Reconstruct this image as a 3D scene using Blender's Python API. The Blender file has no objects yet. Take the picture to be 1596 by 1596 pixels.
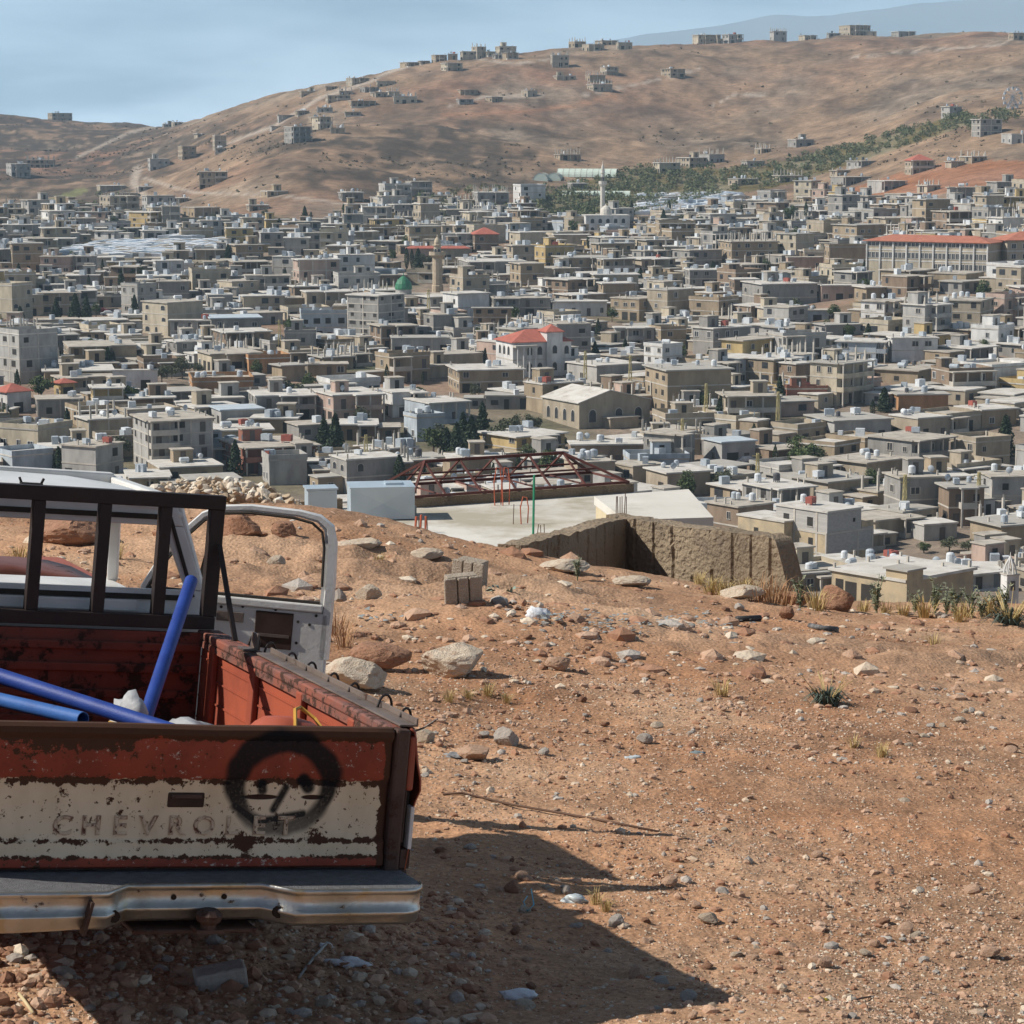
import bpy, bmesh, math, random
import numpy as np
from mathutils import Vector, Matrix, Euler

# ------------------------------------------------------------------ camera
F, CX, YH = 4000.0, 798.0, 200.0          # focal length, centre and horizon row in photo pixels
PITCH = math.atan((CX - YH) / F)
S = bpy.context.scene
col = S.collection
cam = bpy.data.cameras.new('camera')
cam_o = bpy.data.objects.new('camera', cam); col.objects.link(cam_o)
cam.sensor_width = 36.0
cam.lens = 36.0 * F / 1596.0
cam.clip_start = 0.1; cam.clip_end = 60000
cam_o.location = (0, 0, 0)
cam_o.rotation_euler = (math.pi / 2 - PITCH, 0, 0)
S.camera = cam_o

# ------------------------------------------------------------------ sky and sun
SUN_AZ, SUN_EL = math.radians(-94), math.radians(42)     # azimuth from +Y, clockwise; from the left, a little behind
sdir = Vector((math.sin(SUN_AZ) * math.cos(SUN_EL), math.cos(SUN_AZ) * math.cos(SUN_EL), math.sin(SUN_EL)))
W = bpy.data.worlds.new('World'); S.world = W; W.use_nodes = True
nt = W.node_tree; nt.nodes.clear()
out = nt.nodes.new('ShaderNodeOutputWorld'); bg = nt.nodes.new('ShaderNodeBackground')
sky = nt.nodes.new('ShaderNodeTexSky'); sky.sky_type = 'NISHITA'; sky.sun_disc = False
sky.sun_elevation = SUN_EL; sky.sun_rotation = SUN_AZ
sky.altitude = 1500; sky.air_density = 0.65; sky.dust_density = 0.3; sky.ozone_density = 3.0
geo = nt.nodes.new('ShaderNodeNewGeometry'); 
tc = nt.nodes.new('ShaderNodeTexCoord')
mp = nt.nodes.new('ShaderNodeMapping'); mp.inputs['Scale'].default_value = (1.0, 1.0, 5.0); mp.inputs['Rotation'].default_value = (0, 0.14, 0)
nz = nt.nodes.new('ShaderNodeTexNoise'); nz.inputs['Scale'].default_value = 5.0; nz.inputs['Detail'].default_value = 6; nz.inputs['Roughness'].default_value = 0.55
cr = nt.nodes.new('ShaderNodeValToRGB'); cr.color_ramp.elements[0].position = 0.40; cr.color_ramp.elements[1].position = 0.60; cr.color_ramp.elements[0].color = (0.12, 0.12, 0.12, 1)
# a thin cloud veil: its slant path, and so its thickness, grows towards the horizon
sz = nt.nodes.new('ShaderNodeSeparateXYZ'); nt.links.new(tc.outputs['Generated'], sz.inputs[0])
v1 = nt.nodes.new('ShaderNodeMath'); v1.operation = 'MAXIMUM'; v1.inputs[1].default_value = 0.0; nt.links.new(sz.outputs[2], v1.inputs[0])
v2 = nt.nodes.new('ShaderNodeMath'); v2.operation = 'ADD'; v2.inputs[1].default_value = 0.04; nt.links.new(v1.outputs[0], v2.inputs[0])
v3 = nt.nodes.new('ShaderNodeMath'); v3.operation = 'DIVIDE'; v3.inputs[0].default_value = 0.04; nt.links.new(v2.outputs[0], v3.inputs[1])
v4 = nt.nodes.new('ShaderNodeMath'); v4.operation = 'MULTIPLY'; v4.use_clamp = True; nt.links.new(v3.outputs[0], v4.inputs[1]); nt.links.new(cr.outputs[0], v4.inputs[0])
mx = nt.nodes.new('ShaderNodeMixRGB'); mx.inputs[2].default_value = (31.0, 35.0, 38.5, 1)      # sunlit thin cloud
nt.links.new(tc.outputs['Generated'], mp.inputs[0]); nt.links.new(mp.outputs[0], nz.inputs[0])
nt.links.new(nz.outputs[0], cr.inputs[0]); nt.links.new(v4.outputs[0], mx.inputs[0])
nt.links.new(sky.outputs[0], mx.inputs[1]); nt.links.new(mx.outputs[0], bg.inputs[0])
bg.inputs[1].default_value = 0.05
nt.links.new(bg.outputs[0], out.inputs[0])
sun = bpy.data.lights.new('sun', 'SUN'); sun.energy = 5.0; sun.angle = math.radians(0.53); sun.color = (1.0, 0.94, 0.855)
sun_o = bpy.data.objects.new('sun', sun); col.objects.link(sun_o)
sun_o.rotation_euler = (-sdir).to_track_quat('-Z', 'Y').to_euler()
S.view_settings.view_transform = 'Standard'; S.view_settings.look = 'None'
S.view_settings.exposure = 0.37; S.view_settings.gamma = 1.0; S.view_settings.use_curve_mapping = False
S.render.engine = 'CYCLES'
S.cycles.use_denoising = True
S.cycles.max_bounces = 4; S.cycles.volume_bounces = 0; S.cycles.transparent_max_bounces = 8

rnd = random.Random(7)
CT, ST = math.cos(PITCH), math.sin(PITCH)
def ray(px, py):
    a, b = (px - CX) / F, (CX - py) / F
    return (a, CT + b * ST, -ST + b * CT)
def at(px, py, Y):
    """world point on the sight line of a photo pixel at forward distance Y"""
    d = ray(px, py); k = Y / d[1]
    return Vector((d[0] * k, Y, d[2] * k))
def topx(x, y, z):
    d = y * CT - z * ST; u = y * ST + z * CT
    return CX + F * x / d, CX - F * u / d

# ------------------------------------------------------------------ numpy noise
def _hash(i, j, s):
    h = (i.astype(np.int64) * 374761393 + j.astype(np.int64) * 668265263 + s * 974634277) & 0x7fffffff
    h = ((h ^ (h >> 13)) * 1274126177) & 0x7fffffff
    h = h ^ (h >> 16)
    return (h & 0xffff) / 65535.0
def vnoise(x, y, s=0):
    x = np.asarray(x, float); y = np.asarray(y, float)
    i = np.floor(x); j = np.floor(y); fx = x - i; fy = y - j
    i = i.astype(np.int64); j = j.astype(np.int64)
    fx = fx * fx * (3 - 2 * fx); fy = fy * fy * (3 - 2 * fy)
    a = _hash(i, j, s); b = _hash(i + 1, j, s); c = _hash(i, j + 1, s); d = _hash(i + 1, j + 1, s)
    return (a + (b - a) * fx) * (1 - fy) + (c + (d - c) * fx) * fy
def fbm(x, y, o=4, s=0):
    t = 0; a = 0.5; k = 1.0
    for n in range(o):
        t = t + a * (vnoise(np.asarray(x) * k, np.asarray(y) * k, s + n * 17) - 0.5); a *= 0.5; k *= 2.03
    return t * 2       # about -1..1

# ------------------------------------------------------------------ materials
MATS = {}
def nodemat(name):
    m = bpy.data.materials.new(name); m.use_nodes = True
    n = m.node_tree.nodes; l = m.node_tree.links
    return m, n, l, n['Principled BSDF']
def mat(name, c1, c2=None, scale=3.0, rough=0.85, bump=0.0, bscale=None, metal=0.0, detail=5, lo=0.35, hi=0.65,
        c3=None, s3=9.0, lo3=0.6, hi3=0.68, stretch=None, spec=0.3):
    """two-tone noise material with optional third-tone patches (wear, stains, rust) and fine relief"""
    if name in MATS: return MATS[name]
    m, n, l, p = nodemat(name)
    p.inputs['Roughness'].default_value = rough; p.inputs['Metallic'].default_value = metal
    p.inputs['Specular IOR Level'].default_value = spec
    c2 = c2 or tuple(min(1, v * 0.75) for v in c1)
    tcn = n.new('ShaderNodeTexCoord'); src = tcn.outputs['Object']
    if stretch:
        mpn = n.new('ShaderNodeMapping'); mpn.inputs['Scale'].default_value = stretch
        l.new(src, mpn.inputs[0]); src = mpn.outputs[0]
    nz = n.new('ShaderNodeTexNoise'); nz.inputs['Scale'].default_value = scale; nz.inputs['Detail'].default_value = detail
    l.new(src, nz.inputs[0])
    r = n.new('ShaderNodeValToRGB'); e = r.color_ramp.elements
    e[0].position = lo; e[1].position = hi; e[0].color = (*c1, 1); e[1].color = (*c2, 1)
    l.new(nz.outputs[0], r.inputs[0]); cur = r.outputs[0]
    if c3:
        n3 = n.new('ShaderNodeTexNoise'); n3.inputs['Scale'].default_value = s3; n3.inputs['Detail'].default_value = 8; n3.inputs['Roughness'].default_value = 0.65
        l.new(src, n3.inputs[0])
        r3 = n.new('ShaderNodeValToRGB'); r3.color_ramp.elements[0].position = lo3; r3.color_ramp.elements[1].position = hi3
        l.new(n3.outputs[0], r3.inputs[0])
        x = n.new('ShaderNodeMixRGB'); l.new(r3.outputs[0], x.inputs[0]); l.new(cur, x.inputs[1]); x.inputs[2].default_value = (*c3, 1); cur = x.outputs[0]
    l.new(cur, p.inputs['Base Color'])
    if bump:
        nb = n.new('ShaderNodeTexNoise'); nb.inputs['Scale'].default_value = bscale or scale * 6; nb.inputs['Detail'].default_value = 6
        l.new(src, nb.inputs[0])
        b = n.new('ShaderNodeBump'); b.inputs['Strength'].default_value = min(1, bump); b.inputs['Distance'].default_value = 0.02 if bump <= 1 else 0.02 * bump
        l.new(nb.outputs[0], b.inputs['Height']); l.new(b.outputs[0], p.inputs['Normal'])
    MATS[name] = m
    return m

# ------------------------------------------------------------------ mesh builder
class MB:
    """collects simple shapes; build() links them as ONE mesh object"""
    def __init__(self): self.v = []; self.f = []; self.m = []; self.cur = 0
    def face(self, pts):
        b = len(self.v); self.v += [tuple(p) for p in pts]; self.f.append(tuple(range(b, b + len(pts)))); self.m.append(self.cur)
    def box(self, x0, x1, y0, y1, z0, z1, M=None):
        b = len(self.v)
        P = [(x0, y0, z0), (x1, y0, z0), (x1, y1, z0), (x0, y1, z0), (x0, y0, z1), (x1, y0, z1), (x1, y1, z1), (x0, y1, z1)]
        if M is not None: P = [tuple(M @ Vector(p)) for p in P]
        self.v += P
        for q in ((0, 3, 2, 1), (4, 5, 6, 7), (0, 1, 5, 4), (1, 2, 6, 5), (2, 3, 7, 6), (3, 0, 4, 7)):
            self.f.append(tuple(b + k for k in q)); self.m.append(self.cur)
        return self
    def cbox(self, c, s, M=None):
        return self.box(c[0] - s[0] / 2, c[0] + s[0] / 2, c[1] - s[1] / 2, c[1] + s[1] / 2, c[2] - s[2] / 2, c[2] + s[2] / 2, M)
    def bar(self, p, q, w, h=None, up=(0, 0, 1)):
        """square bar from p to q"""
        h = h or w; p = Vector(p); q = Vector(q); d = q - p; L = d.length
        y = d.normalized(); u = Vector(up)
        if abs(y.dot(u)) > 0.95: u = Vector((1, 0, 0))
        x = y.cross(u).normalized(); z = x.cross(y)
        M = Matrix(((x.x, y.x, z.x, p.x), (x.y, y.y, z.y, p.y), (x.z, y.z, z.z, p.z), (0, 0, 0, 1)))
        return self.box(-w / 2, w / 2, 0, L, -h / 2, h / 2, M)
    def tube(self, pts, r, n=8, cap=True):
        """round tube along a polyline; r number or list"""
        pts = [Vector(p) for p in pts]; k = len(pts); rr = r if isinstance(r, (list, tuple)) else [r] * k
        b = len(self.v); up = Vector((0, 0, 1)); prev = None
        for i, p in enumerate(pts):
            t = (pts[min(i + 1, k - 1)] - pts[max(i - 1, 0)]).normalized()
            if prev is None:
                u = up if abs(t.z) < 0.9 else Vector((1, 0, 0)); x = t.cross(u).normalized()
            else:
                x = (prev - t * prev.dot(t)).normalized()
            prev = x; y = t.cross(x)
            for j in range(n):
                a = 2 * math.pi * j / n; self.v.append(tuple(p + (x * math.cos(a) + y * math.sin(a)) * rr[i]))
        for i in range(k - 1):
            for j in range(n):
                a, c = b + i * n + j, b + i * n + (j + 1) % n
                self.f.append((a, a + n, c + n, c)); self.m.append(self.cur)
        if cap:
            self.f.append(tuple(b + j for j in range(n))); self.m.append(self.cur)
            self.f.append(tuple(b + (k - 1) * n + j for j in reversed(range(n)))); self.m.append(self.cur)
        return self
    def lathe(self, prof, n=12, c=(0, 0, 0)):
        b = len(self.v); k = len(prof)
        for r, z in prof:
            for j in range(n):
                a = 2 * math.pi * j / n; self.v.append((c[0] + r * math.cos(a), c[1] + r * math.sin(a), c[2] + z))
        for i in range(k - 1):
            for j in range(n):
                p, q = b + i * n + j, b + i * n + (j + 1) % n
                self.f.append((p, q, q + n, p + n)); self.m.append(self.cur)
        self.f.append(tuple(b + j for j in reversed(range(n)))); self.m.append(self.cur)
        self.f.append(tuple(b + (k - 1) * n + j for j in range(n))); self.m.append(self.cur)
        return self
    def mesh(self, name, mats, smooth=False):
        me = bpy.data.meshes.new(name); me.from_pydata(self.v, [], self.f)
        for m in (mats if isinstance(mats, (list, tuple)) else [mats]): me.materials.append(m)
        if isinstance(mats, (list, tuple)) and len(mats) > 1: me.polygons.foreach_set('material_index', self.m)
        if smooth: me.polygons.foreach_set('use_smooth', [True] * len(self.f))
        me.update()
        return me
    def build(self, name, mats, parent=None, smooth=False, loc=None, bevel=0, seg=2):
        o = link(name, self.mesh(name, mats, smooth), parent, loc)
        if bevel:
            b = o.modifiers.new('bevel', 'BEVEL'); b.width = bevel; b.segments = seg; b.limit_method = 'ANGLE'; b.angle_limit = math.radians(40)
        return o
def link(name, data, parent=None, loc=None, rz=None, sc=None):
    o = bpy.data.objects.new(name, data); col.objects.link(o)
    if parent is not None: o.parent = parent
    if loc is not None: o.location = loc
    if rz is not None: o.rotation_euler = (0, 0, rz)
    if sc is not None: o.scale = sc
    return o
def tag(o, label=None, cat=None, group=None, kind=None):
    if label: o['label'] = label
    if cat: o['category'] = cat
    if group: o['group'] = group
    if kind: o['kind'] = kind
    return o
def npmesh(name, V, Fq, mats, midx=None, smooth=False):
    """mesh from numpy arrays: V (n,3), Fq (m,3) or (m,4)"""
    me = bpy.data.meshes.new(name); V = np.asarray(V, np.float32); Fq = np.asarray(Fq, np.int32)
    m, k = Fq.shape
    me.vertices.add(len(V)); me.vertices.foreach_set('co', V.ravel())
    me.loops.add(m * k); me.loops.foreach_set('vertex_index', Fq.ravel())
    me.polygons.add(m); me.polygons.foreach_set('loop_start', np.arange(0, m * k, k, dtype=np.int32))
    for mm in (mats if isinstance(mats, (list, tuple)) else [mats]): me.materials.append(mm)
    if midx is not None: me.polygons.foreach_set('material_index', np.asarray(midx, np.int32))
    me.polygons.foreach_set('use_smooth', np.full(m, bool(smooth)))
    me.update(calc_edges=True)
    return me
# ================================================================== terrain
# rows of the land seen along several sight columns: column px -> [(distance, photo row)]
NEAR = [(34, 985), (45, 1040), (60, 1110), (90, 1095), (120, 1065), (200, 990), (300, 942), (390, 897), (440, 800), (485, 740), (545, 650),
        (590, 600), (670, 540), (760, 480), (840, 430), (900, 400), (980, 370)]
NEARR = [p for p in NEAR if p[0] < 600] + [(660, 510)]
FARC = {
 -500: NEAR + [(1100, 345), (1300, 325), (1600, 280), (2000, 220), (2400, 165), (2700, 175), (3600, 250), (6000, 300)],
 0:    NEAR + [(1070, 345), (1250, 325), (1500, 300), (1800, 262), (2200, 205), (2450, 172), (3000, 230), (6000, 300)],
 200:  NEAR + [(1070, 345), (1250, 332), (1500, 305), (1900, 250), (2400, 205), (2700, 184), (3300, 230), (6000, 300)],
 330:  NEAR + [(1070, 350), (1160, 328), (1230, 300), (1290, 283), (1450, 250), (1700, 215), (2050, 172), (2600, 220), (6000, 300)],
 460:  NEAR + [(1050, 355), (1110, 322), (1160, 280), (1210, 232), (1300, 212), (1500, 180), (1750, 148), (1950, 137), (2600, 200), (6000, 300)],
 600:  NEAR + [(1070, 345), (1150, 316), (1220, 285), (1300, 240), (1420, 200), (1600, 150), (1750, 103), (2300, 160), (6000, 300)],
 740:  NEAR + [(1070, 335), (1180, 300), (1280, 268), (1380, 232), (1550, 160), (1740, 78), (2200, 130), (6000, 300)],
 900:  NEAR + [(1070, 338), (1160, 312), (1250, 287), (1350, 262), (1480, 200), (1650, 120), (1780, 66), (2300, 130), (6000, 300)],
 1100: NEAR + [(1070, 338), (1160, 315), (1280, 285), (1400, 255), (1550, 190), (1700, 115), (1830, 56), (2400, 120), (6000, 300)],
 1300: NEARR + [(760, 455), (900, 385), (1000, 345), (1150, 300), (1280, 262), (1400, 225), (1550, 160), (1750, 85), (1900, 47), (2500, 110), (6000, 300)],
 1500: NEARR + [(730, 436), (850, 380), (950, 330), (1050, 270), (1150, 222), (1300, 170), (1500, 115), (1700, 75), (1880, 45), (2500, 110), (6000, 300)],
 1650: NEARR + [(730, 424), (850, 360), (950, 310), (1050, 250), (1150, 205), (1300, 155), (1500, 105), (1700, 72), (1880, 47), (2500, 110), (6000, 300)],
 2100: NEARR + [(730, 420), (850, 355), (950, 300), (1050, 240), (1150, 195), (1300, 150), (1500, 105), (1700, 72), (1880, 50), (2500, 110), (6000, 300)],
}
PXG = np.arange(-800, 2401, 20.0)                        # table: columns
LDG = np.linspace(math.log(30), math.log(6000), 420)     # table: log distance
_cols = sorted(FARC)
_t = []
for c in _cols:
    d = np.array([math.log(p[0]) for p in FARC[c]]); r = np.array([p[1] for p in FARC[c]], float)
    _t.append(np.interp(LDG, d, r))
_t = np.array(_t)
TAB = np.array([np.interp(PXG, _cols, _t[:, k]) for k in range(len(LDG))]).T     # (px, ld) -> row
_k = np.exp(-0.5 * (np.arange(-8, 9) / 3.0) ** 2); _k /= _k.sum()
_kx = np.exp(-0.5 * (np.arange(-10, 11) / 3.2) ** 2); _kx /= _kx.sum()
TAB = np.array([np.convolve(np.pad(r, 8, 'edge'), _k, 'valid') for r in TAB])
TAB = np.array([np.convolve(np.pad(TAB[:, k], 10, 'edge'), _kx, 'valid') for k in range(TAB.shape[1])]).T
TABZ = np.tan(np.arctan((CX - TAB) / F) - PITCH)          # height per metre of distance
# the plateau in front of the camera (it falls to the right and away)
GN = np.array([0.09389, 0.06752, 0.99329]); 
GD = -(3.42 + 0.0)                                        # height at x=0, y=10
GSX, GSY = -GN[0] / GN[2], -GN[1] / GN[2]
def near_z(x, y):
    z = GD + GSX * x + GSY * (y - 10)
    z = z + 0.10 * fbm(x * 0.35, y * 0.35, 3, 5) * np.clip((y - 9) / 6, 0.15, 1) + 0.035 * fbm(x * 1.7, y * 1.7, 4, 9)
    z = z + 0.35 * np.exp(-(((x + 2.2) / 2.2) ** 2 + ((y - 27.0) / 2.2) ** 2))          # heap behind the truck
    z = z + 0.15 * np.exp(-(((x - 1.15) / 0.9) ** 2 + ((y - 9.3) / 0.75) ** 2))
    z = z + 0.22 * np.exp(-(((x - 0.2) / 1.6) ** 2 + ((y - 21.5) / 1.3) ** 2))
    z = z - 0.25 * np.exp(-(((x - 3.4) / 1.2) ** 2 + ((y - 27.5) / 1.8) ** 2))
    return z
def crest(x):
    return 26.2 + 1.2 * fbm(x * 0.25, x * 0 + 3.3, 3, 3) + np.where(x < -0.5, np.minimum((-0.5 - x) * 0.9, 3.0), 0)
def sstep(a, b, t):
    t = np.clip((t - a) / (b - a), 0, 1); return t * t * (3 - 2 * t)
def far_z(x, y):
    y = np.maximum(y, 1.0)
    # column by direction; the small pitch term is folded in by using depth
    z0 = np.zeros_like(y)
    for it in range(2):
        dep = y * CT - z0 * ST
        px = np.clip(CX + F * x / dep, PXG[0], PXG[-1] - 1e-3)
        ld = np.clip(np.log(y), LDG[0], LDG[-1] - 1e-6)
        i = (px - PXG[0]) / (PXG[1] - PXG[0]); j = (ld - LDG[0]) / (LDG[1] - LDG[0])
        i0 = np.floor(i).astype(int); j0 = np.floor(j).astype(int)
        i0 = np.clip(i0, 0, len(PXG) - 2); j0 = np.clip(j0, 0, len(LDG) - 2); fi = i - i0; fj = j - j0
        e = (TABZ[i0, j0] * (1 - fi) * (1 - fj) + TABZ[i0 + 1, j0] * fi * (1 - fj) + TABZ[i0, j0 + 1] * (1 - fi) * fj + TABZ[i0 + 1, j0 + 1] * fi * fj)
        z0 = e * y
    hill = sstep(1080, 1350, y)
    z0 = z0 + hill * (7.0 * fbm(x / 170, y / 170, 4, 21) + 3.0 * fbm(x / 30, y / 34, 3, 31) + 1.3 * (0.25 - np.abs(fbm(x / 11, y / 16, 3, 33)))) 
    z0 = z0 + (1 - hill) * sstep(40, 120, y) * 0.8 * fbm(x / 40, y / 40, 3, 41)
    return z0
def ground_z(x, y):
    x = np.asarray(x, float); y = np.asarray(y, float)
    if y.size < 4000:
        if y.min() > 44: return far_z(x, y)
        if y.max() < 23: return near_z(x, y)
    c = crest(x); t = sstep(c, c + 7.0, y)
    return near_z(x, np.minimum(y, c + 7)) * (1 - t) + far_z(x, y) * t
def gz(x, y): return float(ground_z(np.array([x]), np.array([y]))[0])
def hit(px, py, y0=8.0, y1=4000.0):
    """where the sight line of a photo pixel meets the land"""
    if y0 < 9 and py > 985: y1 = 23.0
    d = ray(px, py); ys = np.exp(np.linspace(math.log(y0), math.log(y1), 150 if y0 > 100 else 260))
    k = ys / d[1]; dz = d[2] * k - ground_z(d[0] * k, ys)
    s = np.where(dz < 0)[0]
    if len(s) and s[0] > 0:
        ys = np.linspace(ys[s[0] - 1], ys[s[0]], 24); k = ys / d[1]; dz = d[2] * k - ground_z(d[0] * k, ys)
    s = np.where(dz < 0)[0]
    if len(s) == 0: i = int(np.argmin(dz)); Y = ys[i]
    else:
        i = s[0]
        if i == 0: Y = ys[0]
        else: t = dz[i - 1] / (dz[i - 1] - dz[i]); Y = ys[i - 1] + t * (ys[i] - ys[i - 1])
    x = d[0] * Y / d[1]
    return Vector((x, Y, gz(x, Y)))

def seg_dist(px, py, line):
    best = np.full(px.shape, 1e9)
    for (x0, y0), (x1, y1) in zip(line[:-1], line[1:]):
        dx, dy = x1 - x0, y1 - y0; L = dx * dx + dy * dy + 1e-9
        t = np.clip(((px - x0) * dx + (py - y0) * dy) / L, 0, 1)
        best = np.minimum(best, np.hypot(px - x0 - t * dx, (py - y0 - t * dy) * 1.6))
    return best
def lerp(A, B, t): return A + (np.asarray(B) - A) * t[..., None]
def build_terrain():
    pxs = np.concatenate([np.linspace(-2600, -320, 40)[:-1], np.linspace(-320, 1920, 520), np.linspace(1920, 4200, 40)[1:]])
    ys = np.concatenate([np.exp(np.linspace(math.log(1.5), math.log(8.5), 30))[:-1], np.exp(np.linspace(math.log(8.5), math.log(30), 330))[:-1],
                         np.exp(np.linspace(math.log(30), math.log(400), 60))[:-1], np.exp(np.linspace(math.log(400), math.log(2900), 330))[:-1],
                         np.exp(np.linspace(math.log(2900), math.log(7500), 30))])
    U = (pxs - CX) / F
    X = np.outer(ys, U) * 1.01; Y = np.repeat(ys[:, None], len(U), 1)
    Z = ground_z(X, Y)
    # fine relief of the near soil
    nearm = (Y < 32)
    n1 = fbm(X * 6, Y * 6, 3, 77); n2 = fbm(X * 18, Y * 18, 2, 78)
    Z = Z + nearm * (0.022 * n1 + 0.009 * n2)
    # bedrock ledges along the rim of the plateau
    rim = np.exp(-((Y - crest(X) + 2.2) / 2.6) ** 2) * np.clip(fbm(X * 0.5, Y * 0.9, 2, 61) * 2.5 + 0.5, 0, 1)
    led = np.abs(fbm(X * 1.1, Y * 2.4, 4, 62)); Z = Z + rim * (0.30 * (0.35 - led))
    V = np.stack([X, Y, Z], -1).reshape(-1, 3)
    R, Cn = X.shape
    idx = np.arange(R * Cn).reshape(R, Cn)
    Fq = np.stack([idx[:-1, :-1], idx[:-1, 1:], idx[1:, 1:], idx[1:, :-1]], -1).reshape(-1, 4)
    # -------- colours of the land; the dark spur slope also carries painted shade
    dep = Y * CT - Z * ST; PX = CX + F * X / dep; PY = CX - F * (Y * ST + Z * CT) / dep
    C = np.zeros(X.shape + (3,))
    soil = np.array([0.455, 0.258, 0.146]); soil2 = np.array([0.53, 0.345, 0.215]); soil3 = np.array([0.38, 0.19, 0.098])
    C[:] = soil
    C = lerp(C, soil2, np.clip(fbm(X * 0.8, Y * 0.8, 4, 101) * 1.4 + 0.3, 0, 1))
    C = lerp(C, soil3, np.clip(fbm(X * 0.45, Y * 0.3, 4, 105) * 1.8 - 0.15, 0, 1))
    rock = np.array([0.47, 0.325, 0.22])
    C = lerp(C, rock, np.clip(rim * 0.7, 0, 0.5))
    # valley floor
    t = sstep(30, 60, Y)
    val = np.zeros_like(C); val[:] = (0.27, 0.215, 0.165)
    val = lerp(val, (0.30, 0.20, 0.14), np.clip(fbm(X / 50, Y / 50, 3, 111) * 2, 0, 1))
    val = lerp(val, (0.10, 0.11, 0.055), np.clip(fbm(X / 35, Y / 35, 3, 115) * 2.6 - 0.5, 0, 1))
    C = C * (1 - t[..., None]) + val * t[..., None]
    # hills
    t = sstep(1040, 1150, Y) * sstep(200, 330, PX) + sstep(1250, 1500, Y) * (1 - sstep(200, 330, PX))
    t = np.clip(t + (sstep(1380, 1480, PX) * sstep(930, 1010, Y)), 0, 1)
    hl = np.zeros_like(C); hl[:] = (0.36, 0.247, 0.16)
    hl = lerp(hl, (0.325, 0.19, 0.125), np.clip(fbm(X / 160, Y / 160, 4, 121) * 1.8 + 0.1, 0, 1))
    hl = lerp(hl, (0.36, 0.285, 0.21), np.clip(fbm(X / 60, Y / 90, 4, 125) * 2.2 - 0.15, 0, 0.9))
    str_ = np.clip(fbm((X + Y * 0.3) / 14, Y / 60, 4, 131) * 2.4 - 0.3, 0, 0.8)
    hl = lerp(hl, (0.20, 0.14, 0.10), str_)
    gul = np.abs(fbm((X * 0.9 + Y * 0.5) / 70, (Y - X * 0.3) / 140, 5, 171)); hl = lerp(hl, (0.17, 0.125, 0.09), np.clip(0.75 - gul * 9, 0, 0.7))
    hl = hl * (0.80 + 0.5 * fbm(X / 9, Y / 22, 3, 175))[..., None]
    scrub_shade = (np.exp(-(((PX - 640) / 190) ** 2 + ((PY - 250 - (PX - 600) * 0.06) / 46) ** 2)) * 2.0  # rocky scrub plus shade of the slope turned from the sun, painted in
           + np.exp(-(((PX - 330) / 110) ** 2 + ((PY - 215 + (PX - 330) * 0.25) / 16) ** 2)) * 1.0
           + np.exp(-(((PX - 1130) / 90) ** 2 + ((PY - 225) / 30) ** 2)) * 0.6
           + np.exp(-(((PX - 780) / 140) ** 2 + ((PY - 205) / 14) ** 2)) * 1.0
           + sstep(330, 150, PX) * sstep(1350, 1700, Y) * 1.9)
    scrub = np.clip(scrub_shade * (0.52 + 1.5 * fbm(X / 26, Y / 34, 4, 141) + 2.6 * fbm(X / 9, Y / 17, 3, 145)), 0, 0.9)
    hl = lerp(hl, (0.082, 0.064, 0.047), scrub)  # dark tone of scrub and of the painted slope shade
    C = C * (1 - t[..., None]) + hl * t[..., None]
    # orchards and fields
    def zone(poly):
        ins = np.zeros(PX.shape, bool); n = len(poly)
        for a in range(n):
            (x0, y0), (x1, y1) = poly[a], poly[(a + 1) % n]
            c = ((y0 > PY) != (y1 > PY)) & (PX < (x1 - x0) * (PY - y0) / (y1 - y0 + 1e-9) + x0); ins ^= c
        return ins & (Y > 500)
    z1 = zone([(850, 345), (820, 318), (880, 290), (1000, 262), (1180, 262), (1330, 225), (1440, 195), (1500, 175), (1520, 190), (1450, 215), (1330, 255), (1240, 285), (1100, 312), (1000, 335)])
    C = np.where(z1[..., None], np.array([0.18, 0.15, 0.08]) + 0.10 * fbm(X / 12, Y / 25, 3, 151)[..., None], C)
    z2 = zone([(60, 392), (60, 384), (150, 377), (250, 378), (255, 384), (150, 395)])
    C = np.where(z2[..., None], np.array([0.22, 0.21, 0.085]), C)
    z3 = zone([(1290, 305), (1400, 270), (1480, 250), (1620, 250), (1620, 285), (1480, 300), (1370, 318)])
    C = np.where(z3[..., None], np.array([0.33, 0.165, 0.095]) + 0.05 * fbm(X / 20, Y / 20, 3, 161)[..., None], C)
    z4 = zone([(75, 310), (130, 292), (140, 298), (90, 318)])
    C = np.where(z4[..., None], np.array([0.20, 0.20, 0.085]), C)
    # tracks and roads cut into the hill
    roads = [([(662, 92), (610, 110), (575, 128), (500, 152), (430, 195), (350, 225)], 2.6), ([(215, 262), (208, 285), (232, 315), (262, 345), (255, 352)], 5.0),
             ([(600, 115), (700, 85), (800, 100), (860, 92)], 1.8), ([(700, 165), (760, 150), (900, 150), (1000, 130), (1090, 108)], 2.0),
             ([(270, 178), (240, 198), (205, 205), (120, 245)], 2.4), ([(225, 278), (300, 300), (440, 305), (540, 318), (600, 320)], 2.2),
             ([(140, 350), (200, 345), (262, 350)], 4.0), ([(1320, 90), (1400, 82), (1560, 70), (1600, 48)], 1.6), ([(1110, 165), (1150, 145), (1200, 150)], 1.6)]
    for ln, w in roads:
        d = seg_dist(PX, PY, ln); tt = np.clip(1.5 - d / (w * 1.35), 0, 1) * (Y > 700) * 0.85
        C = lerp(C, (0.44, 0.37, 0.30), tt)
    d = seg_dist(PX, PY, [(690, 180), (800, 175), (880, 168), (960, 150)]); C = lerp(C, (0.40, 0.21, 0.12), np.clip(1.3 - d / 5, 0, 1) * (Y > 1000) * 0.6)
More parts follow.
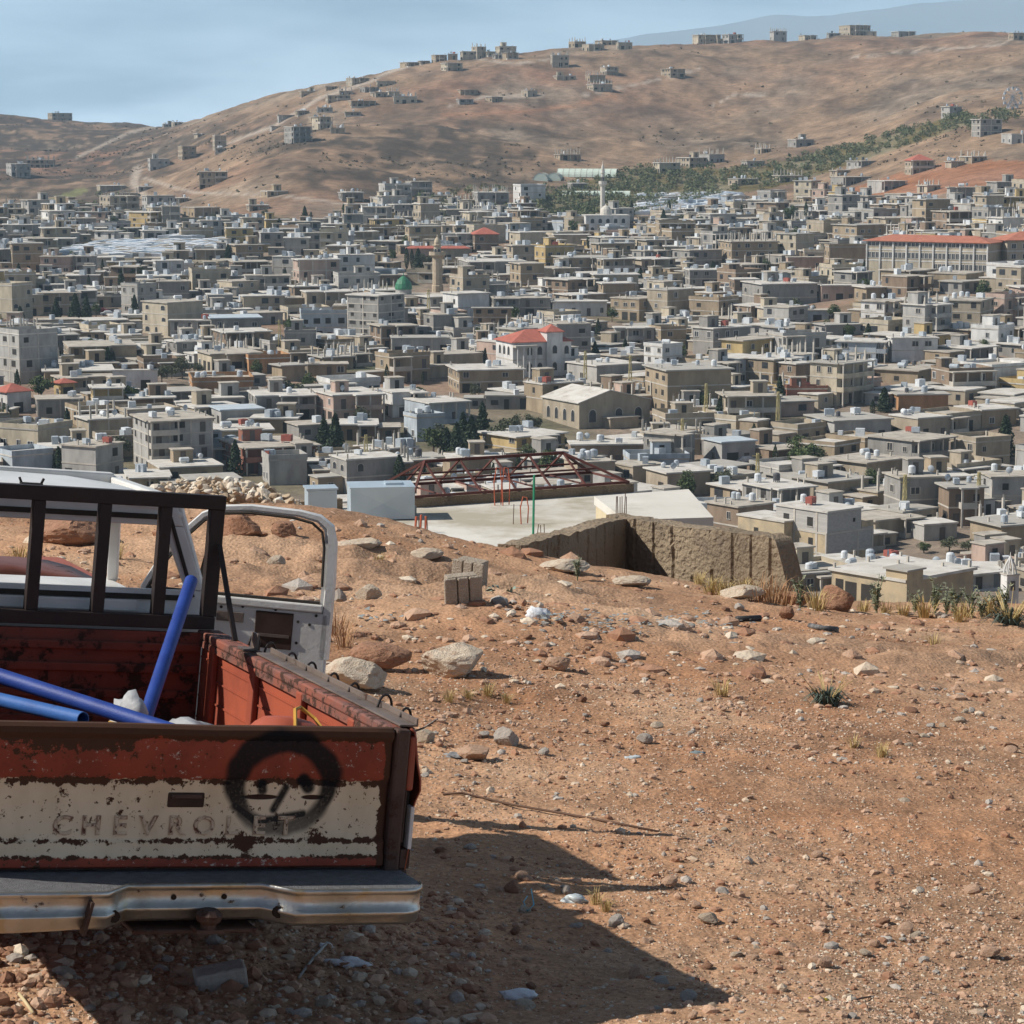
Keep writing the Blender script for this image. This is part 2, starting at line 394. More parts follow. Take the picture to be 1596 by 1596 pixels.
    C = np.clip(C, 0.02, 0.9)
    m, n, l, p = nodemat('land')
    p.inputs['Roughness'].default_value = 0.95; p.inputs['Specular IOR Level'].default_value = 0.15
    at_ = n.new('ShaderNodeAttribute'); at_.attribute_name = 'land'
    gm = n.new('ShaderNodeNewGeometry')
    # grain near the camera
    nz = n.new('ShaderNodeTexNoise'); nz.inputs['Scale'].default_value = 38; nz.inputs['Detail'].default_value = 6; nz.inputs['Roughness'].default_value = 0.7
    l.new(gm.outputs['Position'], nz.inputs[0])
    rp = n.new('ShaderNodeValToRGB'); rp.color_ramp.elements[0].position = 0.3; rp.color_ramp.elements[1].position = 0.72
    rp.color_ramp.elements[0].color = (0.62, 0.60, 0.58, 1); rp.color_ramp.elements[1].color = (1.35, 1.36, 1.4, 1)
    l.new(nz.outputs[0], rp.inputs[0])
    # grain of the far land: bushes, stones
    n2 = n.new('ShaderNodeTexNoise'); n2.inputs['Scale'].default_value = 0.16; n2.inputs['Detail'].default_value = 10; n2.inputs['Roughness'].default_value = 0.88
    l.new(gm.outputs['Position'], n2.inputs[0])
    r2 = n.new('ShaderNodeValToRGB'); r2.color_ramp.elements[0].position = 0.36; r2.color_ramp.elements[1].position = 0.62
    r2.color_ramp.elements[0].color = (0.36, 0.37, 0.39, 1); r2.color_ramp.elements[1].color = (1.26, 1.24, 1.21, 1)
    l.new(n2.outputs[0], r2.inputs[0])
    m1 = n.new('ShaderNodeMixRGB'); m1.blend_type = 'MULTIPLY'; m1.inputs[0].default_value = 1; l.new(at_.outputs['Color'], m1.inputs[1]); l.new(rp.outputs[0], m1.inputs[2])
    m2 = n.new('ShaderNodeMixRGB'); m2.blend_type = 'MULTIPLY'; m2.inputs[0].default_value = 0.9; l.new(m1.outputs[0], m2.inputs[1]); l.new(r2.outputs[0], m2.inputs[2])
    l.new(m2.outputs[0], p.inputs['Base Color'])
    nb = n.new('ShaderNodeTexVoronoi'); nb.inputs['Scale'].default_value = 30; l.new(gm.outputs['Position'], nb.inputs[0])
    ad = n.new('ShaderNodeMath'); ad.operation = 'MULTIPLY_ADD'; l.new(nz.outputs[0], ad.inputs[0]); ad.inputs[1].default_value = 1.2; l.new(nb.outputs['Distance'], ad.inputs[2])
    b = n.new('ShaderNodeBump'); b.inputs['Strength'].default_value = 0.6; b.inputs['Distance'].default_value = 0.014
    l.new(ad.outputs[0], b.inputs['Height']); l.new(b.outputs[0], p.inputs['Normal'])
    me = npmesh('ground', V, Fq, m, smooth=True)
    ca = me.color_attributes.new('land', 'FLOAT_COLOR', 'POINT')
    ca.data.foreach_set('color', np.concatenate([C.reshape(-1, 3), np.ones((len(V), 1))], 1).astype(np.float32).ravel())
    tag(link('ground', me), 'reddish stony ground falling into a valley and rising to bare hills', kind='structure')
build_terrain()
def build_side_ground():
    # the same hillside going on beside and behind the camera
    xs = np.linspace(-140, 140, 141); ys = np.linspace(-110, 70, 91)
    X, Y = np.meshgrid(xs, ys)
    Z = np.where(Y < 8, GD + GSX * X + GSY * (np.maximum(Y, -60) - 10) + 0.9 * fbm(X / 14, Y / 14, 3, 55) * np.clip((4 - Y) / 10, 0, 1), ground_z(X, np.maximum(Y, 2.0)))
    idx = np.arange(X.size).reshape(X.shape); q = np.stack([idx[:-1, :-1], idx[:-1, 1:], idx[1:, 1:], idx[1:, :-1]], -1).reshape(-1, 4)
    P = CX + F * X / np.maximum(Y, 0.01); ins = ((Y > 1.5) & (P > -2580) & (P < 4180)).ravel()
    q = q[~ins[q].all(1)]
    V = np.stack([X, Y, Z - 0.06], -1).reshape(-1, 3)
    me = npmesh('ground', V, q, bpy.data.materials['land'], smooth=True)
    ca = me.color_attributes.new('land', 'FLOAT_COLOR', 'POINT'); C = np.tile(np.array([0.455, 0.27, 0.16, 1.0], np.float32), (len(V), 1)); ca.data.foreach_set('color', C.ravel())
    tag(link('ground', me), 'reddish stony hillside beside and behind the viewpoint', kind='structure')
build_side_ground()

def build_mountains():
    pts = [(300, 215), (600, 190), (800, 90), (900, 62), (1000, 46), (1095, 34), (1150, 26), (1215, 14), (1265, 19), (1300, 18), (1360, 6), (1430, -4), (1520, -12), (1700, -30), (2000, -20), (2600, 0)]
    D = 16000.0
    xs = np.linspace(300, 2600, 160); ry = 8 + np.interp(xs, [p[0] for p in pts], [p[1] for p in pts]) + 4 * fbm(xs / 60, xs * 0, 3, 5)
    V = []; rows = 8
    for r in range(rows):
        f = r / (rows - 1)
        for x, y in zip(xs, ry):
            p = at(x, y, D); h = p.z
            V.append((p.x, D - 3500 * (1 - f) - 250 * f * float(fbm(x / 90, r * 0.4, 3, 9)), -300 + (h + 300) * f ** 1.3))
    for x, y in zip(xs, ry):
        p = at(x, y, D); V.append((p.x, D + 2500, -300))
    n = len(xs); idx = np.arange((rows + 1) * n).reshape(rows + 1, n)
    Fq = np.stack([idx[:-1, :-1], idx[:-1, 1:], idx[1:, 1:], idx[1:, :-1]], -1).reshape(-1, 4)
    me = npmesh('distant_mountains', V, Fq, mat('mountain', (0.26, 0.22, 0.18), (0.20, 0.17, 0.14), 0.002, 0.95), smooth=True)
    tag(link('distant_mountains', me), 'faint blue mountain range behind the bare hill', kind='structure')
build_mountains()

def build_haze():
    mb = MB(); mb.box(-11000, 11000, -150, 18700, -430, 980)
    m = bpy.data.materials.new('haze'); m.use_nodes = True; n = m.node_tree.nodes; n.clear()
    o = n.new('ShaderNodeOutputMaterial'); v = n.new('ShaderNodeVolumePrincipled')
    v.inputs['Color'].default_value = (0.56, 0.80, 1.0, 1); v.inputs['Density'].default_value = 0.000105; v.inputs['Anisotropy'].default_value = 0.0
    m.node_tree.links.new(v.outputs[0], o.inputs['Volume'])
    tag(mb.build('haze', m), 'thin pale haze over the valley', kind='stuff')
build_haze()
# ================================================================== town
def wallmat(k, c, c2=None):
    c = tuple(v * 0.93 for v in c)
    return mat('wall_' + k, c, c2 or tuple(v * 0.72 for v in c), 0.5, 0.9, 0.5, 9, c3=tuple(v * 0.62 for v in c), s3=0.9, lo3=0.52, hi3=0.72, stretch=(1, 1, 0.35))
WALL = {
 'grey': wallmat('grey', (0.32, 0.305, 0.28)), 'pale grey': wallmat('pale_grey', (0.44, 0.425, 0.395)), 'tan': wallmat('tan', (0.38, 0.30, 0.205)),
 'beige': wallmat('beige', (0.42, 0.355, 0.265)), 'cream': wallmat('cream', (0.53, 0.46, 0.345)), 'white': wallmat('white', (0.70, 0.69, 0.66)),
 'yellow': wallmat('yellow', (0.52, 0.39, 0.19)), 'orange': wallmat('orange', (0.47, 0.26, 0.13)), 'pink': wallmat('pink', (0.50, 0.37, 0.30)),
 'brown': wallmat('brown', (0.28, 0.205, 0.145)), 'red brick': wallmat('red_brick', (0.34, 0.15, 0.10)), 'pale blue': wallmat('pale_blue', (0.47, 0.52, 0.56))}
ROOFM = {'dusty': mat('roof_dusty', (0.47, 0.425, 0.36), (0.36, 0.32, 0.265), 0.35, 0.95, c3=(0.25, 0.225, 0.19), s3=0.5, lo3=0.5, hi3=0.7),
         'pale': mat('roof_pale', (0.58, 0.555, 0.51), (0.47, 0.44, 0.39), 0.4, 0.95, c3=(0.33, 0.30, 0.26), s3=0.5, lo3=0.53, hi3=0.72),
         'grey': mat('roof_grey', (0.40, 0.38, 0.34), (0.33, 0.31, 0.275), 0.4, 0.95),
         'tile': mat('roof_tile', (0.42, 0.135, 0.095), (0.33, 0.105, 0.075), 0.8, 0.85),
         'metal': mat('roof_metal', (0.50, 0.56, 0.60), (0.42, 0.47, 0.50), 0.6, 0.5)}
TRIM = mat('concrete_trim', (0.50, 0.46, 0.40), (0.40, 0.37, 0.32), 0.8, 0.9)
GLASS = mat('window_dark', (0.030, 0.033, 0.038), (0.05, 0.052, 0.055), 1.5, 0.35)
HOLE = mat('opening_dark', (0.045, 0.040, 0.035), (0.03, 0.027, 0.024), 1.0, 0.95)
TANKM = [mat('tank_white', (0.62, 0.64, 0.65), (0.5, 0.53, 0.55), 2, 0.6), mat('tank_grey', (0.42, 0.46, 0.50), (0.33, 0.37, 0.40), 2, 0.5),
         mat('tank_dark', (0.09, 0.09, 0.10), (0.06, 0.06, 0.065), 2, 0.6), mat('tank_red', (0.36, 0.10, 0.07), (0.27, 0.08, 0.06), 2, 0.6)]
DOORM = mat('door_metal', (0.12, 0.10, 0.085), (0.085, 0.07, 0.06), 2, 0.6)
def _winmesh(name, frame, pane, shutter=False):
    mb = MB(); mb.cur = 0
    for a in ((-0.5, -0.42), (0.42, 0.5)): mb.box(a[0], a[1], -0.09, 0.05, -0.5, 0.5)
    mb.box(-0.42, 0.42, -0.09, 0.05, 0.43, 0.5); mb.box(-0.56, 0.56, -0.14, 0.05, -0.56, -0.5)
    mb.cur = 1; mb.box(-0.42, 0.42, -0.015, 0.045, -0.5, 0.43)
    mb.cur = 0; mb.box(-0.03, 0.03, -0.05, 0.04, -0.49, 0.42)
    return mb.mesh(name, [frame, pane])
def _holemesh(name):
    mb = MB(); mb.cur = 0
    mb.box(-0.5, 0.5, -0.012, 0.05, -0.5, 0.5)
    mb.cur = 1; mb.box(-0.54, 0.54, -0.08, 0.05, -0.57, -0.5)
    return mb.mesh(name, [HOLE, TRIM])
def _archmesh(name):
    mb = MB(); mb.cur = 0
    pts = [(-0.5, -0.5), (0.5, -0.5), (0.5, 0.15)] + [(0.5 * math.cos(a), 0.15 + 0.35 * math.sin(a)) for a in [math.pi * k / 8 for k in range(1, 8)]] + [(-0.5, 0.15)]
    mb.face([(x, -0.012, z) for x, z in pts])
    mb.cur = 1
    n = len(pts)
    for i in range(1, n):
        (x0, z0), (x1, z1) = pts[i], pts[(i + 1) % n]
        k = 1.14
        o0, o1 = (x0 * k, z0 * k), (x1 * k, z1 * k)
        mb.face([(x0, -0.06, z0), (o0[0], -0.06, o0[1]), (o1[0], -0.06, o1[1]), (x1, -0.06, z1)])
        mb.face([(o0[0], -0.06, o0[1]), (o0[0], 0.04, o0[1]), (o1[0], 0.04, o1[1]), (o1[0], -0.06, o1[1])])
        mb.face([(x0, -0.012, z0), (x0, -0.06, z0), (x1, -0.06, z1), (x1, -0.012, z1)])
    return mb.mesh(name, [GLASS, TRIM])
WINS = [_winmesh('window_light', WALL['white'], GLASS), _winmesh('window_trim', TRIM, GLASS), _holemesh('window_open'), _archmesh('window_arched')]
DOORMESH = MB().box(-0.5, 0.5, -0.05, 0.04, 0, 1).mesh('door', DOORM)
def _tank_round():
    mb = MB(); mb.lathe([(0.5, 0.25), (0.52, 0.6), (0.5, 1.15), (0.36, 1.3), (0.12, 1.36)], 12)
    for x in (-0.3, 0.3):
        for y in (-0.3, 0.3): mb.box(x - 0.04, x + 0.04, y - 0.04, y + 0.04, 0, 0.27)
    return mb
def _tank_flat():
    mb = MB(); mb.box(-0.75, 0.75, -0.5, 0.5, 0.25, 1.15); mb.box(-0.2, 0.2, -0.2, 0.2, 1.15, 1.22)
    for x in (-0.6, 0.6):
        for y in (-0.4, 0.4): mb.box(x - 0.05, x + 0.05, y - 0.05, y + 0.05, 0, 0.25)
    return mb
def _tank_lying():
    mb = MB(); mb.tube([(-0.85, 0, 0.6), (-0.75, 0, 0.6), (0.75, 0, 0.6), (0.85, 0, 0.6)], [0.3, 0.45, 0.45, 0.3], 10)
    mb.box(-0.6, -0.45, -0.35, 0.35, 0, 0.35); mb.box(0.45, 0.6, -0.35, 0.35, 0, 0.35)
    return mb
TANKS = [f().mesh('water_tank', m) for f, m in ((_tank_round, TANKM[0]), (_tank_flat, TANKM[0]), (_tank_flat, TANKM[1]), (_tank_lying, TANKM[0]), (_tank_round, TANKM[1]), (_tank_round, TANKM[2]), (_tank_flat, TANKM[3]), (_tank_lying, TANKM[1]))]
def _dish():
    mb = MB(); n = 10; rows = 4
    for i in range(rows):
        r0, r1 = 0.55 * i / rows, 0.55 * (i + 1) / rows
        for j in range(n):
            a0, a1 = 2 * math.pi * j / n, 2 * math.pi * (j + 1) / n
            f = lambda r, a: (r * math.cos(a), -0.28 + 0.5 * r * r + 0 * a - 0.0, 0.9 + r * math.sin(a))
            mb.face([f(r0, a0), f(r1, a0), f(r1, a1), f(r0, a1)])
    mb.bar((0, 0.0, 0), (0, -0.22, 0.9), 0.06); mb.bar((0, -0.28, 0.6), (0, -0.75, 0.95), 0.03)
    return mb.mesh('satellite_dish', TANKM[1])
DISH = _dish()

HOUSES = []      # (x, y, radius)
SEEN = []        # photo boxes that must stay visible: (x0, x1, y0, y1, distance)
ALLH = []        # finished house records for labels
STUFF = {'v': [], 'f': [], 'm': []}
STUFFM = list(WALL.values()) + list(ROOFM.values()) + [TRIM, GLASS, HOLE] + TANKM
SIDX = {m.name: i for i, m in enumerate(STUFFM)}

def hip(mb, w, d, z, h, over=0.5):
    a, b = w / 2 + over, d / 2 + over
    if w >= d: r0, r1 = (-(a - b), 0, z + h), (a - b, 0, z + h)
    else: r0, r1 = (0, -(b - a), z + h), (0, b - a, z + h)
    P = [(-a, -b, z), (a, -b, z), (a, b, z), (-a, b, z)]
    if w >= d: fs = [[P[0], P[1], r1, r0], [P[2], P[3], r0, r1], [P[1], P[2], r1], [P[3], P[0], r0]]
    else: fs = [[P[0], P[1], r0], [P[2], P[3], r1], [P[1], P[2], r1, r0], [P[3], P[0], r0, r1]]
    for f in fs: mb.face(f)
    mb.box(-a, a, -b, b, z - 0.15, z - 0.002)

def plan_house(w, d, h, n, wall, feat, rg, detail=True):
    """list of parts: (name, MB, material, sub) and placed pieces: (name, mesh, loc, rz, scale, sub)"""
    parts = []; pcs = []
    wm = WALL[wall]
    hs = h / n
    body = MB(); body.box(-w / 2, w / 2, -d / 2, d / 2, -4.0, h)
    open_side = 'G' in feat            # ground floor on columns
    parts.append(('wall', body, wm, None))
    if n > 1 or 'U' in feat:
        for k in range(1, n):
            z = k * hs; e = 0.07
            b1 = MB(); b1.box(-w / 2 - e, w / 2 + e, -d / 2 - e, d / 2 + e, z - 0.14, z + 0.1); parts.append(('floor_band', b1, TRIM, None))
        if 'U' in feat:
            m = max(2, int(w / 4))
            for i in range(m + 1):
                x = -w / 2 + w * i / m; b1 = MB(); b1.box(x - 0.16, x + 0.16, -d / 2 - 0.05, -d / 2 + 0.1, -3, h - 0.02); parts.append(('concrete_column', b1, TRIM, None))
            m = max(2, int(d / 4))
            for i in range(1, m + 1):
                y = -d / 2 + d * i / m; b1 = MB(); b1.box(-w / 2 - 0.05, -w / 2 + 0.1, y - 0.16, y + 0.16, -3, h - 0.02); parts.append(('concrete_column', b1, TRIM, None))
    ov = 0.12 if 'P' in feat else rg.choice([0.2, 0.35, 0.5, 0.6])
    rm = 'tile' if 'R' in feat else ('metal' if 'M' in feat else ('pale' if 'W' in feat else rg.choice(['dusty', 'dusty', 'pale', 'pale', 'grey'])))
    roof = MB()
    if 'R' in feat: hip(roof, w, d, h + 0.16, min(w, d) * 0.28)
    else: roof.box(-w / 2 - ov, w / 2 + ov, -d / 2 - ov, d / 2 + ov, h, h + 0.28)
    parts.append(('roof', roof, ROOFM[rm], None))
    zt = h + 0.28
    if 'P' in feat:
        pp = MB(); a, b, t = w / 2 + ov, d / 2 + ov, 0.2; ph = rg.uniform(0.5, 1.0)
        pp.box(-a, a, -b, -b + t, zt, zt + ph); pp.box(-a, a, b - t, b, zt, zt + ph); pp.box(-a, -a + t, -b + t, b - t, zt, zt + ph); pp.box(a - t, a, -b + t, b - t, zt, zt + ph)
        parts.append(('parapet', pp, wm, None))
    if 'S' in feat:                  # stair head
        sx, sy = rg.uniform(-0.3, 0.3) * w, rg.uniform(0.05, 0.3) * d; sw, sd, sh = rg.uniform(2.6, 4.0), rg.uniform(2.6, 3.6), rg.uniform(2.2, 2.8)
        sx = max(-w / 2 + sw / 2, min(w / 2 - sw / 2, sx)); sy = max(-d / 2 + sd / 2, min(d / 2 - sd / 2, sy))
        st = MB(); st.box(sx - sw / 2, sx + sw / 2, sy - sd / 2, sy + sd / 2, zt, zt + sh); parts.append(('stair_tower', st, wm, None))
        s2 = MB(); s2.box(sx - sw / 2 - 0.2, sx + sw / 2 + 0.2, sy - sd / 2 - 0.2, sy + sd / 2 + 0.2, zt + sh, zt + sh + 0.2); parts.append(('stair_roof', s2, ROOFM['dusty'], None))
        pcs.append(('stair_door', DOORMESH, (sx, sy - sd / 2, zt + 0.05), 0, (1.0, 1, 2.0), None))
    if 'C' in feat:                  # bare columns waiting for another storey
        m = max(2, int(w / 3.6)); q = max(1, int(d / 4))
        for i in range(m + 1):
            for j in range(q + 1):
                x = -w / 2 + 0.4 + (w - 0.8) * i / m; y = -d / 2 + 0.4 + (d - 0.8) * j / q; hh = rg.uniform(1.6, 2.9)
                c = MB(); c.box(x - 0.18, x + 0.18, y - 0.18, y + 0.18, zt, zt + hh)
                for k in (-0.1, 0.1): c.box(x + k - 0.02, x + k + 0.02, y - 0.02, y + 0.02, zt + hh, zt + hh + 0.6)
                parts.append(('column_stub', c, TRIM, None))
    if 'B' in feat:                  # balcony or porch along the front
        bw = w * rg.choice([0.45, 0.6, 1.0]); bx = rg.choice([-1, 1, 0]) * (w - bw) / 2; bd_ = rg.uniform(1.6, 2.4)
        b = MB()
        for k in range(1 if n > 1 else 0, n):
            z = k * hs
            b.box(bx - bw / 2, bx + bw / 2, -d / 2 - bd_, -d / 2 - 0.08, z - 0.12, z + 0.12)
            b.box(bx - bw / 2, bx + bw / 2, -d / 2 - bd_, -d / 2 - bd_ + 0.12, z + 0.12, z + 0.95)
            b.box(bx - bw / 2, bx - bw / 2 + 0.12, -d / 2 - bd_ + 0.12, -d / 2 - 0.08, z + 0.12, z + 0.95)
        if b.v: parts.append(('balcony', b, wm if rg.random() < 0.5 else TRIM, None))
        r2 = MB(); r2.box(bx - bw / 2 - 0.2, bx + bw / 2 + 0.2, -d / 2 - bd_ - 0.25, -d / 2 - ov - 0.01, h + 0.01, h + 0.27); parts.append(('porch_roof', r2, ROOFM[rm if rm != 'tile' else 'pale'], None))
        m = max(1, int(bw / 3.2))
        for i in range(m + 1):
            x = bx - bw / 2 + 0.2 + (bw - 0.4) * i / m
            c = MB(); c.box(x - 0.15, x + 0.15, -d / 2 - bd_ + 0.13, -d / 2 - bd_ + 0.42, -2, h + 0.005); parts.append(('porch_column', c, TRIM, None))
    if 'X' in feat:                  # lower wing built against one side
        aw, ad, ah = rg.uniform(3.5, 6), d * rg.uniform(0.5, 0.85), hs * rg.choice([0.85, 1.0, 1.0]) if n > 1 else hs * 0.8
        sg = -1 if rg.random() < 0.6 else 1; x0 = sg * w / 2; y0 = rg.uniform(-0.3, 0.3) * (d - ad) - 0.4
        xa, xb = min(x0, x0 + sg * aw), max(x0, x0 + sg * aw)
        if sg < 0: xb -= 0.075
        else: xa += 0.075
        am = wm if rg.random() < 0.5 else WALL[rg.choice(['grey', 'tan', 'beige'])]
        an = MB(); an.box(xa, xb, y0 - ad / 2, y0 + ad / 2, -4, ah); parts.append(('annex_wall', an, am, None))
        ar = MB(); ar.box(xa - (0.25 if sg < 0 else -0.35), xb + (0.25 if sg > 0 else -0.35), y0 - ad / 2 - 0.25, y0 + ad / 2 + 0.25, ah, ah + 0.22); parts.append(('annex_roof', ar, ROOFM[rg.choice(['dusty', 'pale', 'grey'])], None))
        pcs.append(('window', WINS[rg.choice([0, 1, 2])], ((xa + xb) / 2, y0 - ad / 2, ah * 0.55), 0, (1.2, 1, 1.1), None))
        if sg < 0: pcs.append(('window', WINS[rg.choice([0, 1, 2])], (xa, y0, ah * 0.55), -math.pi / 2, (1.1, 1, 1.1), None))
    # windows
    wk = 2 if 'U' in feat else (3 if 'A' in feat else rg.choice([0, 1, 1, 2]))
    def row(L, face, blank):
        if blank: return
        m = max(1, int(L / rg.uniform(2.9, 4.2)))
        for k in range(n):
            for i in range(m):
                if rg.random() < 0.2: continue
                u = -L / 2 + L * (i + 0.5 + rg.uniform(-.16, .16)) / m
                if k == 0 and face < 2 and rg.random() < 0.22 and L / m > 2.8:
                    gw, gh = rg.uniform(2.0, 2.6), min(2.4, hs - 0.45); pcs.append(('garage_opening', WINS[2], ((u, -d / 2, gh / 2 + .05) if face == 0 else (-w / 2, u, gh / 2 + .05)), 0 if face == 0 else -math.pi / 2, (gw, 1, gh), None)); continue
                door = (k == 0 and face == 0 and i == m // 2) or ('B' in feat and face == 0 and i % 2 == 0)
                ww = rg.uniform(0.9, 1.9); wh = rg.uniform(1.0, 1.6)
                if 'U' in feat: ww *= 1.15; wh *= 1.1
                z = k * hs + (1.0 if not door else 0.05) 
                if z + wh > (k + 1) * hs - 0.2: wh = (k + 1) * hs - 0.25 - z
                loc, rz = {0: ((u, -d / 2, z), 0), 1: ((-w / 2, u, z), -math.pi / 2), 2: ((w / 2, u, z), math.pi / 2)}[face]
                if door: pcs.append(('door', DOORMESH, loc, rz, (1.1, 1, min(2.2, hs - 0.5)), None))
                else: pcs.append(('window', WINS[wk], (loc[0], loc[1], loc[2] + wh / 2), rz, (ww, 1, wh), None))
    row(w, 0, 'f' in feat); row(d, 1, 'l' in feat); 
    if 'r' in feat: row(d, 2, False)
    # things fixed to the roof
    if 'R' not in feat and 'M' not in feat:
        for k in range(rg.choice([0, 0, 1, 1, 2, 3]) + (2 if 'T' in feat else 0)):
            t = rg.choice(TANKS[:5] * 3 + TANKS[5:])
            pcs.append(('water_tank', t, (rg.uniform(-0.4, 0.4) * w, rg.uniform(-0.4, 0.4) * d, zt - 0.01), rg.uniform(0, 3), tuple([rg.uniform(0.85, 1.35)] * 3), 'roof'))
        if rg.random() < 0.5: pcs.append(('satellite_dish', DISH, (rg.uniform(-0.4, 0.4) * w, rg.uniform(-0.4, 0.4) * d, zt - 0.01), rg.uniform(-0.6, 1.2), (1.1, 1.1, 1.1), 'roof'))
        if detail:
            m = rg.choice([0, 2, 3, 4])
            for k in range(m):
                c = MB(); x, y = rg.choice([-1, 1]) * (w / 2 - 0.3), rg.uniform(-0.5, 0.5) * (d - 0.6); c.box(x - 0.13, x + 0.13, y - 0.13, y + 0.13, zt, zt + rg.uniform(0.5, 1.1)); parts.append(('roof_post', c, TRIM, None))
    return parts, pcs

def make_house(pos, yaw, w, d, h, n, wall, feat, rg, px, py):
    root = link('house', None, None, pos, yaw); root.empty_display_size = 1
    parts, pcs = plan_house(w, d, h, n, wall, feat, rg)
    roof = None
    for nm, mb, m, sub in parts:
        o = mb.build(nm, m, root)
        if nm == 'roof': roof = o
    for nm, me, loc, rz, sc, sub in pcs:
        o = link(nm, me, roof if sub == 'roof' else root, loc, rz, sc)
    ALLH.append(dict(o=root, px=px, py=py, n=n, wall=wall, feat=feat, w=w, h=h, D=pos[1], tanks=sum(1 for p in pcs if p[0] == 'water_tank')))
    return root
def stuff_house(pos, yaw, w, d, h, n, wall, feat, rg):
    parts, pcs = plan_house(w, d, h, n, wall, feat, rg, False)
    cs, sn = math.cos(yaw), math.sin(yaw)
    def add(V, Fs, mi):
        b = len(STUFF['v'])
        for x, y, z in V: STUFF['v'].append((pos[0] + x * cs - y * sn, pos[1] + x * sn + y * cs, pos[2] + z))
        for f, m in zip(Fs, mi): STUFF['f'].append(tuple(b + k for k in f)); STUFF['m'].append(m)
    for nm, mb, m, sub in parts: add(mb.v, mb.f, [SIDX[m.name]] * len(mb.f))
    for nm, me, loc, rz, sc, sub in pcs:
        if nm == 'satellite_dish': continue
        t = MB()
        if nm == 'water_tank': t.box(-0.7, 0.7, -0.5, 0.5, 0, 1.2); mi = SIDX['tank_white' if rg.random() < .6 else 'tank_grey']
        elif nm in ('door', 'stair_door'): t.box(-0.5, 0.5, -0.05, 0.04, 0, 1); mi = SIDX['opening_dark']
        else: t.box(-0.5, 0.5, -0.05, 0.04, -0.5, 0.5); mi = SIDX['window_dark']
        M = Matrix.Translation(loc) @ Matrix.Rotation(rz, 4, 'Z') @ Matrix.Diagonal((*sc, 1))
        add([tuple(M @ Vector(v)) for v in t.v], t.f, [mi] * len(t.f))

def spec_house(xl, xr, yt, yb, xc, wall, feat='', n=None, asp=0.95, seed=None):
    """a house read off the photograph: extent, rows of roof and base, column of the near corner"""
    rg = random.Random(seed if seed is not None else int(xl * 31 + yb * 7))
    wl, wr = max(0.0, xc - xl), max(1.0, xr - xc)
    P = hit(xc if 0 < wl else (xl + xr) / 2, yb, 150)
    D = P.y; k = D / F
    phi = math.atan2(wl, wr * asp); phi = min(max(phi, 0.0), math.radians(72))
    if wl < 2:
        phi = rg.uniform(-0.1, 0.0); W_ = wr * k; L_ = W_ * rg.uniform(0.7, 1.0)
        cx = P.x - math.sin(phi) * L_ / 2; cy = D + math.cos(phi) * L_ / 2
        L_ = min(L_, 16)
    else:
        W_ = wr * k / math.cos(phi); L_ = wl * k / max(math.sin(phi), 0.15)
        # near corner is the front left one; step to the centre
        ux, uy = math.cos(phi), math.sin(phi); vx, vy = -math.sin(phi), math.cos(phi)
        cx = P.x + ux * W_ / 2 + vx * L_ / 2; cy = D + uy * W_ / 2 + vy * L_ / 2
    h = (yb - yt) * k * 1.0
    n = n or max(1, round(h / 3.2))
    z = min(P.z, gz(cx, cy) + 0.6)
    h += P.z - z
    h = max(h, 2.6)
    HOUSES.append((cx, cy, max(W_, L_) * 0.5 + 0.8)); SEEN.append((xl, xr, yt, yb, P.y))
    return make_house(Vector((cx, cy, z)), phi, W_, L_, h, n, wall, feat, rg, (xl + xr) / 2, yb)

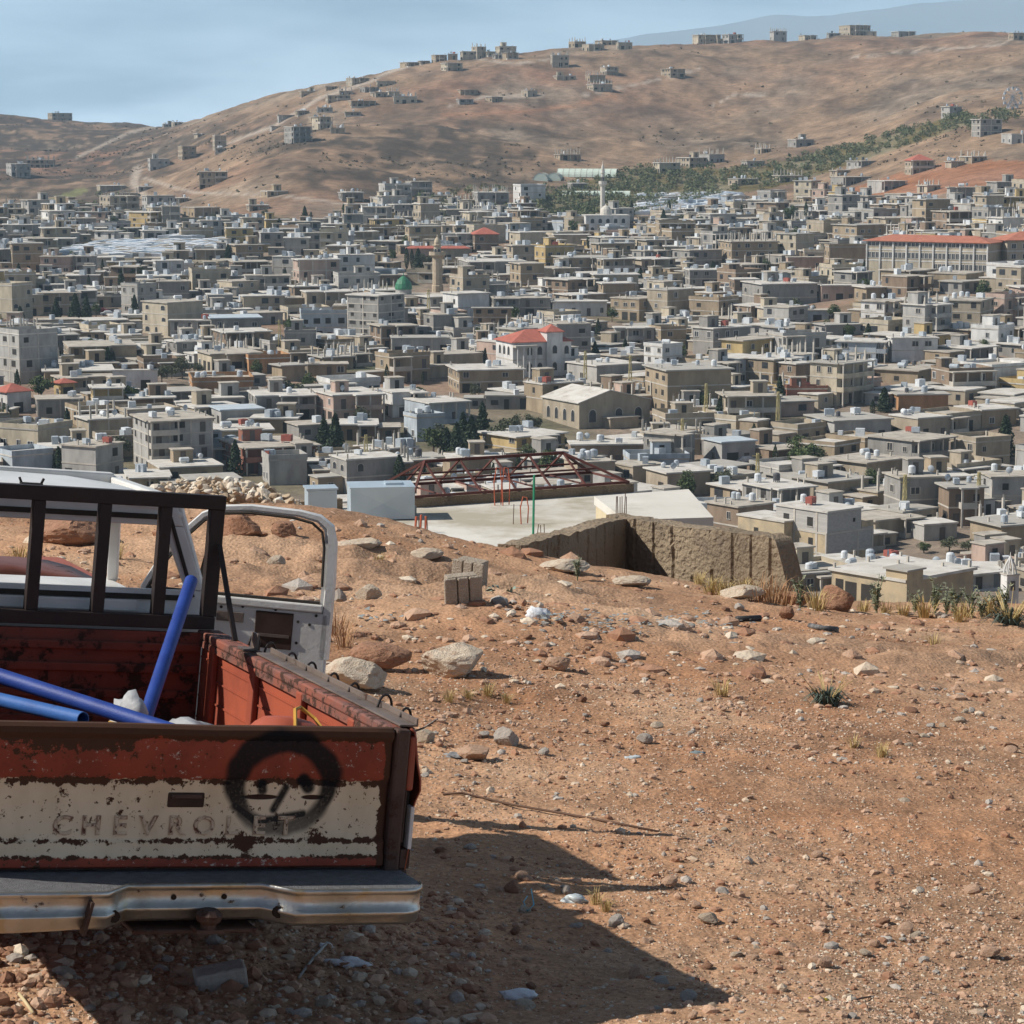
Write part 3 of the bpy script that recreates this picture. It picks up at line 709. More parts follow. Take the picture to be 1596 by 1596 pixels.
SPEC = [
 (198, 254, 332, 357, 230, 'yellow', 'B', 3), (122, 176, 334, 351, 150, 'grey', 'U'), (150, 212, 307, 338, 172, 'beige', 'UB', 3), (63, 110, 401, 428, 63, 'pink', 'S'),
 (110, 150, 400, 426, 112, 'pale grey', 'BT'), (303, 352, 390, 409, 305, 'beige', 'B'), (353, 409, 383, 406, 368, 'tan', 'S'), (288, 358, 425, 453, 300, 'cream', 'PT'),
 (335, 402, 440, 467, 362, 'cream', ''), (186, 240, 447, 490, 215, 'pale grey', 'P', 3), (240, 294, 440, 475, 248, 'grey', 'T'), (216, 311, 473, 525, 262, 'cream', 'Af', 3),
 (264, 342, 500, 531, 266, 'pale grey', 'BW'), (315, 406, 497, 534, 330, 'grey', 'M'), (325, 420, 519, 551, 350, 'brown', 'B'), (462, 540, 490, 531, 470, 'pale blue', 'PW'),
 (416, 474, 466, 491, 430, 'tan', ''), (-20, 44, 446, 507, 20, 'cream', 'AP', 3), (-10, 83, 522, 599, 32, 'pale grey', 'UP', 4), (83, 210, 541, 576, 108, 'tan', 'BT'),
 (193, 254, 544, 569, 200, 'grey', 'B'), (254, 318, 534, 566, 276, 'grey', 'T'), (300, 404, 553, 581, 330, 'cream', 'B'), (369, 450, 560, 583, 388, 'orange', 'P'), (421, 474, 571, 595, 440, 'tan', 'f'),
 (474, 540, 569, 587, 480, 'tan', ''), (50, 173, 580, 604, 70, 'tan', 'TS'), (174, 245, 578, 609, 176, 'white', 'W'), (135, 191, 605, 641, 145, 'yellow', 'AB'), (81, 115, 598, 621, 95, 'yellow', 'R'),
 (284, 394, 596, 621, 300, 'orange', 'PT'), (44, 127, 624, 653, 60, 'grey', 'TU'), (-15, 44, 612, 646, 12, 'white', 'R'), (196, 328, 656, 738, 233, 'pale grey', 'UBT', 4),
 (112, 196, 655, 691, 140, 'beige', 'UC'), (321, 409, 640, 669, 345, 'pale grey', 'M'), (379, 490, 618, 656, 400, 'grey', 'BS'), (487, 594, 617, 661, 520, 'pink', 'BSW'),
 (325, 423, 672, 701, 340, 'beige', 'T'), (330, 490, 698, 739, 378, 'red brick', 'SBT'), (-10, 101, 671, 706, 60, 'cream', 'TP'), (91, 184, 697, 751, 150, 'pale grey', ''),
 (-20, 76, 712, 751, 20, 'pale blue', 'WP'), (218, 345, 730, 757, 250, 'tan', 'WST'), (404, 478, 718, 757, 420, 'pale grey', 'P'), (478, 560, 737, 757, 490, 'brown', 'T'),
 (604, 704, 528, 553, 612, 'pale grey', 'U'), (540, 628, 462, 539, 590, 'grey', 'Us', 6), (594, 662, 613, 651, 612, 'white', 'BW'), (628, 726, 628, 661, 662, 'pale blue', 'WB'),
 (628, 692, 652, 689, 650, 'pale blue', 'PT'), (746, 882, 682, 716, 805, 'yellow', 'BT', 2), (696, 816, 578, 613, 716, 'tan', 'T'), (885, 1004, 571, 599, 930, 'pale grey', 'W'),
 (1010, 1142, 578, 649, 1040, 'tan', 'Tf', 3), (1005, 1065, 541, 586, 1032, 'white', 'P', 3), (882, 1010, 694, 728, 890, 'brown', 'T'), (1004, 1086, 678, 731, 1050, 'grey', 'B'),
 (530, 640, 723, 758, 545, 'tan', 'CT'), (660, 752, 554, 583, 690, 'beige', ''), (603, 647, 320, 344, 615, 'grey', 'U', 3), (800, 850, 291, 319, 812, 'white', 'P', 3),
 (631, 672, 284, 306, 640, 'pale grey', 'B'), (530, 565, 300, 313, 540, 'white', ''), (736, 792, 301, 326, 745, 'grey', 'BC'), (825, 895, 386, 421, 850, 'yellow', 'PS'),
 (863, 953, 403, 431, 880, 'tan', 'BT'), (811, 894, 420, 453, 838, 'cream', 'BT'), (851, 926, 437, 468, 885, 'brown', 'B'), (931, 990, 443, 471, 940, 'tan', 'f'),
 (858, 946, 471, 493, 862, 'white', 'W'), (953, 1037, 467, 501, 996, 'tan', ''), (763, 858, 466, 493, 770, 'grey', 'BT'), (736, 797, 481, 508, 738, 'tan', ''),
 (689, 762, 459, 501, 714, 'white', 'f'), (714, 820, 409, 441, 730, 'grey', 'BT'), (860, 920, 367, 383, 864, 'cream', 'A'), (733, 777, 366, 393, 740, 'brown', 'AR'),
 (632, 680, 388, 408, 634, 'pink', 'R'), (682, 731, 388, 408, 684, 'beige', 'R'), (973, 1054, 405, 431, 1000, 'beige', 'B'), (956, 1020, 512, 546, 960, 'pale grey', 'BW'),
 (1014, 1070, 515, 546, 1030, 'tan', 'P'), (1125, 1213, 378, 417, 1140, 'tan', 'C'), (1212, 1272, 366, 403, 1240, 'cream', 'f'), (1286, 1400, 386, 422, 1292, 'tan', 'Pf'),
 (1225, 1283, 402, 421, 1228, 'pink', ''), (1303, 1382, 352, 383, 1335, 'tan', 'S'), (1460, 1523, 331, 359, 1475, 'brown', 'B'), (1369, 1445, 341, 363, 1380, 'beige', ''),
 (1164, 1276, 444, 485, 1188, 'grey', 'AS'), (1276, 1350, 446, 471, 1280, 'pink', 'W'), (1337, 1396, 449, 471, 1350, 'tan', ''), (1345, 1406, 471, 505, 1378, 'white', 'B'),
 (1450, 1563, 470, 521, 1527, 'beige', 'T', 3), (1452, 1543, 428, 451, 1505, 'tan', ''), (1076, 1154, 470, 501, 1120, 'tan', 'P'), (1235, 1306, 485, 505, 1240, 'pale blue', ''),
 (1306, 1385, 534, 566, 1365, 'pale blue', 'BW'), (1385, 1462, 528, 564, 1390, 'white', 'W'), (1518, 1587, 514, 552, 1555, 'white', 'PS'), (1068, 1127, 422, 447, 1075, 'grey', 'T'),
 (1477, 1526, 293, 312, 1480, 'pale grey', 'B'), (1415, 1455, 251, 273, 1420, 'beige', 'RB', 2), (1470, 1500, 167, 184, 1480, 'pale grey', ''), (1520, 1562, 187, 214, 1528, 'grey', 'U', 3),
 (1223, 1290, 607, 633, 1226, 'red brick', 'PS'), (1154, 1201, 657, 691, 1180, 'tan', 'f'), (1266, 1394, 657, 691, 1300, 'pale grey', 'T'), (1394, 1489, 653, 687, 1430, 'beige', ''),
 (1360, 1489, 687, 739, 1420, 'grey', 'BT'), (1249, 1347, 696, 736, 1300, 'tan', 'lP'), (1294, 1416, 722, 757, 1350, 'beige', 'T'), (1506, 1610, 574, 613, 1545, 'white', 'fP'),
 (1362, 1475, 579, 602, 1430, 'tan', 'T'), (1394, 1479, 616, 640, 1400, 'orange', 'T'), (1215, 1272, 568, 606, 1240, 'brown', 'f'), (1386, 1470, 745, 813, 1402, 'grey', 'S', 2),
 (1470, 1535, 760, 821, 1478, 'brown', 'BT'), (1535, 1640, 744, 801, 1545, 'pale grey', 'T'), (1524, 1640, 820, 866, 1560, 'tan', 'T'), (1240, 1361, 752, 791, 1290, 'beige', 'ST'),
 (1417, 1496, 820, 844, 1440, 'pale grey', ''), (1105, 1210, 790, 850, 1150, 'brown', 'T'), (1010, 1110, 738, 775, 1040, 'beige', 'T'), (1100, 1180, 690, 726, 1125, 'pale grey', 'M'),
 (880, 960, 722, 760, 900, 'beige', 'T'), (690, 790, 716, 756, 700, 'tan', 'TS'), (1490, 1580, 690, 735, 1520, 'beige', 'P'), (1500, 1590, 640, 668, 1530, 'tan', 'T'),
]
for s in SPEC: spec_house(*s[:6], s[6], s[7] if len(s) > 7 else None)
HILL = [(640, 82, 35, 9), (684, 84, 24, 14), (728, 83, 22, 16), (746, 83, 22, 22), (788, 74, 32, 16), (795, 93, 24, 12), (703, 111, 32, 14), (728, 149, 34, 10), (724, 162, 26, 8), (770, 160, 26, 10), (556, 134, 36, 14),
 (600, 137, 30, 12), (480, 153, 30, 12), (525, 162, 40, 15), (562, 168, 45, 12), (630, 162, 38, 13), (500, 202, 30, 22), (462, 224, 42, 30), (445, 192, 30, 14), (341, 234, 22, 26), (290, 250, 30, 25), (245, 267, 36, 22),
 (330, 296, 48, 32), (425, 308, 42, 9), (545, 313, 40, 14), (90, 188, 40, 14), (260, 176, 18, 6), (900, 67, 26, 10), (945, 65, 34, 10), (973, 77, 24, 12), (925, 80, 34, 12), (872, 104, 28, 20), (950, 117, 28, 14),
 (1050, 120, 36, 14), (880, 125, 34, 7), (928, 128, 30, 12), (935, 142, 38, 12), (825, 152, 24, 12), (1097, 62, 32, 20), (1142, 60, 30, 16), (1214, 55, 24, 16), (1260, 50, 26, 9), (1335, 46, 46, 18), (1410, 48, 34, 10),
 (1586, 62, 22, 12), (885, 250, 40, 10), (1250, 230, 38, 14), (25, 275, 40, 22), (60, 262, 46, 14), (170, 302, 50, 14), (175, 320, 44, 12), (310, 340, 60, 18), (400, 330, 36, 9), (20, 345, 34, 22), (125, 355, 46, 16),
 (900, 295, 30, 8), (1080, 262, 46, 18), (1110, 255, 40, 16), (1175, 262, 34, 12), (1040, 270, 40, 18), (1345, 262, 44, 12), (1590, 225, 46, 18), (1160, 290, 44, 12), (1230, 285, 44, 12), (1330, 292, 60, 18), (1385, 300, 56, 20),
 (1570, 300, 50, 18), (1520, 255, 40, 12), (350, 240, 16, 10), (275, 195, 18, 7), (575, 145, 30, 10), (538, 150, 22, 9), (590, 152, 26, 9), (612, 150, 20, 8), (515, 142, 18, 8), (505, 176, 26, 9), (548, 182, 28, 8), (470, 182, 22, 10), (490, 192, 20, 10), (525, 208, 24, 9), (430, 205, 22, 9), (660, 86, 18, 8), (762, 80, 22, 9), (712, 86, 16, 10), (776, 92, 16, 7), (310, 215, 18, 7), (225, 300, 24, 10), (200, 312, 28, 12), (280, 318, 26, 9), (655, 305, 24, 10), (690, 315, 30, 11), (1300, 48, 20, 7), (1365, 46, 18, 8), (1120, 62, 14, 9), (1190, 240, 24, 9), (1310, 275, 28, 9), (1490, 262, 26, 9), (1450, 300, 34, 12)]
hr = random.Random(3)
for (x, y, w, h) in HILL:
    spec_house(x - w / 2, x + w / 2, y - h * .85, y, x - w * hr.uniform(0.1, 0.42), hr.choice(['beige', 'cream', 'pale grey', 'beige', 'tan', 'grey']), hr.choice(['U', 'UB', 'UC', 'B', 'U', 'US', 'B']))
NSPEC = len(ALLH)

TREESPEC = [('cypress', 932, 530, 34), ('cypress', 603, 603, 36), ('cypress', 659, 600, 22), ('pine', 367, 741, 58), ('pine', 523, 712, 70, 1.15), ('pine', 505, 700, 52, 1.2), ('pine', 696, 712, 48, 1.2), ('pine', 712, 718, 62, 1.1), ('pine', 735, 705, 60, 1.2),
          ('pine', 752, 690, 66), ('broad', 775, 700, 46), ('broad', 796, 690, 50), ('broad', 690, 700, 44), ('pine', 722, 690, 50, 1.2), ('broad', 830, 680, 40), ('pine', 1566, 716, 72, 1.15), ('pine', 1378, 642, 40, 1.5), ('broad', 480, 614, 34), ('broad', 400, 590, 30),
          ('pine', 88, 498, 36), ('pine', 118, 500, 44, 1.2), ('pine', 135, 498, 40), ('pine', 210, 492, 34), ('pine', 189, 452, 34), ('broad', 150, 495, 24), ('broad', 1232, 348, 30), ('cypress', 1256, 344, 30), ('pine', 1353, 527, 24, 1.5), ('broad', 1478, 516, 24),
          ('cypress', 634, 420, 34), ('cypress', 642, 418, 30), ('pine', 652, 420, 34, 1.2), ('broad', 663, 420, 28), ('broad', 612, 408, 22), ('broad', 954, 502, 24), ('broad', 252, 600, 36), ('broad', 268, 590, 24), ('broad', 310, 588, 26), ('broad', 60, 618, 16), ('pine', 105, 668, 34),
          ('pine', 78, 740, 44, 1.3), ('pine', 92, 745, 52), ('pine', 52, 730, 34), ('broad', 728, 610, 10), ('broad', 1232, 418, 16), ('broad', 1232, 474, 16), ('broad', 1240, 484, 14), ('broad', 1268, 484, 10), ('broad', 1440, 500, 22), ('broad', 20, 560, 20), ('broad', 135, 575, 22), ('broad', 240, 540, 14),
          ('cypress', 1330, 258, 10), ('cypress', 675, 333, 14), ('cypress', 690, 333, 15), ('cypress', 735, 345, 14), ('cypress', 720, 347, 16), ('cypress', 822, 340, 12), ('broad', 1480, 860, 26, 1.6), ('broad', 1510, 862, 24, 1.6), ('broad', 1440, 862, 20, 1.6), ('broad', 335, 350, 20), ('broad', 355, 352, 22, 1.3),
          ('pine', 1105, 560, 20), ('broad', 1320, 735, 22), ('broad', 1055, 540, 16), ('broad', 880, 700, 20), ('cypress', 160, 430, 26), ('broad', 450, 520, 20), ('cypress', 1362, 352, 16)]
for _a in TREESPEC:
    _p = hit(_a[1], _a[2], 150); HOUSES.append((_p.x, _p.y, 2.2 + _a[3] * _p.y / F * .12))
# ---------------- hand made landmarks: footprints kept free of the filled-in houses
LAND_FREE = []
def free_px(px, py, r):
    p = hit(px, py, 60); LAND_FREE.append((p.x, p.y, r))
for a in ((820, 588, 14), (684, 455, 10), (650, 455, 14), (660, 470, 12), (940, 330, 12), (950, 345, 14), (905, 668, 16), (1450, 430, 20), (1550, 425, 24), (1400, 428, 14), (1335, 890, 14), (1300, 885, 12), (1270, 880, 12),
          (1430, 940, 14), (520, 700, 9), (720, 700, 9), (700, 680, 8), (760, 670, 9), (1568, 705, 10), (1385, 640, 8), (480, 608, 7), (110, 500, 12), (860, 300, 14)): free_px(*a)
def blocked(x, y, r):
    for a in HOUSES:
        if (a[0] - x) ** 2 + (a[1] - y) ** 2 < (a[2] * 0.92 + r) ** 2: return True
    for a in LAND_FREE:
        if (a[0] - x) ** 2 + (a[1] - y) ** 2 < (a[2] + r) ** 2: return True
    return False
ZONES_FREE = [[(80, 395), (150, 372), (345, 372), (350, 402), (90, 402)], [(850, 345), (820, 318), (880, 290), (1000, 262), (1180, 262), (1330, 225), (1500, 175), (1520, 190), (1450, 215), (1330, 255), (1240, 285), (1100, 312), (1000, 335)],
              [(985, 335), (990, 302), (1150, 302), (1160, 318), (1060, 338)], [(1290, 305), (1400, 270), (1480, 250), (1620, 250), (1620, 285), (1480, 300), (1370, 318)], [(405, 425), (420, 400), (510, 402), (520, 425)]]
def inpoly(x, y, poly):
    r = False; n = len(poly)
    for a in range(n):
        (x0, y0), (x1, y1) = poly[a], poly[(a + 1) % n]
        if (y0 > y) != (y1 > y) and x < (x1 - x0) * (y - y0) / (y1 - y0 + 1e-9) + x0: r = not r
    return r
for _b in ((768, 880, 520, 582, 600), (672, 694, 368, 452, 800), (930, 950, 258, 345, 1060), (600, 695, 430, 488, 760), (834, 978, 612, 664, 540), (1400, 1600, 362, 428, 730), (1245, 1385, 782, 888, 390), (540, 628, 440, 530, 670), (905, 975, 330, 362, 1000)) + tuple((x_, x_ + 22, 378, 400, 935) for x_ in range(95, 345, 22)) + tuple((x_, x_ + 22, 306, 330, 1085) for x_ in range(990, 1155, 22)): SEEN.append(_b)
for _a in TREESPEC[:45]:
    _p = hit(_a[1], _a[2], 150); SEEN.append((_a[1] - _a[3] * .2, _a[1] + _a[3] * .2, _a[2] - _a[3], _a[2], _p.y))
def hides(px, py, wpx, hpx, D):
    worst = 0
    for (x0, x1, y0, y1, d) in SEEN:
        if d <= D + 4: continue
        ox = min(x1, px + wpx / 2) - max(x0, px - wpx / 2); oy = min(y1, py) - max(y0, py - hpx)
        if ox > 0 and oy > 0: worst = max(worst, ox * oy / ((x1 - x0) * (y1 - y0)))
    return worst
fr = random.Random(21)
WCH = ['grey'] * 5 + ['pale grey'] * 5 + ['tan'] * 4 + ['beige'] * 6 + ['cream'] * 4 + ['white'] * 2 + ['pink', 'brown', 'brown', 'yellow', 'pale blue']
cand = []
y = 335.0
while y < 1190:
    step = 10.6 + (y - 400) * 0.004
    half = y * 0.235
    x = -half + fr.uniform(0, 8)
    while x < half:
        cand.append((x + fr.uniform(-3, 3), y + fr.uniform(-4, 4))); x += step * fr.uniform(0.9, 1.3)
    y += step * 1.02
fill = []
for (x, y) in cand:
    z = gz(x, y); px, py = topx(x, y, z)
    lim = np.interp(px, [-100, 250, 300, 500, 620, 820, 850, 1000, 1200, 1330, 1450, 1700], [335, 338, 352, 352, 318, 325, 348, 342, 318, 300, 300, 295])
    if py < lim: continue
    if py > (925 if px > 1100 else 870) or (py > 770 and px < 500): continue
    if any(inpoly(px, py, q) for q in ZONES_FREE): continue
    w = fr.uniform(7.0, 13.5); d = fr.uniform(6.5, 10)
    if blocked(x, y, min(w, d) * 0.42): continue
    if fr.random() < 0.06: continue
    n = fr.choice([1, 1, 1, 1, 1, 2, 2, 2, 3] if y > 560 else [1, 1, 1, 1, 2]); h = n * fr.uniform(2.8, 3.2)
    k_ = F / y; hid = hides(px, py, w * k_, (h + 1.5) * k_, y)
    if hid > 0.25 and n > 1: n = 1; h = 2.9; hid = hides(px, py, w * k_, (h + 1) * k_, y)
    if hid > 0.4 and fr.random() < 0.85: continue
    base = 0.22 * math.sin(x / 70.0) + 0.15 * math.sin(y / 90.0 + 1) + 0.48
    yaw = base + fr.uniform(-0.12, 0.12) + (0 if fr.random() < 0.86 else -0.5)
    ft = ''.join(c for c, p in (('B', 0.38), ('P', 0.25), ('S', 0.35), ('T', 0.3), ('C', 0.07), ('U', 0.12), ('W', 0.2), ('A', 0.05), ('f', 0.12), ('r', 0.3), ('X', 0.55)) if fr.random() < p)
    HOUSES.append((x, y, min(w, d) * 0.5 + 0.3))
    fill.append((x, y, z, yaw, w, d, h, n, fr.choice(WCH), ft, px, py))
# those that show largest (nearest) are things of their own, the rest one far mass
fill.sort(key=lambda a: -(a[4] * a[6]) / a[1] ** 2)
NIND = max(0, 310 - NSPEC)
for i, (x, y, z, yaw, w, d, h, n, wl, ft, px, py) in enumerate(fill):
    rg = random.Random(i * 13 + 5); pos = Vector((x, y, z - 0.2))
    if i < NIND: make_house(pos, yaw, w, d, h, n, wl, ft, rg, px, py)
    else: stuff_house(pos, yaw, w, d, h, n, wl, ft, rg)
me = bpy.data.meshes.new('far_houses'); me.from_pydata(STUFF['v'], [], STUFF['f'])
for m in STUFFM: me.materials.append(m)
me.polygons.foreach_set('material_index', STUFF['m']); me.update()
tag(link('far_houses', me), 'mass of small flat-roofed houses filling the far side of the town', kind='stuff')
print('houses', NSPEC, len(fill), len(ALLH), 'stuff faces', len(STUFF['f']))
# ================================================================== landmarks of the town
def box_part(name, m, parent, *b, bevel=0): 
    mb = MB(); mb.box(*b); return mb.build(name, m, parent, bevel=bevel)
def pieces(root, w, d, faces, mesh, name='window'):
    for (face, u, z, ww, wh) in faces:
        loc, rz = {0: ((u, -d / 2, z), 0), 1: ((-w / 2, u, z), -math.pi / 2), 2: ((w / 2, u, z), math.pi / 2)}[face]
        link(name, mesh, root, loc, rz, (ww, 1, wh))

# --- red-roofed villa
def villa():
    P = hit(835, 588, 200); k = P.y / F; r = link('villa', None, None, (P.x - 0.5, P.y + 7, P.z), 0.38)
    W_, D_, H = 15.0, 11.0, 8.2; wm = WALL['white']
    box_part('wall', wm, r, -W_ / 2, W_ / 2, -D_ / 2, D_ / 2, -4, H)
    mb = MB(); hip(mb, W_, D_, H + 0.16, 2.6, 0.5); mb.build('roof', ROOFM['tile'], r)
    t = box_part('tower', wm, r, 1.0, 5.0, -D_ / 2 - 0.6, -D_ / 2 + 4.2, -4, H + 2.3)
    mb = MB(); hip(mb, 4.0, 4.8, 0, 1.6, 0.4); o = mb.build('tower_roof', ROOFM['tile'], t); o.location = (3.0, -D_ / 2 + 1.8, H + 2.47)
    box_part('floor_band', TRIM, r, -W_ / 2 - .07, W_ / 2 + .07, -D_ / 2 - .07, D_ / 2 + .07, 4.0, 4.25)
    pieces(r, W_, D_, [(0, -3.2, 6.2, 1.2, 2.0), (0, -0.6, 6.2, 1.2, 2.0), (0, 6.3, 6.2, 1.1, 1.9), (0, 6.3, 2.3, 1.1, 1.9), (0, -3.2, 2.3, 1.2, 2), (0, -0.6, 2.3, 1.2, 2)], WINS[3])
    pieces(r, W_, D_, [(1, -2.8, 6.2, 1.3, 2.0), (1, 0, 6.2, 1.3, 2.0), (1, 2.8, 6.2, 1.3, 2.0), (1, -2.8, 2.3, 1.2, 2), (1, 2.8, 2.3, 1.2, 2)], WINS[3])
    for z in (6.4, 2.4): link('window', WINS[3], t, (3.0, -D_ / 2 - 0.6, z), 0, (1.1, 1, 1.9))
    for i in range(4):
        mb = MB(); x = -W_ / 2 + 0.6 + i * 1.5; mb.tube([(x, -D_ / 2 - 1.8, -2), (x, -D_ / 2 - 1.8, H - 1.0)], 0.24, 8); mb.build('portico_column', wm, r)
    box_part('portico_roof', TRIM, r, -W_ / 2 - 0.1, -W_ / 2 + 5.6, -D_ / 2 - 2.2, -D_ / 2 - 0.08, H - 1.0, H - 0.5)
    tag(r, 'white villa with dark red hipped roofs and a small roofed tower', 'villa')
villa()
# --- minarets
STONE = mat('minaret_stone', (0.47, 0.385, 0.28), (0.38, 0.31, 0.22), 0.8, 0.9); PALE = mat('minaret_pale', (0.60, 0.56, 0.49), (0.5, 0.47, 0.41), 0.8, 0.9)
def minaret(px, pyb, pyt, rad, m, label, D0=300):
    P = hit(px, pyb, D0); H = (pyb - pyt) * P.y / F; r = link('minaret', None, None, (P.x, P.y, P.z))
    s = rad
    mb = MB(); mb.lathe([(s * 1.15, -3), (s * 1.15, H * .12), (s, H * .13), (s, H * .60)], 10); mb.build('shaft', m, r)
    mb = MB(); mb.lathe([(s * 1.02, H * .60), (s * 1.7, H * .645), (s * 1.7, H * .655)], 10); g = mb.build('balcony', m, r)
    mb = MB()
    for k in range(10):
        a0, a1 = 2 * math.pi * k / 10, 2 * math.pi * (k + 1) / 10
        mb.bar((s * 1.62 * math.cos(a0), s * 1.62 * math.sin(a0), H * .655 + .45), (s * 1.62 * math.cos(a1), s * 1.62 * math.sin(a1), H * .655 + .45), .12, .9)
    mb.build('railing', m, g)
    mb = MB(); mb.lathe([(s * .72, H * .655), (s * .70, H * .80), (s * .95, H * .81), (s * .95, H * .825), (s * .7, H * .83)], 10); mb.build('upper_shaft', m, r)
    mb = MB(); mb.lathe([(s * .7, H * .83), (s * .72, H * .87), (s * .55, H * .91), (s * .25, H * .945), (s * .1, H * .96), (s * .13, H * .975), (s * .03, H)], 10); mb.build('finial_dome', m, r)
    for k in range(4):
        a = -math.pi / 2 + (k - 1.5) * 0.9
        o = link('opening', WINS[3], r, (s * .70 * math.cos(a), s * .70 * math.sin(a), H * .72), a + math.pi / 2, (.55 * s, 1, H * .07))
    tag(r, label, 'minaret')
minaret(682, 456, 366, 1.55, STONE, 'stout tan stone minaret with one balcony beside the green dome')
minaret(939, 352, 252, 0.95, PALE, 'slender pale minaret standing before the orchard at the foot of the hill')
# --- mosque with green dome
def green_mosque():
    P = hit(655, 492, 300); r = link('mosque', None, None, (P.x, P.y + 6, P.z), 0.06); wm = WALL['cream']
    box_part('wall', wm, r, -11, 10, -5, 8, -4, 5.4); rf = box_part('roof', ROOFM['dusty'], r, -11.4, 10.4, -5.4, 8.4, 5.4, 5.75)
    box_part('red_canopy', mat('canopy_red', (0.36, 0.12, 0.09), None, 1, .8), r, -4, 9.5, -7.2, -5.05, 3.4, 3.6)
    for i in range(5): box_part('canopy_post', TRIM, r, -3.8 + i * 3.2, -3.6 + i * 3.2, -7.1, -6.9, -3, 3.4)
    mb = MB(); R0 = 2.3
    mb.lathe([(2.35, 5.75), (2.35, 7.2)], 12, (-5, 1, 0)); mb.build('drum', WALL['pale grey'], r)
    mb = MB(); mb.lathe([(2.5, 7.2), (2.5, 7.7), (2.3, 8.8), (1.7, 9.9), (0.8, 10.7), (0.15, 11.1), (0.08, 11.9)], 14, (-5, 1, 0))
    mb.build('dome', mat('dome_green', (0.045, 0.19, 0.10), (0.035, 0.14, 0.075), 1.2, 0.5), r)
    pieces(r, 21, 10, [(0, x, 1.9, 1.4, 1.8) for x in (-8, -5.5, -3, 0, 3, 6)], WINS[3])
    tag(r, 'low cream mosque hall with a bright green dome on its roof', 'mosque')
green_mosque()
def pale_mosque():
    P = hit(945, 366, 300); r = link('mosque', None, None, (P.x, P.y + 6, P.z), 0.1); wm = WALL['white']
    box_part('wall', wm, r, -8.5, 8.5, -6, 6, -4, 7.2); box_part('roof', ROOFM['pale'], r, -8.7, 8.7, -6.2, 6.2, 7.2, 7.5)
    mb = MB(); mb.lathe([(2.2, 7.5), (2.2, 8.4), (2.0, 9.6), (1.2, 10.6), (0.3, 11.1), (.05, 11.8)], 12, (0, 0, 0)); mb.build('dome', PALE, r)
    pieces(r, 17, 12, [(0, x, z, 1.3, 1.7) for x in (-6, -3, 0, 3, 6) for z in (2, 5.3)], WINS[3])
    tag(r, 'pale mosque hall with a small white dome by the slender minaret', 'mosque')
pale_mosque()
# --- gabled hall
def hall():
    P = hit(870, 668, 300); r = link('hall', None, None, (P.x + 8.2, P.y + 9.5, P.z), 0.52); W_, D_, H = 17.5, 15.0, 5.4
    wm = WALL['beige']; hw, hd = W_ / 2, D_ / 2
    mb = MB(); mb.box(-hw, hw, -hd, hd, -4, H)
    g = 2.3
    mb.face([(-hw, -hd, H), (hw, -hd, H), (-hw * .15, -hd, H + g)]); mb.face([(hw, hd, H), (-hw, hd, H), (-hw * .15, hd, H + g)])
    mb.build('wall', wm, r)
    for nm, x0, x1 in (('roof_slope', -hw - .4, -hw * .15), ('roof_slope', -hw * .15, hw + .4)):
        z0 = H - .05 if x0 < -hw else H + g; z1 = H + g if x0 < -hw else H - .1
        mb = MB(); a = [(x0, -hd - .3, z0), (x1, -hd - .3, z1), (x1, hd + .3, z1), (x0, hd + .3, z0)]
        mb.face([(x, y, z + .22) for x, y, z in a]); mb.face([(x, y, z + .02) for x, y, z in reversed(a)])
        for i in range(4):
            p, q = a[i], a[(i + 1) % 4]; mb.face([(p[0], p[1], p[2] + .02), (q[0], q[1], q[2] + .02), (q[0], q[1], q[2] + .22), (p[0], p[1], p[2] + .22)])
        mb.build(nm, ROOFM['pale'], r)
    pieces(r, W_, D_, [(0, x, 2.6, 1.7, 2.6) for x in (-5.5, 1.0, 5.8)] + [(1, y, 2.6, 1.3, 2.4) for y in (-5, -1.7, 1.7, 5)], WINS[3])
    box_part('porch', wm, r, -3, 4, -hd - 3.0, -hd - .05, -3, 2.2); box_part('porch_roof', ROOFM['dusty'], r, -3.3, 4.3, -hd - 3.3, -hd - .03, 2.2, 2.4)
    tag(r, 'pale stone hall with a low white gabled roof and arched windows', 'hall')
hall()
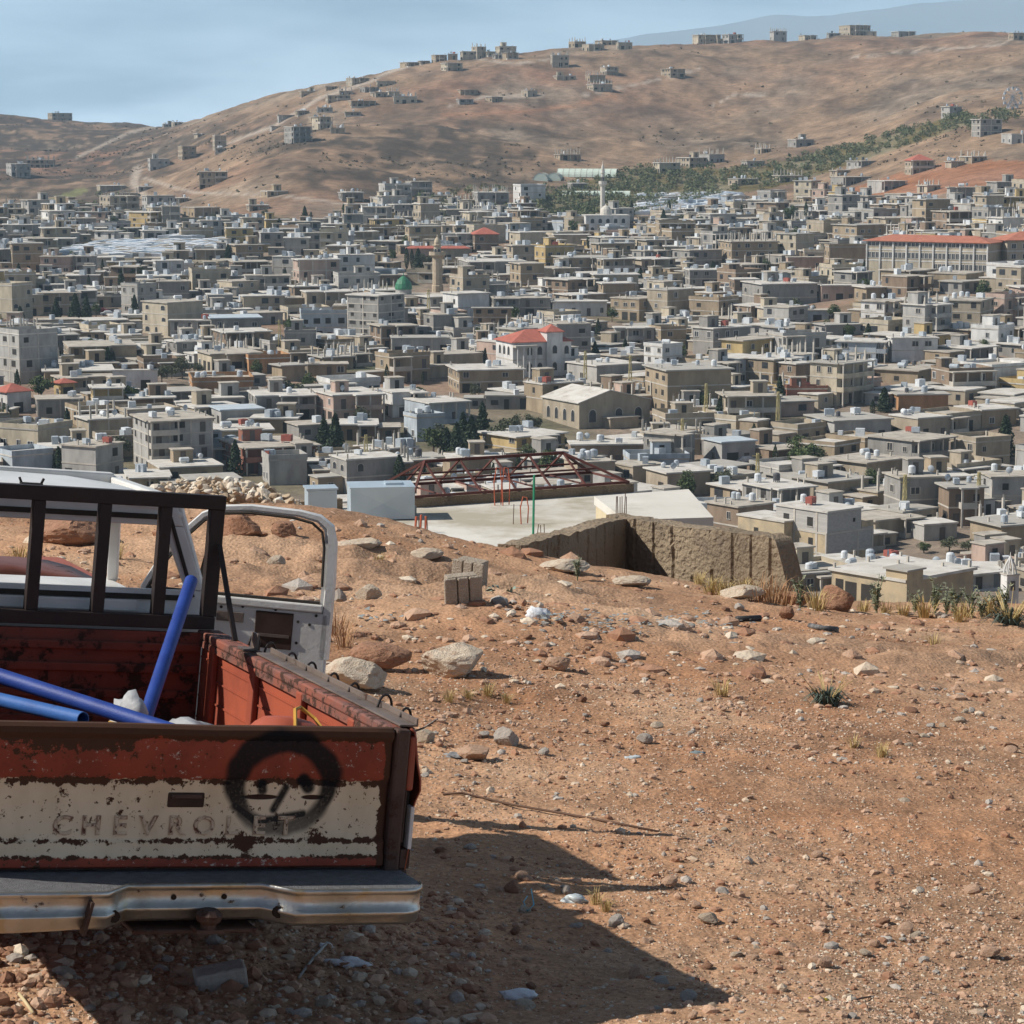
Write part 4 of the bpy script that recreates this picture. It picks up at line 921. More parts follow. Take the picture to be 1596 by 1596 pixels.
# --- school
def school():
    P = hit(1540, 428, 300); ph = math.radians(60); L_, W_, H = 38.0, 12.0, 8.8
    ux, uy = math.cos(ph), math.sin(ph); vx, vy = -uy, ux
    r = link('school', None, None, (P.x + ux * W_ / 2 + vx * L_ / 2, P.y + uy * W_ / 2 + vy * L_ / 2, P.z), ph); cm = WALL['cream']
    box_part('wall', cm, r, -W_ / 2, W_ / 2, -L_ / 2, L_ / 2, -8, H)
    mb = MB(); hip(mb, W_, L_, H + .3, 1.7, 0.9); mb.build('roof', mat('school_tile', (0.42, 0.165, 0.105), (0.34, 0.125, 0.08), 0.8, .9), r)
    for z in (3.3, 6.5): box_part('floor_band', WALL['white'], r, -W_ / 2 - .09, W_ / 2 + .09, -L_ / 2 - .09, L_ / 2 + .09, z - .12, z + .18)
    m = 9
    for i in range(m + 1):
        y = -L_ / 2 + .3 + (L_ - .6) * i / m; box_part('pilaster', WALL['white'], r, -W_ / 2 - .34, -W_ / 2 - .1, y - .2, y + .2, -8, H)
    for i in range(m):
        for k, z in enumerate((1.9, 5.0, 8.2)):
            if k == 0 and i > 3: continue
            for s_ in (-1, 0, 1):
                y = -L_ / 2 + .3 + (L_ - .6) * (i + .5) / m + s_ * 1.25
                link('window', WINS[0], r, (-W_ / 2, y, z), -math.pi / 2, (1.05, 1, 1.7 if k < 2 else 1.2))
    tag(r, 'long cream school block with orange tiled roof and rows of dark windows', 'school')
    Q = (P.x + 6.5, P.y + 5, P.z); r2 = link('school', None, None, (Q[0] + 9, Q[1] + 8, Q[2]), math.radians(8))
    box_part('wall', cm, r2, -10, 16, -6, 6, -8, 9.4); mb = MB(); hip(mb, 26, 12, 9.7, 2.3, .9); o = mb.build('roof', MATS['school_tile'], r2); o.location = (3, 0, 0)
    for i in range(7):
        for z in (1.9, 5.0, 8.0): link('window', WINS[0], r2, (-8 + i * 3.4, -6, z), 0, (1.5, 1, 1.4))
    for z in (3.3, 6.5): box_part('floor_band', WALL['white'], r2, -10.09, 16.09, -6.09, 6.09, z - .12, z + .18)
    tag(r2, 'second cream school wing under orange tiles at the right edge', 'school')
school()
# --- near three-storey block
def near_block():
    P = hit(1288, 893, 300, 450); k = P.y / F; ph = math.radians(40)
    W_, D_, H = 10.2, 10.8, 9.2
    ux, uy = math.cos(ph), math.sin(ph); vx, vy = -uy, ux
    r = link('apartment_block', None, None, (P.x + ux * W_ / 2 + vx * D_ / 2, P.y + uy * W_ / 2 + vy * D_ / 2, P.z), ph)
    tan = mat('block_tan', (0.47, 0.37, 0.235), (0.37, 0.30, 0.20), .5, .9, .5, 9, c3=(.25, .22, .17), s3=.7, lo3=.5, hi3=.75)
    m, n, l, p = nodemat('concrete_blocks'); p.inputs['Roughness'].default_value = .95
    bk = n.new('ShaderNodeTexBrick'); bk.inputs['Scale'].default_value = 1.0; bk.inputs['Brick Width'].default_value = .42; bk.inputs['Row Height'].default_value = .21; bk.inputs['Mortar Size'].default_value = .015
    bk.inputs['Color1'].default_value = (.44, .42, .39, 1); bk.inputs['Color2'].default_value = (.36, .345, .32, 1); bk.inputs['Mortar'].default_value = (.25, .24, .22, 1)
    tcn = n.new('ShaderNodeTexCoord'); mp_ = n.new('ShaderNodeMapping'); mp_.inputs['Rotation'].default_value = (math.pi / 2, 0, 0); l.new(tcn.outputs['Object'], mp_.inputs[0]); l.new(mp_.outputs[0], bk.inputs[0]); l.new(bk.outputs[0], p.inputs[0])
    box_part('lower_wall', tan, r, -W_ / 2, W_ / 2, -D_ / 2, D_ / 2, -5, 6.1); box_part('upper_wall', m, r, -W_ / 2 + .02, W_ / 2 - 2.6, -D_ / 2 + .02, D_ / 2 - .02, 6.1, H)
    box_part('block_face', m, r, -W_ / 2 + .25, W_ / 2 - .25, -D_ / 2 - .03, -D_ / 2 + .1, 2.9, 6.0)
    box_part('roof', ROOFM['pale'], r, -W_ / 2 - .2, W_ / 2 - 2.4, -D_ / 2 - .2, D_ / 2 + .2, H, H + .28)
    box_part('terrace_slab', ROOFM['grey'], r, W_ / 2 - 2.58, W_ / 2 + .1, -D_ / 2 - .1, D_ / 2 + .1, 6.1, 6.3); box_part('terrace_wall', tan, r, W_ / 2 - 2.58, W_ / 2 + .08, -D_ / 2 - .08, -D_ / 2 + .1, 6.3, 7.2)
    for z in (2.85, 5.95): box_part('floor_band', TRIM, r, -W_ / 2 - .08, W_ / 2 + .08, -D_ / 2 - .08, D_ / 2 + .08, z - .12, z + .12)
    for x in (-W_ / 2, 1.8, W_ / 2): box_part('concrete_column', TRIM, r, x - .2, x + .2, -D_ / 2 - .06, -D_ / 2 + .2, -5, 6.1)
    for y in (-3.2, 1.5): box_part('concrete_column', TRIM, r, -W_ / 2 - .06, -W_ / 2 + .2, y - .2, y + .2, -5, H - .02)
    for f in ((0, 3.6, 4.5, 1.7, 1.1), (0, 0.9, 7.6, .5, .6), (1, -1.8, 7.5, 1.2, 1.4), (1, 3.2, 7.5, 1.2, 1.4), (1, -2.0, 4.5, 1.0, 1.1), (1, 2.5, 4.5, 1.0, 1.1), (1, -1.0, 1.3, 1.1, 1.2)): pieces(r, W_, D_, [f], WINS[2])
    tk = link('water_tank', TANKS[6], r, (-2.0, 1.0, H + .27), .3, (1.1, 1.1, 1.1)); link('water_tank', TANKS[0], r, (-1, 3.5, H + .27), 0, (1, 1, 1))
    tag(r, 'three-storey tan block with bare grey blockwork and a red roof tank, nearest the slope', 'apartment block')
    HOUSES.append((P.x, P.y + 6, 8))
    # lower wing to its left
    a = link('house', None, None, (P.x - 7.0, P.y + 10, P.z + .5), ph)
    box_part('wall', tan, a, -3, 3, -5, 5, -5, 6.6); box_part('roof', ROOFM['pale'], a, -3.2, 3.2, -5.2, 5.2, 6.6, 6.85); pieces(a, 6, 10, [(0, 0, 4.6, 1, 1.1), (1, 1, 4.6, 1, 1.1)], WINS[2])
    tag(a, 'narrow tan house with a pale roof against the left of the three-storey block', 'house')
near_block()
# --- flat-roofed house just below the rim
def rim_house():
    C0 = at(1411, 903, 215.0); ph = math.radians(42); W_, D_, H = 9.3, 8.2, 4.6
    ux, uy = math.cos(ph), math.sin(ph); vx, vy = -uy, ux
    z = C0.z - H
    r = link('flat_roofed_house', None, None, (C0.x + ux * W_ / 2 + vx * D_ / 2, C0.y + uy * W_ / 2 + vy * D_ / 2, z), ph)
    tan = MATS['block_tan']
    box_part('wall', tan, r, -W_ / 2, W_ / 2, -D_ / 2, D_ / 2, -5, H - .25); box_part('roof', ROOFM['pale'], r, -W_ / 2 - .25, W_ / 2 + .25, -D_ / 2 - .25, D_ / 2 + .25, H - .25, H)
    box_part('stair_tower', tan, r, -W_ / 2 - .15, -W_ / 2 + 2.0, -D_ / 2 - .3, -D_ / 2 + 2.0, -5, H + .7); box_part('stair_roof', ROOFM['grey'], r, -W_ / 2 - .35, -W_ / 2 + 2.2, -D_ / 2 - .5, -D_ / 2 + 2.2, H + .7, H + .85)
    for x, y in ((-W_ / 2 + .1, D_ / 2 - .2), (W_ / 2 - .2, D_ / 2 - .2), (W_ / 2 - .2, -D_ / 2 + .3), (1.2, 1.5), (2.5, 1.5), (0, D_ / 2 - .2), (3, -2)):
        mb = MB(); mb.box(x - .1, x + .1, y - .1, y + .1, H, H + rnd.uniform(.3, .7)); mb.build('column_stub', TRIM, r)
    pieces(r, W_, D_, [(1, 0.0, 2.3, 1.5, 2.6), (1, 1.9, 2.3, 1.3, 2.6), (1, 3.2, 3.2, .9, 1.0)], WINS[2], 'opening')
    tag(r, 'low tan house with a wide pale flat roof just below the rim', 'house')
rim_house()
def cupola():
    C0 = at(1574, 902, 260.0); r = link('cupola_tower', None, None, (C0.x, C0.y, C0.z - 1.6), 0.3, (.62, .62, .62)); wm = WALL['white']
    box_part('base', wm, r, -1.1, 1.1, -1.1, 1.1, -2, 3.3); box_part('ledge', TRIM, r, -1.25, 1.25, -1.25, 1.25, 3.3, 3.5)
    for k in range(8):
        a = math.pi / 4 * k; mb = MB(); pts = []
        for t in range(7):
            f = t / 6; rr = 1.05 * math.cos(f * math.pi / 2 * .93); pts.append((rr * math.cos(a), rr * math.sin(a), 3.5 + 2.6 * f ** 0.9))
        mb.tube(pts, .13, 6); mb.build('rib', wm, r)
    mb = MB(); mb.lathe([(.3, 5.6), (.34, 6.0), (.12, 6.4), (.04, 7.1)], 8); mb.build('finial', wm, r)
    mb = MB(); mb.box(-.4, .4, -1.16, -1.05, .8, 2.4); mb.build('door', DOORM, r)
    tag(r, 'small white openwork cupola on a square base at the right edge', 'cupola')
cupola()
# --- greenhouses
GH = mat('greenhouse_film', (0.58, 0.66, 0.58), (0.50, 0.58, 0.50), .5, .5)
def greenhouse(px, py, w, L_, yaw, label):
    P = hit(px, py, 300); r = link('greenhouse', None, None, (P.x, P.y, P.z - .3), yaw); n = 10
    mb = MB(); pr = [(w / 2 * math.cos(math.pi * i / n), w * .55 * math.sin(math.pi * i / n)) for i in range(n + 1)]
    for i in range(n):
        (x0, z0), (x1, z1) = pr[i], pr[i + 1]; mb.face([(x0, 0, z0), (x0, L_, z0), (x1, L_, z1), (x1, 0, z1)])
    mb.face([(x, 0, z) for x, z in reversed(pr)]); mb.face([(x, L_, z) for x, z in pr]); mb.build('film_cover', GH, r, smooth=False)
    for j in range(int(L_ / 3) + 1):
        y = min(L_, j * 3.0); m2 = MB()
        for i in range(n): m2.bar((pr[i][0] * 1.01, y, pr[i][1] * 1.01), (pr[i + 1][0] * 1.01, y, pr[i + 1][1] * 1.01), .16)
        m2.build('hoop', TRIM, r)
    tag(r, label, 'greenhouse', 'greenhouses by the orchard')
greenhouse(842, 282, 7.5, 14, -0.15, 'left of the two short pale green tunnel greenhouses'); greenhouse(862, 282, 7.5, 14, -0.15, 'right of the two short pale green tunnel greenhouses')
greenhouse(962, 275, 7.5, 30, 1.35, 'long pale green tunnel greenhouse right of the short pair'); greenhouse(982, 306, 5, 31, 1.5, 'long low white tunnel greenhouse among orchard trees behind the slender minaret')
# --- ferris wheel
def ferris():
    P = hit(1578, 170, 300); k = P.y / F; R0 = 15 * k; c = Vector((0, 0, R0 + 1.2)); r = link('ferris_wheel', None, None, P, 0.2); m = mat('wheel_steel', (.5, .52, .55), None, 1, .6)
    for y in (-.8, .8):
        mb = MB(); n = 24
        for i in range(n):
            a, b = 2 * math.pi * i / n, 2 * math.pi * (i + 1) / n
            mb.bar(c + Vector((R0 * math.cos(a), y, R0 * math.sin(a))), c + Vector((R0 * math.cos(b), y, R0 * math.sin(b))), .2)
        mb.build('rim', m, r)
        for i in range(12):
            a = 2 * math.pi * i / 12; mb = MB(); mb.bar(c + Vector((0, y, 0)), c + Vector((R0 * math.cos(a), y, R0 * math.sin(a))), .14); mb.build('spoke', m, r)
        for s_ in (-1, 1): mb = MB(); mb.bar((s_ * R0 * .55, y * 1.6, 0), c + Vector((0, y * 1.2, 0)), .28); mb.build('support_leg', m, r)
    for i in range(12):
        a = 2 * math.pi * i / 12; q = c + Vector((R0 * math.cos(a), 0, R0 * math.sin(a))); mb = MB(); mb.box(q.x - .5, q.x + .5, -.5, .5, q.z - 1.3, q.z - .2); mb.build('cabin', TANKM[i % 2], r)
    tag(r, 'small pale ferris wheel standing on the terrace at right', 'ferris wheel')
ferris()
# --- camps of white tents: nobody could count them
def tents():
    V, Fs, Mi = [], [], []; rg = random.Random(5)
    for poly, n in (([(95, 398), (150, 380), (250, 378), (345, 376), (350, 398), (200, 402)], 330), ([(990, 334), (1000, 305), (1150, 303), (1158, 318), (1060, 336)], 230), ([(250, 372), (330, 360), (350, 366), (280, 376)], 40)):
        k = 0; xs = [p[0] for p in poly]; ys = [p[1] for p in poly]
        while k < n:
            px, py = rg.uniform(min(xs), max(xs)), rg.uniform(min(ys), max(ys))
            if not inpoly(px, py, poly): continue
            k += 1; P = hit(px, py, 500); w, d, h = rg.uniform(4.5, 9), rg.uniform(3, 5), rg.uniform(1.0, 1.5); a = rg.uniform(-.05, .05) + .08
            cs, sn = math.cos(a), math.sin(a); b = len(V); mi = rg.choice([0, 0, 0, 1, 2])
            for x, y, z in ((-w / 2, -d / 2, -.5), (w / 2, -d / 2, -.5), (w / 2, d / 2, -.5), (-w / 2, d / 2, -.5), (-w / 2, -d / 2, h), (w / 2, -d / 2, h), (w / 2, d / 2, h), (-w / 2, d / 2, h), (0, -d / 2, h + .35), (0, d / 2, h + .35)):
                V.append((P.x + x * cs - y * sn, P.y + x * sn + y * cs, P.z + z))
            for f in ((0, 1, 5, 8, 4), (2, 3, 7, 9, 6), (1, 2, 6, 5), (3, 0, 4, 7), (4, 8, 9, 7), (8, 5, 6, 9)): Fs.append(tuple(b + q for q in f)); Mi.append(mi)
    me = bpy.data.meshes.new('camp_tents'); me.from_pydata(V, [], Fs)
    for m in (mat('tent_white', (.74, .76, .78), (.62, .65, .68), .5, .8), mat('tent_blue', (.5, .58, .66), None, .5, .8), mat('tent_tan', (.48, .44, .38), None, .5, .8)): me.materials.append(m)
    me.polygons.foreach_set('material_index', Mi); me.update()
    tag(link('camp_tents', me), 'dense camps of low white tents between the houses', kind='stuff')
tents()

# ------------------------------------------------------------------ trees
LEAF = {'pine': mat('needles', (0.030, 0.047, 0.024), (0.055, 0.078, 0.036), 1.2, .8), 'broad': mat('leaves', (0.055, 0.082, 0.030), (0.10, 0.125, 0.046), 1.0, .8), 'olive': mat('leaves_olive', (0.085, 0.095, 0.055), (0.13, 0.135, 0.08), 1.0, .8)}
BARK = mat('bark', (.13, .095, .07), (.09, .065, .05), 3, .95)
def crown_mesh(name, kind, m, n, seed, leaf):
    rg = np.random.RandomState(seed); pts = []
    if kind == 'cypress':
        z = rg.rand(n) ** .8; r = 0.10 * np.sin(np.clip(z * 1.06, 0, 1) * math.pi * .94 + .12) ** .7 * (1 + .3 * (rg.rand(n) - .5)); a = rg.rand(n) * 6.283
        P = np.stack([r * np.cos(a), r * np.sin(a), .06 + z * .94], 1)
    elif kind == 'pine':
        t = rg.randint(0, 13, n); z = .1 + .9 * t / 13 + rg.rand(n) * .05; R0 = .25 * (1 - z) ** .75 + .012; br = rg.randint(0, 7, n) + t * .37; a = br / 7 * 6.283 + .22 * rg.randn(n); u = rg.rand(n) ** .6
        lob = .75 + .5 * vnoise(br * 3.1 + t * 7.7, br * 0 + seed, 3); r = R0 * u * lob
        P = np.stack([r * np.cos(a), r * np.sin(a), z - .05 * u + .015 * rg.randn(n)], 1)
    else:
        k = 16; c = rg.randn(k, 3); c /= np.linalg.norm(c, axis=1)[:, None]; c *= (.30 * rg.rand(k) ** .4)[:, None]; c[:, 2] = .60 + c[:, 2] * .85; s = .10 + .10 * rg.rand(k)
        i = rg.randint(0, k, n); d = rg.randn(n, 3); d /= np.linalg.norm(d, axis=1)[:, None]; P = c[i] + d * (s[i] * (.55 + .5 * rg.rand(n)))[:, None]
    d1 = rg.randn(n, 3); d1 /= np.linalg.norm(d1, axis=1)[:, None]; d2 = np.cross(d1, rg.randn(n, 3)); d2 /= np.linalg.norm(d2, axis=1)[:, None]
    s = leaf * (.6 + .8 * rg.rand(n))[:, None]; d1 = d1 * s; d2 = d2 * s * .7
    V = np.stack([P - d1, P + d2, P + d1, P - d2], 1).reshape(-1, 3); Fq = np.arange(4 * n).reshape(n, 4)
    return npmesh(name, V, Fq, m)
def trunk_mesh(kind):
    mb = MB()
    if kind == 'broad':
        mb.tube([(0, 0, -.08), (.01, 0, .2), (0, .01, .45), (0.01, 0, .7)], [.035, .028, .02, .008], 7)
        for k in range(5):
            a = k * 1.3; mb.tube([(0, 0, .28 + .05 * k), (.12 * math.cos(a), .12 * math.sin(a), .45 + .05 * k), (.24 * math.cos(a), .24 * math.sin(a), .58 + .04 * k)], [.016, .010, .004], 5)
    else: mb.tube([(0, 0, -.08), (0, 0, .4), (0, 0, .97)], [.022, .014, .003], 6)
    return mb.mesh('trunk', BARK)
TREES = {'cypress': [(crown_mesh('crown', 'cypress', LEAF['pine'], 1300, 1, .020), trunk_mesh('pine'))],
         'pine': [(crown_mesh('crown', 'pine', LEAF['pine'], 2200, s, .030), trunk_mesh('pine')) for s in (2, 3)],
         'broad': [(crown_mesh('crown', 'broad', LEAF['broad'], 1700, s, .030), trunk_mesh('broad')) for s in (4, 5)] + [(crown_mesh('crown', 'broad', LEAF['olive'], 1500, 6, .030), trunk_mesh('broad'))]}
TREELIST = []
def tree(kind, px, pyb, hpx, wide=1.0, pos=None, hm=None, label=None):
    P = pos if pos is not None else hit(px, pyb, 150); h = hm or hpx * P.y / F
    cr_, tk = rnd.choice(TREES[kind])
    r = link({'cypress': 'cypress_tree', 'pine': 'pine_tree', 'broad': 'broadleaf_tree'}[kind], None, None, (P.x, P.y, P.z - .1), rnd.uniform(0, 6), (h * wide, h * wide, h))
    link('trunk', tk, r); link('crown', cr_, r)
    TREELIST.append((r, kind, px, pyb, hpx, label)); HOUSES.append((P.x, P.y, 2))
for a in TREESPEC:
    tree(*a)
tr = random.Random(9); k = 0
while k < 150:
    px = tr.uniform(0, 1596); py = 330 + 470 * tr.random() ** 1.3
    if py > 745 and px < 560: continue
    P = hit(px, py, 200)
    if blocked(P.x, P.y, -1.5): 
        if tr.random() < .93: continue
    if P.y < 380: continue
    tree(tr.choice(['broad', 'broad', 'broad', 'pine', 'cypress']), px, py, 0, tr.uniform(.9, 1.4), P, tr.uniform(3.5, 7)); k += 1
def orchard():
    rg = np.random.RandomState(4); pts = []
    for poly, n in (([(850, 345), (820, 318), (880, 290), (1000, 262), (1180, 262), (1330, 225), (1440, 195), (1500, 175), (1520, 190), (1450, 215), (1330, 255), (1240, 285), (1100, 312), (1000, 335)], 640), ([(620, 320), (640, 300), (760, 330), (700, 345)], 30),
                    ([(560, 330), (700, 300), (860, 285), (820, 330)], 60), ([(1480, 190), (1560, 175), (1600, 180), (1520, 215)], 50), ([(0, 400), (60, 380), (60, 410)], 30), ([(40, 330), (180, 300), (200, 330), (60, 345)], 40)):
        xs = [p[0] for p in poly]; ys = [p[1] for p in poly]; k = 0
        while k < n:
            x, y = rg.uniform(min(xs), max(xs)), rg.uniform(min(ys), max(ys))
            if inpoly(x, y, poly): pts.append((x, y)); k += 1
    V = []
    for (x, y) in pts:
        P = hit(x, y, 500); s = rg.uniform(1.2, 2.3); m = 70
        d = rg.randn(m, 3); d /= np.linalg.norm(d, axis=1)[:, None]; c = np.array([P.x, P.y, P.z + s * .8]) + d * np.array([s, s, s * .8]) * (.6 + .5 * rg.rand(m))[:, None]
        a = rg.randn(m, 3) * s * .13; b = rg.randn(m, 3) * s * .13
        V.append(np.stack([c - a, c + b, c + a, c - b], 1).reshape(-1, 3))
    V = np.concatenate(V); me = npmesh('orchard_trees', V, np.arange(len(V)).reshape(-1, 4), mat('orchard_leaves', (.105, .125, .058), (.16, .165, .085), .08, .85))
    tag(link('orchard_trees', me), 'green orchard trees massed at the foot of the hill', kind='stuff')
orchard()
def scrub():
    rg = np.random.RandomState(8); V = []; Fq = []; 
    N = 34000
    px = rg.uniform(-100, 1700, N); ly = rg.uniform(math.log(1080), math.log(2500), N); Y = np.exp(ly); X = (px - CX) / F * Y; Z = ground_z(X, Y)
    dep = Y * CT - Z * ST; PX = CX + F * X / dep; PY = CX - F * (Y * ST + Z * CT) / dep
    dens = (np.exp(-(((PX - 640) / 200) ** 2 + ((PY - 255) / 45) ** 2)) + .7 * np.exp(-(((PX - 330) / 120) ** 2 + ((PY - 215) / 25) ** 2)) + (PX < 240) * .8 + .6 * np.exp(-(((PX - 1130) / 110) ** 2 + ((PY - 230) / 40) ** 2)) + .5 * np.exp(-(((PX - 1480) / 120) ** 2 + ((PY - 215) / 30) ** 2)) + .05)
    keep = rg.rand(N) < dens * (0.35 + 1.8 * fbm(X / 60, Y / 80, 3, 7)); X, Y, Z = X[keep], Y[keep], Z[keep]; n = len(X)
    m = 6
    for i in range(n):
        s = rg.uniform(.3, 1.0); d = rg.randn(m, 3); c = np.array([X[i], Y[i], Z[i] + s * .2]) + d * np.array([s * .6, s * .6, s * .25])
        a = rg.randn(m, 3) * s * .45; b = rg.randn(m, 3) * s * .45; V.append(np.stack([c - a, c + b, c + a, c - b], 1).reshape(-1, 3))
    V = np.concatenate(V); me = npmesh('hill_scrub', V, np.arange(len(V)).reshape(-1, 4), mat('scrub', (.085, .075, .05), (.125, .105, .068), .3, .95))
    tag(link('hill_scrub', me), 'dark low scrub scattered over the bare hillsides', kind='stuff')
scrub()

# ------------------------------------------------------------------ poles, cars
YEL = mat('pole_yellow', (.50, .42, .20), (.40, .34, .17), 1, .8)
def pole_parts(h):
    leg = []; a, b = .42, .16
    for sx in (-1, 1):
        for sy in (-1, 1): mb = MB(); mb.bar((sx * a, sy * a, -1), (sx * b, sy * b, h), .11); leg.append(mb.mesh('leg', YEL))
    br = MB(); n = 8
    for i in range(n):
        z0, z1 = h * i / n, h * (i + 1) / n; r0, r1 = a + (b - a) * i / n, a + (b - a) * (i + 1) / n; s = 1 if i % 2 else -1
        br.bar((-r0 * s, -r0, z0), (r1 * s, -r1, z1), .07); br.bar((-r0, -r0 * s, z0), (-r1, r1 * s, z1), .07); br.bar((r0, -r0 * s, z0), (r1, r1 * s, z1), .07)
    arm = MB(); arm.bar((-1.0, 0, h - .5), (1.0, 0, h - .5), .12); arm.bar((-.7, 0, h - 1.3), (.7, 0, h - 1.3), .1)
    return leg, br.mesh('bracing', YEL), arm.mesh('cross_arm', YEL)
PP = pole_parts(9.0)
POLES = [(1409, 822, 'yellow lattice pole beside the road in front of the grey house with a tower'), (1524, 818, 'yellow lattice pole right of the dark balcony house, near the right edge'), (1180, 784, 'yellow lattice pole among the roofs beyond the broken concrete wall'),
         (1100, 664, 'yellow lattice pole below the large windowless tan block'), (1212, 678, 'yellow lattice pole beside the tan windowless cube house'), (1063, 724, 'yellow lattice pole right of the rusty roof frame'), (912, 608, 'yellow lattice pole behind the gabled hall, left one'),
         (982, 616, 'yellow lattice pole behind the gabled hall, right one'), (571, 752, 'yellow lattice pole behind the metal tank'), (436, 553, 'yellow lattice pole in the street left of the tall unfinished block'), (668, 500, 'yellow lattice pole just below the stout minaret')]
for px, py, lb in POLES:
    P = hit(px, py, 250); r = link('utility_pole', None, None, P, .3)
    for m in PP[0]: link('leg', m, r)
    link('bracing', PP[1], r); link('cross_arm', PP[2], r); tag(r, lb, 'utility pole', 'yellow lattice poles in the town')
TYRE = mat('tyre', (.025, .025, .026), (.035, .034, .033), 8, .9); RIM = mat('rim_metal', (.35, .35, .36), None, 5, .4, metal=.8)
def car_meshes():
    prof = [(-2.0, .35), (-2.05, .75), (-1.25, .92), (-.75, 1.42), (.75, 1.46), (1.5, .98), (2.0, .92), (2.08, .4)]
    mb = MB(); n = len(prof)
    def wd(z): return .84 if z < 1 else .66
    L_ = [(x, -wd(z), z) for x, z in prof]; R_ = [(x, wd(z), z) for x, z in prof]
    mb.face(L_); mb.face(list(reversed(R_)))
    for i in range(n): j = (i + 1) % n; mb.face([L_[i], R_[i], R_[j], L_[j]])
    g = MB(); g.face([(-1.18, -.70, .96), (-.78, -.64, 1.36), (-.78, .64, 1.36), (-1.18, .70, .96)][::-1]); g.face([(1.45, -.70, 1.03), (.82, -.62, 1.41), (.82, .62, 1.41), (1.45, .70, 1.03)])
    g2 = MB()
    for s in (-1, 1): g2.face([(-1.0, s * .80, 1.0), (1.25, s * .80, 1.03), (.72, s * .685, 1.38), (-.72, s * .685, 1.36)])
    w = MB(); w.tube([(0, -.1, 0), (0, .1, 0)], .32, 12); ri = MB(); ri.tube([(0, -.11, 0), (0, .11, 0)], .18, 10)
    return mb, g, g2, w, ri
CM = car_meshes(); CARB = {c: mat('paint_' + c, v, None, 1, .35, spec=.5) for c, v in (('white', (.65, .66, .66)), ('red', (.40, .05, .04)), ('dark', (.05, .055, .07)), ('blue', (.10, .16, .30)), ('silver', (.42, .43, .44)))}
CG = CM[1].mesh('windscreen', GLASS); CG2 = CM[2].mesh('side_windows', GLASS); CW = CM[3].mesh('wheel', TYRE); CR = CM[4].mesh('rim', RIM); CB = {}
for px, py, c, yaw, lb in [(985, 650, 'dark', .6, 'dark car parked right of the gabled hall'), (1003, 656, 'white', .5, 'white car parked beside the dark one right of the gabled hall'), (158, 488, 'red', .1, 'red car parked by the pine clump at left'), (168, 492, 'white', .2, 'white car parked by the pine clump at left'),
                           (1132, 706, 'silver', .2, 'silver car in the lane below the yellow pole'), (1160, 722, 'white', .4, 'white car in the lane near the tan house'), (1424, 824, 'red', .1, 'red car behind the yellow lattice pole near the right edge'), (503, 716, 'white', 1.2, 'white car under the tall pines left of centre'),
                           (192, 742, 'silver', .1, 'silver car beside the four-storey pale grey block'), (500, 542, 'dark', .1, 'dark car in the street left of the tall unfinished block'), (520, 540, 'silver', .2, 'silver car in the street left of the tall unfinished block'), (1240, 712, 'blue', .3, 'blue car among the low houses right of the lane')]:
    if c not in CB: CB[c] = CM[0].mesh('body', CARB[c])
    P = hit(px, py, 250); r = link('parked_car', None, None, (P.x, P.y, P.z + .05), yaw); b = link('body', CB[c], r); link('windscreen', CG, r); link('side_windows', CG2, r)
    for sx in (-1.25, 1.3):
        for sy in (-.78, .78): w = link('wheel', CW, r, (sx, sy, .32)); link('rim', CR, w)
    tag(r, lb, 'car', 'cars parked in the town')
print('trees', len(TREELIST), 'objects', len(bpy.data.objects))
# ================================================================== pickup truck
class NG:
    """small helper for value maths in a node tree"""
    def __init__(self, m): self.n = m.node_tree.nodes; self.l = m.node_tree.links
    def m(self, op, a, b=None, c=None, clamp=False):
        x = self.n.new('ShaderNodeMath'); x.operation = op; x.use_clamp = clamp
        for i, v in enumerate((a, b, c)):
            if v is None: continue
            if isinstance(v, (int, float)): x.inputs[i].default_value = v
            else: self.l.new(v, x.inputs[i])
        return x.outputs[0]
    def noise(self, src, s, d=5, r=.6, sc=None):
        if sc:
            mp_ = self.n.new('ShaderNodeMapping'); mp_.inputs['Scale'].default_value = sc; self.l.new(src, mp_.inputs[0]); src = mp_.outputs[0]
        x = self.n.new('ShaderNodeTexNoise'); x.inputs['Scale'].default_value = s; x.inputs['Detail'].default_value = d; x.inputs['Roughness'].default_value = r
        self.l.new(src, x.inputs[0]); return x.outputs[0]
    def step(self, v, a, b):
        x = self.n.new('ShaderNodeMapRange'); x.interpolation_type = 'SMOOTHSTEP'; x.clamp = True
        self.l.new(v, x.inputs[0]); x.inputs[1].default_value = a; x.inputs[2].default_value = b; return x.outputs[0]
    def mix(self, f, a, b):
        x = self.n.new('ShaderNodeMixRGB')
        for i, v in enumerate((f, a, b)):
            if isinstance(v, tuple): x.inputs[i].default_value = (*v, 1)
            elif isinstance(v, (int, float)): x.inputs[i].default_value = v
            else: self.l.new(v, x.inputs[i])
        return x.outputs[0]
    def xyz(self):
        t = self.n.new('ShaderNodeTexCoord'); s = self.n.new('ShaderNodeSeparateXYZ'); self.l.new(t.outputs['Object'], s.inputs[0]); return t.outputs['Object'], s.outputs[0], s.outputs[1], s.outputs[2]
RUST = (.075, .032, .018); RUSTD = (.035, .020, .015); REDP = (.27, .058, .028); WHITEP = (.56, .50, .40)
